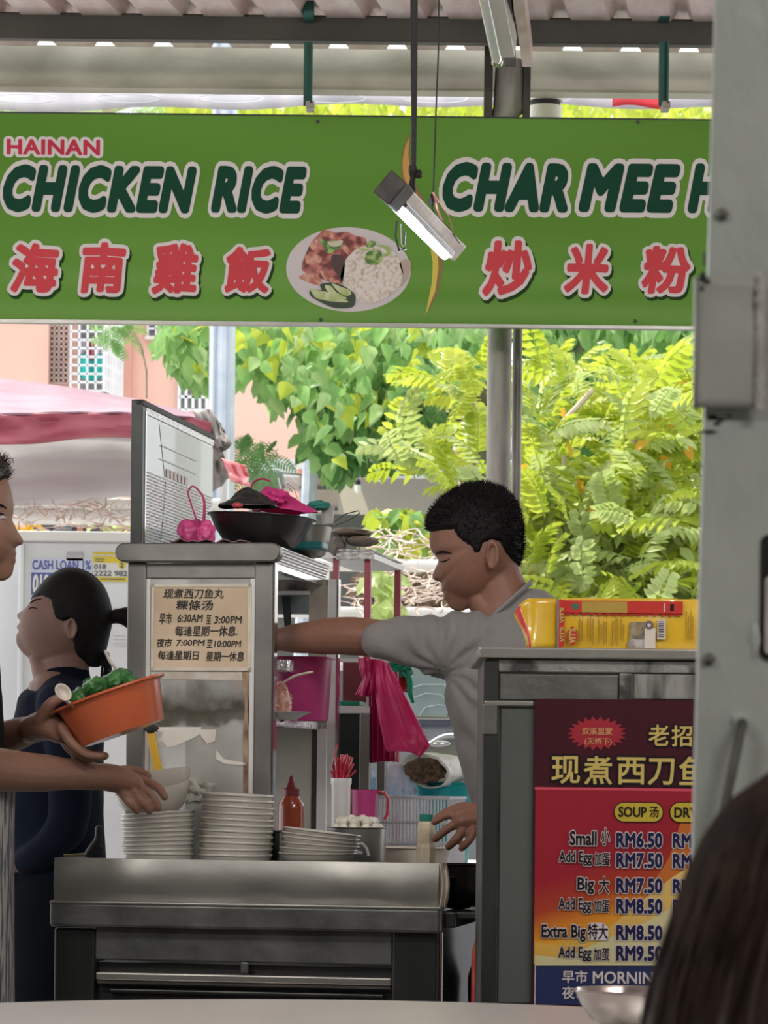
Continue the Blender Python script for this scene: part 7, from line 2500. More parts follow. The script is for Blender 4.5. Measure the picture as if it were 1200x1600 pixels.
rfm = mat('pale_roof', (0.66, 0.68, 0.70), 0.4, 0.3, 0.06, 3)
zr0, zr1 = W(600, 746, 18.6).z, W(600, 722, 18.6).z
mb = MB()
xs_ = W(395, 735, 18.6).x
for k in range(46):
    x = xs_ + k * 0.075
    mb.add([Vector((x, 18.55, zr0)), Vector((x + 0.045, 18.55, zr0 + 0.015)), Vector((x + 0.075, 18.55, zr0)), Vector((x, 23, zr1 + 0.22)), Vector((x + 0.045, 23, zr1 + 0.235)), Vector((x + 0.075, 23, zr1 + 0.22))],
           [(0, 1, 4, 3), (1, 2, 5, 4)])
mb.build('roof_sheet', rfm, gw, smooth=False, solid=0.01)
MB().box(xs_, xs_ + 46 * 0.075, 18.5, 18.56, zr0 - 0.01, zr1).build('fascia', mat('white_fascia', (0.72, 0.74, 0.76), 0.6, 0, 0.05, 4), gw, smooth=False)
A, B = W(524, 745, 18.2), W(580, 885, 18.2)
MB().prism([A, A + Vector((0.12, 0, 0)), B + Vector((0.10, 0, 0)), B - Vector((0.08, 0, 0))], (0, 1, 0), 0.06).build('brace', mat('cream_board', (0.72, 0.62, 0.50), 0.7, 0, 0.05), gw, smooth=False)
slat_l = mat('slat_light', (0.40, 0.36, 0.32), 0.7, 0, 0.1, 4)
slat_d = mat('slat_dark', (0.10, 0.10, 0.10), 0.6, 0, 0.2, 4)
for k, (v0, v1) in enumerate(((733, 756), (758, 764), (766, 790), (792, 797), (799, 830))):
    a = wrect(468, v0, 528, v1, 18.3)
    MB().box(a[0], a[2], 18.3, 18.34, a[1], a[3]).build('slat', slat_d if k % 2 else slat_l, gw, smooth=False)
o = MB().grid(lambda u, v: W(466 + 52 * u, 733 + 4 * sin(u * 9) + 14 * v * (0.3 + u * (1.4 - u)), 18.1 + 0.3 * v), 16, 4).build('orange_tarp', mat('orange_tarp', (0.75, 0.30, 0.20), 0.6, 0, 0.1), solid=0.01)
tag(o, 'faded orange tarpaulin scrap over the slatted shed', 'tarp')
a = wrect(388, 735, 441, 800, 17)
t = thing('air_conditioner', 'grey box unit with a dark grille behind the pink bags', 'air conditioner', (a[0], 17, a[1]))
MB().box(a[0], a[2], 17, 17.4, a[1], a[3]).build('case', mat('ac_grey', (0.26, 0.27, 0.30), 0.5, 0.1), t, smooth=False, bevel=0.01)
MB().box(a[0] + 0.03, a[2] - 0.05, 16.98, 17.0, a[1] + 0.03, a[3] - 0.06).build('grille', mat('ac_dark', (0.14, 0.13, 0.13), 0.5), t, smooth=False)
MB().box(a[0], a[2] + 1.4, 17.1, 17.4, 0, a[1]).build('stand', slat_d, t, smooth=False)
t = thing('hanging_bulb', 'bare bulb in a dark holder hung from a wire before the grey wall', 'lamp', W(559, 765, 17))
MB().lathe([(0.0, 0.0), (0.016, 0.01), (0.02, 0.03), (0.012, 0.06), (0, 0.06)], 16, Matrix.Translation(W(559, 772, 17))).build('bulb', mat('bulb_glass', (0.9, 0.9, 0.88), 0.1, 0, 0.02), t)
MB().lathe([(0.014, 0.0), (0.016, 0.05), (0.008, 0.06), (0, 0.06)], 12, Matrix.Translation(W(559, 767, 17))).build('holder', black, t)
MB().tube([W(559, 757, 17), W(559, 700, 17), W(559, 640, 17)], 0.003, 5).build('flex', black, t)
MB().tube([W(400, 735, 17), W(500, 745, 17.2), W(559, 745, 17), W(640, 742, 17.2), W(720, 730, 17)], 0.004, 5).build('wire', rust_dark, t)
t = thing('elbow_pipe', 'grey elbow pipe fixed under the pale roof edge', 'pipe', W(600, 750, 18.5))
MB().tube([W(602, 735, 18.4), W(602, 750, 18.4), W(594, 755, 18.4), W(586, 752, 18.4)], 0.014, 10).build('pipe', mat('pipe_grey', (0.35, 0.34, 0.34), 0.5), t)

# low boundary wall, dark garden
struct(MB().box(-14, 14, 32, 32.3, -0.1, 3.2).build('wall_far', mat('far_wall', (0.62, 0.58, 0.53), 0.85, 0, 0.08, 0.5), smooth=False))

# ------------------------------------------------------------------ pipe railings
railw = mat('white_rail', (0.80, 0.78, 0.75), 0.35, 0.1, 0.06, 6)
rl = thing('pipe_railing', 'white painted pipe railing running behind the stall', 'railing', (W(500, 900, 11).x, 11, 0))
for v_, r_p in ((884, 0.022), (958, 0.020), (1040, 0.02)):
    z = W(640, v_, 11).z
    MB().tube([(-1.5, 11, z), (W(770, 900, 11).x, 11, z)], r_p, 14).build('rail', railw, rl)
for u in (300, 505, 768):
    x = W(u, 900, 11).x
    MB().tube([(x, 11, 0), (x, 11, W(640, 884, 11).z)], 0.022, 12).build('post', railw, rl)
rl2 = thing('upper_railing', 'double white railing above the poster box at the left', 'railing', (W(100, 800, 12).x, 12, 0))
for v_, r_p in ((787, 0.026), (808, 0.030)):
    z = W(100, v_, 12).z
    MB().tube([(-2.2, 12, z), (-0.6, 12, z)], r_p, 14).build('rail', railw, rl2)
for u in (-60, 290):
    x = W(u, 900, 12).x
    MB().tube([(x, 12.02, 0), (x, 12.02, W(100, 787, 12).z)], 0.026, 12).build('post', railw, rl2)
a = wrect(40, 812, 215, 860, 12.8)
db = thing('dark_crates', 'row of dark and rust-coloured boards beyond the left railing', 'boards', (a[0], 12.8, 0))
for k, (u0, u1, c_) in enumerate(((40, 62, (0.10, 0.08, 0.07)), (62, 88, (0.06, 0.06, 0.07)), (88, 112, (0.14, 0.18, 0.20)), (112, 120, (0.10, 0.09, 0.09)), (120, 129, (0.42, 0.20, 0.14)), (129, 160, (0.08, 0.07, 0.07)), (160, 200, (0.40, 0.28, 0.22)))):
    a = wrect(u0, 814 if k != 6 else 822, u1, 860, 12.8)
    MB().box(a[0], a[2], 12.8 + 0.02 * (k % 2), 12.9, 0, a[3]).build('board', mat('board_%d' % k, c_, 0.8, 0, 0.2, 8), db, smooth=False)

# ------------------------------------------------------------------ white metal box with loan posters
YX = 9.3
wbx = thing('white_service_box', 'large white metal service box covered with loan posters at the left', 'box', (W(150, 1000, YX).x, YX + 0.3, 0))
whm = mat('white_enamel', (0.66, 0.67, 0.70), 0.45, 0.05, 0, 2, col2=(0.76, 0.77, 0.79))
a = wrect(28, 846, 330, 1100, YX)
MB().box(a[0], a[2], YX, YX + 0.6, 0.05, a[3]).build('case', whm, wbx, smooth=False, bevel=0.004)
MB().box(W(-420, 1000, YX).x, W(27, 1000, YX).x, YX + 0.1, YX + 0.14, 0.05, W(0, 842, YX).z).build('side_panel', whm, wbx, smooth=False)
a = wrect(26, 832, 332, 848, YX)
MB().box(a[0], a[2], YX - 0.03, YX + 0.63, a[1], a[3]).build('top_rim', mat('cream_rim', (0.74, 0.71, 0.69), 0.5, 0, 0.04, 4), wbx, smooth=False, bevel=0.004)
a = wrect(30, 850, 36, 1300, YX)
MB().box(a[0], a[2], YX - 0.012, YX, 0.05, a[3]).build('door_frame', whm, wbx, smooth=False, bevel=0.002)
PX = (Vector((0, YX - 0.002, 0)), EA, EB, EN)


def xr_(u0, v0, u1, v1):
    return wrect(u0, v0, u1, v1, YX)


def xrect(u0, v0, u1, v1, m, nm, layer=1, par=None):
    a = xr_(u0, v0, u1, v1)
    return flat_poly([(a[0], a[1]), (a[2], a[1]), (a[2], a[3]), (a[0], a[3])], PX, m, par or wbx, nm, layer)


ps = thing('loan_poster', 'white poster lettered in blue about a cash loan', 'poster', W(96, 915, YX - 0.003))
xrect(48, 872, 145, 965, flat('poster_paper', (0.66, 0.68, 0.82), 0.6), 'sheet', 1, ps)
pblue = flat('poster_blue_ink', (0.10, 0.13, 0.40), 0.6)
lettering('CASH LOAN 1%', xr_(51, 876, 142, 890), PX, [(pblue, 0)], ps, bold=0.03, layer=3)
xrect(49, 895, 145, 930, pblue, 'blue_block', 2, ps)
lettering('010', xr_(52, 899, 76, 925), PX, [(ink_white, 0)], ps, bold=0.05, layer=4, shear=0.1)
ps2 = thing('loan_poster', 'yellow and white poster with telephone digits left of the cabinet', 'poster', W(180, 887, YX - 0.003))
xrect(145, 863, 238, 909, flat('poster_yellow_bg', (0.80, 0.62, 0.05), 0.6), 'sheet', 1, ps2)
xrect(146, 880, 238, 902, flat('poster_paper2', (0.76, 0.74, 0.72), 0.6), 'band', 2, ps2)
pgrey = flat('poster_ink_grey', (0.14, 0.14, 0.16), 0.6)
lettering('PINJAMAN', xr_(147, 866, 182, 871), PX, [(ink_white, 0)], ps2, bold=0.04, layer=4)
lettering('018', xr_(147.5, 882, 165.5, 889), PX, [(pgrey, 0)], ps2, bold=0.03, layer=4)
lettering('2222 982', xr_(147.5, 892, 199, 900), PX, [(pgrey, 0)], ps2, bold=0.03, layer=4)
a = xr_(185, 877, 197, 889)
flat_poly(ellipse2((a[0] + a[2]) / 2, (a[1] + a[3]) / 2, (a[2] - a[0]) / 2, (a[3] - a[1]) / 2), PX, MATS['poster_yellow_bg'], ps2, 'roundel', 3)
lettering('2', xr_(188, 879.5, 193, 887), PX, [(pgrey, 0)], ps2, bold=0.04, layer=5)
for v in (873, 876.5):
    xrect(149, v, 163, v + 1.2, pgrey, 'fine_line', 3, ps2)
xrect(156, 904, 196, 906, pgrey, 'fine_line', 3, ps2)
ps3 = thing('faint_flyer', 'faded flyer low on the white box behind the ponytail', 'poster', W(190, 985, YX - 0.003))
xrect(176, 948, 240, 1008, flat('poster_paper3', (0.70, 0.70, 0.72), 0.6), 'sheet', 1, ps3)
pfaint = flat('faint_line_ink', (0.48, 0.48, 0.52), 0.6)
for v in (950, 956, 993, 999, 1004):
    xrect(177, v, 197, v + 1.5, pfaint, 'fine_line', 2, ps3)
xrect(104, 862, 130, 876, flat('poster_grey_scrap', (0.52, 0.50, 0.55), 0.6), 'paper_scrap', 1)

# ------------------------------------------------------------------ maroon canopy tent
YT = 10.2
cn = thing('canopy_tent', 'maroon market canopy with grey lining standing behind the stall', 'canopy', (W(100, 700, YT).x, YT + 1, 0))
topm = mat('canopy_top', (0.19, 0.085, 0.125), 0.6, 0, 0, 3, 0.1, 12, col2=(0.27, 0.14, 0.19))
redv = mat('canopy_valance', (0.28, 0.035, 0.06), 0.5, 0, 0, 5, 0.15, 14, col2=(0.42, 0.10, 0.13), transl=0.15)
lin = mat('canopy_lining', (0.70, 0.68, 0.68), 0.6, 0, 0, 4, 0.2, 9, col2=(0.86, 0.84, 0.84), transl=0.45, stretch=(0.3, 0.3, 3))


def lerp2(P0, P1, w_):
    return (P0[0] + (P1[0] - P0[0]) * w_, P0[1] + (P1[1] - P0[1]) * w_)


def edge_px(pts, u):
    for i in range(len(pts) - 1):
        if u <= pts[i + 1][0]:
            return pts[i][1] + (pts[i + 1][1] - pts[i][1]) * (u - pts[i][0]) / (pts[i + 1][0] - pts[i][0])
    return pts[-1][1]


back = [(-500, 560), (0, 592), (110, 606), (210, 624), (325, 652)]
front = [(-500, 650), (0, 648), (120, 645), (200, 646), (300, 652), (335, 662)]


def topf(u, v):
    uu = -420 + (322 + 420) * u
    vb, vf = edge_px(back, uu), edge_px(front, uu)
    sag = 3 * sin(pi * v) * (1 + 0.5 * sin(uu * 0.05))
    return W(uu, vb + (vf - vb) * v + sag + 1.5 * noise.noise(Vector((uu * 0.03, v * 5, 1))), YT + 1.9 * (1 - v))


MB().grid(topf, 60, 10).build('roof_cloth', topm, cn, solid=0.006)


def valf(u, v):
    uu = -420 + (330 + 420) * u
    vf = edge_px(front, uu)
    low = vf + 42 + 5 * sin(uu * 0.021 + 1) - max(0, (uu - 200) * 0.02)
    return W(uu, vf + (low - vf) * v, YT + 0.04 * sin(v * 5 + uu * 0.012) * v - 0.02 * noise.noise(Vector((uu * 0.02, v * 3, 4))))


MB().grid(valf, 80, 8).build('valance', redv, cn, solid=0.004)


def linf(u, v):
    uu = -420 + (330 + 420) * u
    v0 = 672
    low = 790 - 12 * max(0, uu / 200) + 3 * sin(uu * 0.02)
    return W(uu, v0 + (low - v0) * v, YT + 1.7 + 0.10 * sin(v * 4.5 + 0.4 * sin(uu * 0.01)) + 0.02 * noise.noise(Vector((uu * 0.02, v * 3, 2))))


MB().grid(linf, 80, 16).build('lining', lin, cn, solid=0.004)
flapm = mat('canopy_flap', (0.20, 0.17, 0.15), 0.6, 0, 0, 5, 0.2, 14, col2=(0.42, 0.37, 0.34), transl=0.3)


def patch(name, q, m, par, Y0, Y1, n=14, rip=3):
    """quadrilateral cloth (pixel corners tl, tr, br, bl) with ripples and its own depth"""
    def f(u, v):
        a = lerp2(q[0], q[1], u)
        b = lerp2(q[3], q[2], u)
        c = lerp2(a, b, v)
        bul = rip * noise.noise(Vector((u * 3, v * 3, q[0][0])))
        return W(c[0] + bul, c[1] + bul * 0.6, Y0 + (Y1 - Y0) * v + 0.04 * noise.noise(Vector((u * 3, v * 3, 8))))
    return MB().grid(f, n, n).build(name, m, par, solid=0.004)


patch('flap', [(300, 640), (330, 640), (362, 694), (338, 720)], flapm, cn, YT + 0.2, YT + 0.1)
patch('flap', [(328, 640), (345, 662), (360, 692), (340, 700)], flapm, cn, YT + 0.15, YT + 0.05)
patch('flap', [(330, 690), (345, 700), (362, 745), (330, 770)], flapm, cn, YT + 0.3, YT + 0.3)
patch('pink_flap', [(346, 716), (384, 728), (391, 760), (362, 752)], mat('pink_flap_cloth', (0.80, 0.32, 0.34), 0.6, 0, 0.08, 5, transl=0.4), cn, YT + 0.0, YT - 0.05, rip=4)
for u, Yp in ((-300, YT + 0.1), (352, YT + 0.5), (-300, YT + 1.8)):
    x = W(u, 700, Yp).x
    MB().tube([(x, Yp, 0), (x, Yp, W(u, 690 if u > 0 else 640, Yp).z)], 0.016, 10).build('leg', lampwhite, cn)

# ------------------------------------------------------------------ parked car seen past the cook
YV = 9.25
car = thing('parked_car', 'silver-grey car parked behind the stall, partly hidden by the cook', 'car', (W(720, 1200, YV).x, YV + 0.8, 0))
cpt = mat('car_paint', (0.44, 0.47, 0.54), 0.18, 0.5, 0.04, 3, coat=0.8)
glassm = mat('car_glass', (0.34, 0.44, 0.46), 0.08, 0.2, 0, 4, col2=(0.50, 0.60, 0.60), coat=0.6)
gx = lambda u: W(u, 1100, YV).x
gz_ = lambda v: W(680, v, YV).z
zr, zb_, zl = gz_(1032), gz_(1120), 0.30
xL, xR = gx(505), gx(505) + 3.9
body = [(xL, zl), (xL - 0.02, 0.75), (xL + 0.02, zb_ - 0.02), (xL + 0.06, zb_), (xR - 1.15, zb_), (xR - 0.25, zb_ - 0.14), (xR, zb_ - 0.34), (xR + 0.02, zl)]
MB().prism([(x, YV, z) for x, z in body], (0, 1, 0), 1.65).build('body', cpt, car, bevel=0.04)
gh = [(xL + 0.06, zb_), (xL + 0.16, zb_ + 0.10), (xL + 0.35, zr - 0.02), (xL + 0.7, zr + 0.01), (xL + 1.5, zr - 0.02), (xR - 1.15, zb_)]
MB().prism([(x, YV + 0.10, z) for x, z in gh], (0, 1, 0), 1.45).build('cabin', cpt, car, bevel=0.03)


def side(pts, m, nm, y=0.094, d_=0.01):
    return MB().prism([(W(u, v, YV).x, YV + y, W(u, v, YV).z) for u, v in pts], (0, -1, 0), d_).build(nm, m, car, smooth=False, bevel=0.003)


side([(560, 1112), (566, 1060), (590, 1042), (640, 1040), (690, 1046), (712, 1074), (700, 1118), (600, 1119)], glassm, 'window')
side([(722, 1118), (716, 1080), (735, 1062), (800, 1080), (850, 1118)], glassm, 'window')
side([(712, 1072), (718, 1074), (710, 1119), (702, 1119)], white_plastic, 'pillar', 0.09, 0.016)
crm = mat('car_trim', (0.75, 0.76, 0.80), 0.12, 0.9, 0.02)
a = wrect(540, 1119, 900, 1125, YV)
MB().box(a[0], a[2], YV - 0.012, YV + 0.1, a[1], a[3]).build('belt_trim', crm, car, smooth=False, bevel=0.003)
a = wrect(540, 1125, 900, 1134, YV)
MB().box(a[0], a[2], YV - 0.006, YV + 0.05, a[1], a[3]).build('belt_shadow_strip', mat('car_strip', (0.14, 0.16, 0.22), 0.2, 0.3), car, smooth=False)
for pts in ([(640, 1075), (660, 1068), (695, 1068), (705, 1082)], [(640, 1092), (665, 1082), (690, 1084), (703, 1100)], [(655, 1118), (665, 1104), (685, 1100), (700, 1102)]):
    MB().tube([(W(u, v, YV).x, YV + 0.08, W(u, v, YV).z) for u, v in pts], 0.0018, 5).build('window_line', mat('dash_line', (0.50, 0.56, 0.56), 0.3), car)
mb = MB()
mb.limb([(W(u, v, YV).x, YV - 0.01, W(u, v, YV).z) for u, v in ((664, 1166), (690, 1152), (715, 1150), (745, 1160))], [(0.02, 0.008), (0.02, 0.012), (0.02, 0.012), (0.02, 0.008)], 12)
mb.build('wheel_arch_trim', crm, car)
MB().blob((W(686, 1162, YV).x, YV - 0.02, W(686, 1162, YV).z), (0.035, 0.012, 0.012), 0, 1, 1, 3).build('door_handle', crm, car)
side([(650, 1165), (700, 1158), (760, 1170), (770, 1230), (640, 1230)], mat('car_reflect_green', (0.30, 0.36, 0.28), 0.12, 0.7, 0, 3, col2=(0.52, 0.54, 0.48)), 'door_reflection', -0.001, 0.008)  # greenish reflection painted as a patch on the car side
for xw in (xL + 0.75, xR - 0.75):
    Tw = Matrix.Translation((xw, YV - 0.02, 0.31)) @ Matrix.Rotation(-pi / 2, 4, 'X')
    w_ = MB(Tw).lathe([(0, 0), (0.20, 0.0), (0.22, -0.01), (0.31, -0.01), (0.32, 0.02), (0.32, 0.19), (0, 0.19)], 36).build('wheel', black, car)
    MB(Tw).lathe([(0, -0.02), (0.19, -0.015), (0.2, -0.002), (0, -0.002)], 10).build('hub_cap', crm, w_, smooth=False)

# ================================================================== PLANTS
def leaf_mesh(mb, base, d, n_, l, w, fold=0.25, curl=0.15):
    """a pointed leaf: 8 triangles, folded on its midrib"""
    d = d.normalized()
    s_v = d.cross(n_)
    if s_v.length < 1e-4:
        s_v = d.orthogonal()
    s_v.normalize()
    n_ = s_v.cross(d)
    a = base
    m1 = base + d * l * 0.35 - n_ * fold * w * 0.3
    m2 = base + d * l * 0.72 - n_ * (fold * w * 0.3 + curl * l * 0.3)
    t_ = base + d * l - n_ * curl * l
    L1, R1 = m1 + s_v * w * 0.5 + n_ * fold * w * 0.5, m1 - s_v * w * 0.5 + n_ * fold * w * 0.5
    L2, R2 = m2 + s_v * w * 0.36 + n_ * fold * w * 0.4, m2 - s_v * w * 0.36 + n_ * fold * w * 0.4
    mb.add([a, m1, m2, t_, L1, R1, L2, R2], [(0, 4, 1), (0, 1, 5), (4, 6, 2, 1), (1, 2, 7, 5), (6, 3, 2), (2, 3, 7)])


def leafmat(name, c1, c2, tr=0.45):
    return mat(name, c1, 0.45, 0, 0, 3.5, col2=c2, transl=tr, ramp=(0.35, 0.65), spec=0.4)


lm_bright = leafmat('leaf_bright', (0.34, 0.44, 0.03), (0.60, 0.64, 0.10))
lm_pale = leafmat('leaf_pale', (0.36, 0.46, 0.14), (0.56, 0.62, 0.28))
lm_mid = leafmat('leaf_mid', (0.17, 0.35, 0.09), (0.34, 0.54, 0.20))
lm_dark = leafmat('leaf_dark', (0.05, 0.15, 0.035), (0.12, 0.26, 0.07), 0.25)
lm_soft = leafmat('leaf_soft', (0.28, 0.45, 0.16), (0.48, 0.62, 0.30))  # soft and mid greens lightened: haze put into the leaf colour
lm_or = leafmat('leaf_orange', (0.70, 0.32, 0.03), (0.75, 0.45, 0.05))
bark = mat('bark', (0.20, 0.17, 0.12), 0.85, 0, 0, 12, 0.4, 40, col2=(0.36, 0.32, 0.24))
bark_pale = mat('bark_pale', (0.42, 0.34, 0.25), 0.8, 0, 0, 12, 0.3, 40, col2=(0.60, 0.50, 0.40))


def inr(u, v, polys):
    return any(pin((u, v), p) for p in polys)


# --- the bright pinnate shrub on the right
random.seed(21)


def spray_mb(kind, n=15, ln_=0.34, lw=(0.068, 0.037)):
    """one drooping shoot with leaflets on both sides, base at the origin, growing along +X"""
    mb = MB()
    pts = []
    for k in range(n + 1):
        t_ = k / n
        pts.append(Vector((ln_ * (t_ - 0.12 * t_ * t_), 0, 0.10 * ln_ * sin(t_ * 2.2) - 0.22 * ln_ * t_ ** 3)))
    mb.tube(pts, [0.003 * (1 - 0.75 * k / n) for k in range(n + 1)], 4)
    for k in range(1, n + 1):
        f = k / n
        l_ = lw[0] * (0.65 + 0.6 * sin(pi * min(1, f * 0.85 + 0.1))) * random.uniform(0.85, 1.1)
        for sd_ in (-1, 1):
            if kind == 1 and random.random() < 0.15:
                continue
            d_ = Vector((0.55, sd_ * 0.85, -0.35 + random.uniform(-.15, .15)))
            leaf_mesh(mb, pts[k], d_, Vector((0.1, 0, 1)), l_, lw[1] * random.uniform(0.85, 1.1), 0.3, 0.22)
    return mb


shrub = thing('pinnate_shrub', 'bright yellow-green shrub with feathery shoots right of the cook', 'shrub', (W(950, 1000, 12).x, 12, 0))
protos = []
for k in range(7):
    smb = spray_mb(k % 2, 8 + k % 4, 0.20 + 0.02 * k)
    smb.M = chain_matrix(shrub)
    o = smb.build('leaf_spray', lm_bright if k % 3 else lm_pale, shrub, smooth=False)
    protos.append(o)
poly_main = [[(810, 610), (835, 580), (880, 565), (900, 590), (950, 620), (985, 590), (1040, 595), (1090, 570), (1150, 560), (1150, 1000), (810, 1000)]]
poly_left = [[(592, 690), (620, 670), (665, 705), (700, 640), (705, 580), (760, 565), (765, 760), (700, 800), (665, 770), (640, 740)]]
cuts = []
spots = []
# hand-placed plumes that read in the photo: (base px, tip px)
plumes = [((905, 620), (905, 575)), ((860, 655), (898, 580)), ((835, 650), (822, 590)), ((920, 590), (945, 585)), ((975, 700), (990, 600)), ((985, 660), (965, 600)), ((1000, 690), (978, 640)), ((1020, 650), (1060, 588)), ((1040, 640), (1070, 600)), ((1045, 695), (1088, 660)),
          ((1050, 690), (1075, 650)), ((960, 740), (980, 690)), ((945, 760), (990, 730)), ((930, 710), (945, 695)), ((1005, 750), (1020, 730)), ((1040, 780), (1080, 760)), ((880, 690), (882, 650)), ((860, 700), (905, 672)), ((840, 720), (825, 660)),
          ((740, 700), (735, 640)), ((700, 740), (600, 692)), ((690, 745), (640, 705)), ((705, 760), (670, 720)), ((745, 620), (725, 572)), ((750, 650), (715, 610)), ((755, 590), (700, 580)), ((730, 770), (680, 762)), ((760, 740), (728, 700)), ((760, 770), (735, 735))]
for (b, t2) in plumes:
    spots.append((b, t2, random.uniform(11.3, 12.0)))
tries = 0
while len(spots) < 285 and tries < 9000:
    tries += 1
    u, v = random.uniform(590, 1150), random.uniform(565, 1000)
    if inr(u, v, poly_left):
        if random.random() < 0.55:
            continue
    elif inr(u, v, poly_main):
        if v < 780 and random.random() < 0.65 - (v - 780) * -0.0008:
            continue
    else:
        continue
    a = random.uniform(-0.2, pi + 0.2)
    l_ = random.uniform(45, 85)
    spots.append(((u, v), (u + l_ * cos(a), v - l_ * sin(a)), random.uniform(11.4, 13.2)))
for k, (b, t2, Y_) in enumerate(spots):
    src = protos[k % 7]
    o = src if k < 7 else src.copy()
    if k >= 7:
        COL.objects.link(o)
        o.parent = shrub
    A, B = W(b[0], b[1], Y_), W(t2[0], t2[1], Y_ - random.uniform(-0.08, 0.14))
    d_ = (B - A)
    sc_ = max(0.75, min(1.4, d_.length / 0.24)) if k < len(plumes) else random.uniform(0.75, 1.1)
    rot = d_.to_track_quat('X', 'Z').to_matrix().to_4x4() @ Matrix.Rotation(random.uniform(-0.9, 0.9), 4, 'X')
    o.matrix_basis = parent_inv(shrub) @ Matrix.Translation(A) @ rot @ Matrix.Scale(sc_, 4)
    if k < 7:
        pass
br = MB()
for pts in ([(905, 1000), (925, 880), (975, 720), (995, 690), (1045, 680)], [(925, 760), (975, 700)], [(880, 660), (925, 610)], [(1020, 1000), (1000, 860), (960, 760)], [(870, 1000), (878, 800), (885, 650)], [(985, 740), (990, 650), (985, 620)],
            [(1080, 640), (1040, 690)], [(745, 790), (705, 745), (640, 715)], [(760, 700), (740, 650), (735, 590)], [(950, 1000), (965, 900), (985, 820)], [(980, 750), (1040, 760), (1050, 780)]):
    Yk = 12.2
    br.tube([W(u, v, Yk + 0.1 * (i % 2)) for i, (u, v) in enumerate(pts)], [0.012 - 0.0016 * i for i in range(len(pts))], 6)
br.build('branches', bark_pale, shrub, kind='stuff')
fill = MB()
random.seed(33)
k = 0
while k < 420:
    u, v = random.uniform(590, 1150), random.uniform(565, 1000)
    if not (inr(u, v, poly_main) or (inr(u, v, poly_left) and random.random() < 0.35)):
        continue
    if noise.noise(Vector((u * 0.012, v * 0.012, 4))) < -0.12 and v < 800:
        continue
    k += 1
    a = random.uniform(-0.3, pi + 0.3)
    A = W(u, v, random.uniform(12.0, 13.4))
    d_ = Vector((cos(a), random.uniform(-.5, .3), sin(a)))
    T = Matrix.Translation(A) @ d_.to_track_quat('X', 'Z').to_matrix().to_4x4() @ Matrix.Rotation(random.uniform(-1, 1), 4, 'X')
    q = spray_mb(1, 9, random.uniform(0.14, 0.22), (0.06, 0.028))
    fill.add(q.v, q.f, T)
fill.build('more_sprays', lm_bright, shrub, smooth=False, kind='stuff')
tr_ = MB()
for u in (880, 960, 1030):
    x = W(u, 1000, 12.3).x
    tr_ = MB().tube([(x, 12.3, 0), (x + 0.02, 12.3, 0.9), (W(u, 950, 12.3).x + 0.02, 12.3, W(u, 900, 12.3).z)], [0.03, 0.025, 0.012], 8)
    tr_.build('stem', bark, shrub)


def foliage(polys, n, Yr, size, m, name, parent, seed, hang=0.5, aspect=0.55, up=0.3, dens=None):
    random.seed(seed)
    mb = MB()
    us = [p[0] for q in polys for p in q]
    vs_ = [p[1] for q in polys for p in q]
    k = tr__ = 0
    while k < n and tr__ < n * 12:
        tr__ += 1
        u, v = random.uniform(min(us), max(us)), random.uniform(min(vs_), max(vs_))
        if not inr(u, v, polys):
            continue
        nz_ = noise.noise(Vector((u * 0.022, v * 0.022, seed)))
        if nz_ < (dens if dens is not None else -0.25) and random.random() < 0.8:
            continue
        k += 1
        Y_ = random.uniform(*Yr)
        p = W(u, v, Y_)
        d_ = Vector((random.uniform(-1, 1), random.uniform(-1, 1), random.uniform(-1, 0.4) - hang))
        l_ = random.uniform(*size)
        leaf_mesh(mb, p, d_, Vector((random.uniform(-.6, .6), random.uniform(-1, .2), up + random.random())), l_, l_ * aspect * random.uniform(0.8, 1.1), 0.2, 0.15)
    return mb.build(name, m, parent, smooth=False, kind='stuff')


low = [[(810, 760), (900, 740), (1000, 780), (1150, 760), (1150, 1010), (810, 1010)]]
foliage(low, 1500, (12.0, 13.0), (0.07, 0.13), lm_pale, 'broad_leaves', shrub, 5, 0.3, 0.42, dens=-0.4)
foliage(low, 1100, (11.9, 13.2), (0.06, 0.11), lm_bright, 'young_leaves', shrub, 6, 0.1, 0.4, dens=-0.3)
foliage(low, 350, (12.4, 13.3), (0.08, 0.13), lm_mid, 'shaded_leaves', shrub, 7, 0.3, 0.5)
foliage(poly_main, 36, (11.8, 12.4), (0.06, 0.09), lm_or, 'turning_leaves', shrub, 8)

# --- the creeper-laden tree behind
tree = thing('large_tree', 'big hazy green tree hung with heart-shaped leaves behind the signboard', 'tree', (W(745, 1000, 15.5).x, 15.5, 0))
MB().tube([W(752, 1100, 15.6) * 1 - Vector((0, 0, 0.9)), W(750, 900, 15.5), W(742, 720, 15.5), W(728, 660, 15.5), W(705, 620, 15.5)], [0.10, 0.09, 0.075, 0.06, 0.035], 12).build('trunk', bark, tree)
for pts, r0 in (([(742, 720), (760, 640), (748, 560), (715, 510), (690, 470)], 0.055), ([(728, 660), (690, 650), (640, 622), (590, 600)], 0.03), ([(748, 560), (800, 520), (880, 500), (960, 520)], 0.04), ([(742, 700), (810, 640), (900, 560), (950, 450)], 0.05), ([(700, 500), (600, 470), (450, 520), (380, 600)], 0.035), ([(690, 470), (560, 300), (430, 180)], 0.04), ([(950, 450), (1000, 300), (1060, 160)], 0.04)):
    MB().tube([W(u, v, 15.5) for u, v in pts], [r0 * (1 - 0.16 * i) for i in range(len(pts))], 8).build('branch', bark, tree)
leftfol = [[(368, 500), (765, 500), (765, 560), (720, 600), (690, 625), (640, 612), (600, 640), (560, 610), (545, 660), (500, 650), (470, 610), (440, 600), (430, 640), (400, 560), (368, 590)]]
fringe = [[(440, 600), (470, 640), (480, 690), (520, 730), (565, 725), (600, 660), (640, 620), (560, 600)]]
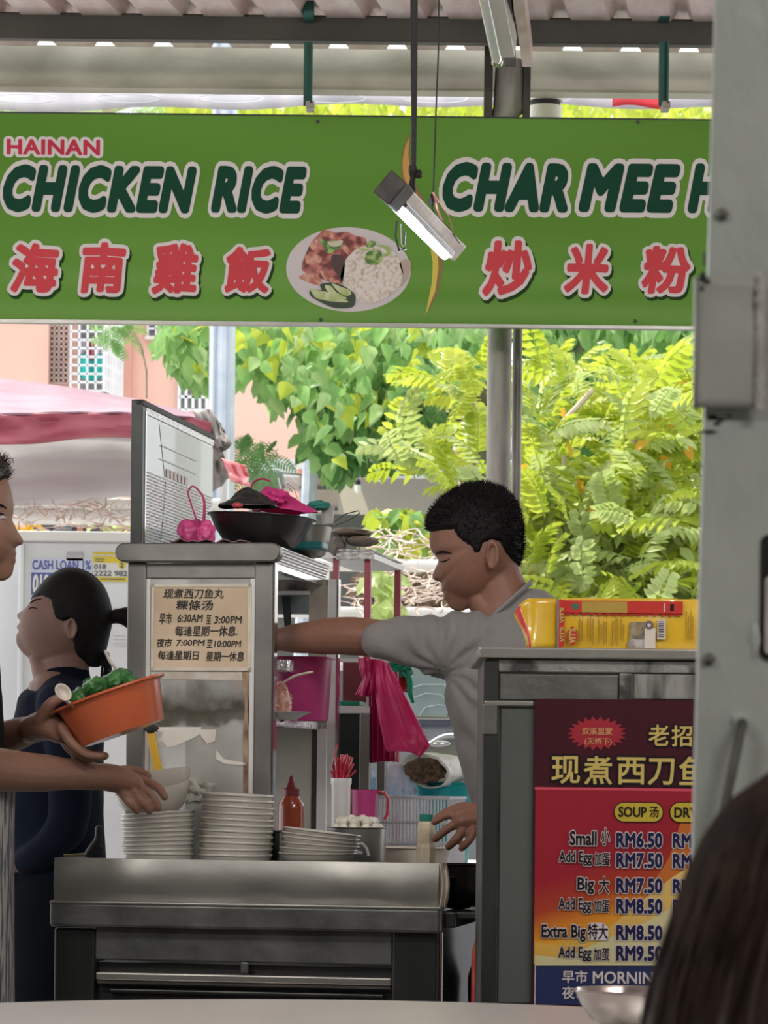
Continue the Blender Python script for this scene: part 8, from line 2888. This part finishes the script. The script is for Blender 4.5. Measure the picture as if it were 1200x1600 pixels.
left2 = [[(255, 500), (332, 500), (335, 560), (322, 600), (300, 575), (275, 560), (256, 530)]]
hang1 = [[(368, 600), (395, 620), (440, 640), (435, 690), (405, 735), (380, 700), (368, 690)]]
rightfol = [[(812, 500), (1150, 500), (1150, 900), (812, 900)]]
darkr = [[(870, 640), (930, 620), (960, 700), (1010, 700), (1100, 640), (1100, 800), (990, 800), (900, 720)]]
topst = [[(250, 140), (1130, 140), (1130, 200), (250, 200)]]
behind = [[(250, 200), (1150, 200), (1150, 505), (250, 505)]]
foliage(leftfol, 2600, (14.2, 16.4), (0.07, 0.13), lm_soft, 'foliage', tree, 31, 0.9, 0.66, dens=-0.18)
foliage(leftfol, 1300, (14.0, 16.0), (0.07, 0.13), lm_mid, 'foliage', tree, 32, 0.9, 0.66, dens=-0.12)
foliage(fringe, 420, (14.3, 15.5), (0.09, 0.14), lm_mid, 'foliage', tree, 33, 0.9, 0.6, dens=-0.1)
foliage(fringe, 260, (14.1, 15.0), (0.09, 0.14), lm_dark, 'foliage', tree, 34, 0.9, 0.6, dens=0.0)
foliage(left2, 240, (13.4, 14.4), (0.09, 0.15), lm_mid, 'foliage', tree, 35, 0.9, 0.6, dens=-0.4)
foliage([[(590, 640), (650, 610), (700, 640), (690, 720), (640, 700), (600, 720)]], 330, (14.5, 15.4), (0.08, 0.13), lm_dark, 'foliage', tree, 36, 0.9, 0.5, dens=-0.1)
foliage(rightfol, 1700, (14.6, 17.0), (0.10, 0.16), lm_mid, 'foliage', tree, 37, 0.9, 0.6, dens=-0.05)
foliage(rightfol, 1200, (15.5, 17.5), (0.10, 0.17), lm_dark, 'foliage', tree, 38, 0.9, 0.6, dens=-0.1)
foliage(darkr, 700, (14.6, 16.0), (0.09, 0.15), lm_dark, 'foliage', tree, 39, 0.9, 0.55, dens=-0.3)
foliage(topst, 1500, (13.6, 16.0), (0.07, 0.12), lm_bright, 'foliage', tree, 40, 0.7, 0.5, dens=-0.3)
foliage(behind, 1400, (14.5, 17.0), (0.12, 0.20), lm_mid, 'foliage', tree, 41, 0.9, 0.6)
# nearest heart-shaped leaves, one by one
random.seed(77)
lp_ = []
for k, m_ in enumerate((lm_soft, lm_mid, lm_bright, lm_mid)):
    mb = MB(chain_matrix(tree))
    L_ = 0.15 + 0.01 * k
    out = [(0, 0), (0.10, 0.34), (0.30, 0.46), (0.62, 0.30), (1.0, 0), (0.62, -0.30), (0.30, -0.46), (0.10, -0.34)]
    vs_ = [Vector((a * L_, b * L_ * 0.9, 0.02 * L_ * 0 + abs(b) * L_ * 0.22 - 0.18 * a * a * L_)) for a, b in out] + [Vector((0.35 * L_, 0, -0.01 * L_))]
    mb.add(vs_, [(8, i, (i + 1) % 8) for i in range(8)])
    mb.tube([Vector((-0.05, 0, 0.02)), Vector((0, 0, 0))], 0.0022, 4)
    lp_.append(mb.build('leaf', m_, tree, smooth=False))
cnt = 0
tries = 0
while cnt < 280 and tries < 6000:
    tries += 1
    u, v = random.uniform(250, 765), random.uniform(500, 730)
    if not (inr(u, v, leftfol) or inr(u, v, left2) or (inr(u, v, fringe) and random.random() < 0.5)):
        continue
    Y_ = random.uniform(13.3, 14.2)
    src = lp_[cnt % 4]
    if cnt < 4:
        o = src
    else:
        o = src.copy()
        COL.objects.link(o)
        o.parent = tree
    d_ = Vector((random.uniform(-1, 1), random.uniform(-.6, .3), -random.uniform(0.2, 1)))
    rot = d_.to_track_quat('X', 'Z').to_matrix().to_4x4() @ Matrix.Rotation(random.uniform(-1.2, 1.2), 4, 'X')
    o.matrix_basis = parent_inv(tree) @ Matrix.Translation(W(u, v, Y_)) @ rot @ Matrix.Scale(random.uniform(0.42, 0.72), 4)
    cnt += 1


# feathery fine-leaved branches
def feather(mb, A, B, n=18, l=0.05, w=0.012, fans=1):
    d_ = (B - A)
    s_v = d_.cross(Vector((0, 1, 0.2))).normalized()
    pts = [A + d_ * (k / n) + Vector((0, 0, -0.12 * d_.length * (k / n) ** 2)) for k in range(n + 1)]
    mb.tube(pts, 0.0015, 3)
    for k in range(1, n + 1):
        f = sin(pi * min(1, 0.15 + 0.8 * k / n))
        for sd_ in (-1, 1):
            leaf_mesh(mb, pts[k], d_.normalized() * 0.3 + s_v * sd_ + Vector((0, 0, -0.3)), Vector((0, -1, 0.3)), l * f, w, 0.1, 0.1)


rt = thing('feathery_tree', 'fine-leaved branches showing above the signboard at the left', 'tree', (W(-20, 1000, 14).x, 14, 0))
random.seed(50)
mb = MB()
for (u0, v0) in ((10, 160), (40, 172), (60, 158), (90, 170), (110, 160), (135, 165), (150, 178), (180, 160), (200, 170), (225, 165), (240, 178), (20, 180), (75, 182)):
    for j in range(5):
        a = random.uniform(0, 2 * pi)
        A = W(u0 + random.uniform(-10, 10), v0 + random.uniform(-6, 6), 14 + random.uniform(-.3, .3))
        feather(mb, A, A + Vector((0.11 * cos(a), random.uniform(-.04, .04), 0.09 * sin(a) - 0.03)), 10, 0.028, 0.0055)
mb.build('foliage', lm_soft, rt, kind='stuff')
mb = MB()
for (u0, v0) in ((385, 700), (400, 690), (395, 715), (415, 705), (420, 720), (378, 690), (430, 700), (405, 735)):
    for j in range(4):
        a = random.uniform(0, 2 * pi)
        A = W(u0 + random.uniform(-8, 8), v0 + random.uniform(-8, 8), 13.6 + random.uniform(-.2, .2))
        feather(mb, A, A + Vector((0.13 * cos(a), random.uniform(-.04, .04), 0.07 * sin(a) - 0.06)), 11, 0.036, 0.006)
for (u0, v0) in ((648, 655), (662, 640), (672, 660), (655, 680), (640, 690), (668, 690)):
    for j in range(4):
        a = random.uniform(-0.6, 1.8)
        A = W(u0 + random.uniform(-8, 8), v0 + random.uniform(-8, 8), 14.0)
        feather(mb, A, A + Vector((0.13 * cos(a), 0, 0.07 * sin(a) - 0.06)), 11, 0.038, 0.006)
mb.build('hanging_foliage', lm_dark, tree, kind='stuff')
mb = MB()
for (u0, v0) in ((165, 512), (180, 520), (195, 510), (172, 530), (205, 520)):
    for j in range(4):
        a = random.uniform(0, 2 * pi)
        A = W(u0, v0, 13.8)
        feather(mb, A, A + Vector((0.10 * cos(a), 0, 0.06 * sin(a) - 0.03)), 9, 0.03, 0.006)
mb.build('low_foliage', lm_mid, rt, kind='stuff')
MB().tube([(W(-60, 1000, 14).x, 14, 0), W(-60, 600, 14), W(-40, 250, 14), W(60, 190, 14), W(160, 172, 14), W(250, 150, 14)], [0.10, 0.09, 0.07, 0.035, 0.025, 0.012], 8).build('branch', bark_pale, rt)
MB().tube([W(-40, 250, 14), W(0, 168, 14), W(60, 140, 14)], [0.03, 0.02, 0.012], 8).build('branch', bark_pale, rt)
MB().tube([W(209, 520, 13.8), W(222, 545, 13.8), W(229, 580, 13.8), W(229, 622, 13.8)], 0.004, 5).build('twig', bark, rt)
o = MB()
leaf_mesh(o, W(236, 534, 13.8), Vector((0, 0, -1)), Vector((0, -1, 0)), 0.045, 0.03)
o.build('leaf', lm_mid, rt)

# --- small yellow-green vine near the railing
vine = thing('vine_shrub', 'small yellow-green vine bush left of the cook\'s head', 'shrub', (W(620, 1000, 12).x, 12, 0))
vp = [[(585, 800), (640, 790), (672, 800), (672, 850), (600, 845), (575, 830)]]
foliage(vp, 120, (11.5, 12.2), (0.06, 0.11), lm_bright, 'foliage', vine, 60, 0.3, 0.7, dens=-0.5)
foliage(vp, 60, (11.5, 12.2), (0.06, 0.10), lm_mid, 'foliage', vine, 61, 0.3, 0.7, dens=-0.5)
foliage([[(582, 895), (612, 890), (625, 930), (640, 965), (582, 965)]], 60, (10.4, 10.8), (0.05, 0.10), lm_pale, 'low_leaves', vine, 62, 0.2, 0.7, dens=-1)
foliage([[(575, 960), (640, 960), (660, 1000), (575, 1000)]], 30, (10.4, 10.8), (0.05, 0.09), lm_bright, 'low_leaves', vine, 63, 0.2, 0.7, dens=-1)
MB().tube([(W(620, 1000, 12).x, 12, 0), W(622, 900, 12), W(630, 830, 12)], [0.02, 0.015, 0.008], 6).build('stem', bark, vine)

# --- tangles of dry twigs, and the brown hedge litter under them
def twigs(name, label, box, n, Yr, seed, m):
    random.seed(seed)
    mb = MB()
    for k in range(n):
        u, v = random.uniform(box[0], box[2]), random.uniform(box[1], box[3])
        Y_ = random.uniform(*Yr)
        a = random.uniform(0, pi)
        pts = [W(u, v, Y_)]
        l_ = random.uniform(14, 40)
        nseg = 5
        for j in range(nseg):
            a += random.uniform(-0.5, 0.5)
            u += l_ / nseg * 1.6 * cos(a)
            v -= l_ / nseg * 0.9 * sin(a)
            v = min(max(v, box[1] - 12), box[3] + 10)
            pts.append(W(u, v, Y_ + 0.03 * j))
        r0 = random.uniform(0.0018, 0.0048)
        mb.tube(pts, [r0 * (1 - 0.13 * j) for j in range(nseg + 1)], 4)
    o = mb.build(name, m, kind='stuff')
    tag(o, label, 'twigs', kind='stuff')
    return o


twigm = mat('twig', (0.52, 0.36, 0.30), 0.7, 0, 0, 20, col2=(0.74, 0.62, 0.55))
twigs('dry_twigs', 'tangle of dry pinkish twigs over the railing left of the cook', (560, 838, 700, 1010), 230, (10.7, 11.4), 4, twigm)
twigs('dry_twigs', 'bare dry twigs above the poster box at the left', (20, 790, 205, 832), 75, (11.4, 11.9), 5, twigm)
twigs('dry_twigs', 'dry twigs among the shrub at the right', (815, 830, 1090, 1000), 60, (12.0, 12.6), 6, bark_pale)
litter = mat('brown_litter', (0.12, 0.07, 0.05), 0.9, 0, 0, 12, 0.5, 30, col2=(0.34, 0.24, 0.18))
foliage([[(560, 895), (700, 890), (700, 950), (560, 950)]], 700, (11.8, 12.6), (0.04, 0.08), litter, 'dead_leaves', vine, 71, 0.2, 0.5, dens=-1)
o = MB().box(W(560, 900, 13).x, W(1150, 900, 13).x, 13.6, 13.7, 0, W(600, 852, 13.6).z).build('hoarding', mat('hoarding', (0.34, 0.28, 0.24), 0.8, 0, 0, 6, col2=(0.50, 0.44, 0.38)), smooth=False)
tag(o, 'low brown hoarding behind the railing and twigs', 'fence')
random.seed(90)
for k, (u, v, lab) in enumerate(((40, 825, 'yellow leaf tuft among the left twigs'), (168, 812, 'green and white variegated leaf tuft right of the left twigs'), (195, 812, 'bright green leaf tuft next to the menu board frame'))):
    tt = thing('leaf_tuft', lab, 'plant', W(u, 845, 12.3))
    foliage([[(u - 14, v - 12), (u + 14, v - 12), (u + 14, v + 14), (u - 14, v + 14)]], 26, (12.1, 12.4), (0.05, 0.10), (lm_or, lm_pale, lm_bright)[k], 'foliage', tt, 80 + k, 0.0, 0.35, dens=-1)
    MB().tube([(W(u, 845, 12.3).x, 12.3, 0), W(u, v, 12.3)], 0.006, 5).build('stem', bark, tt)
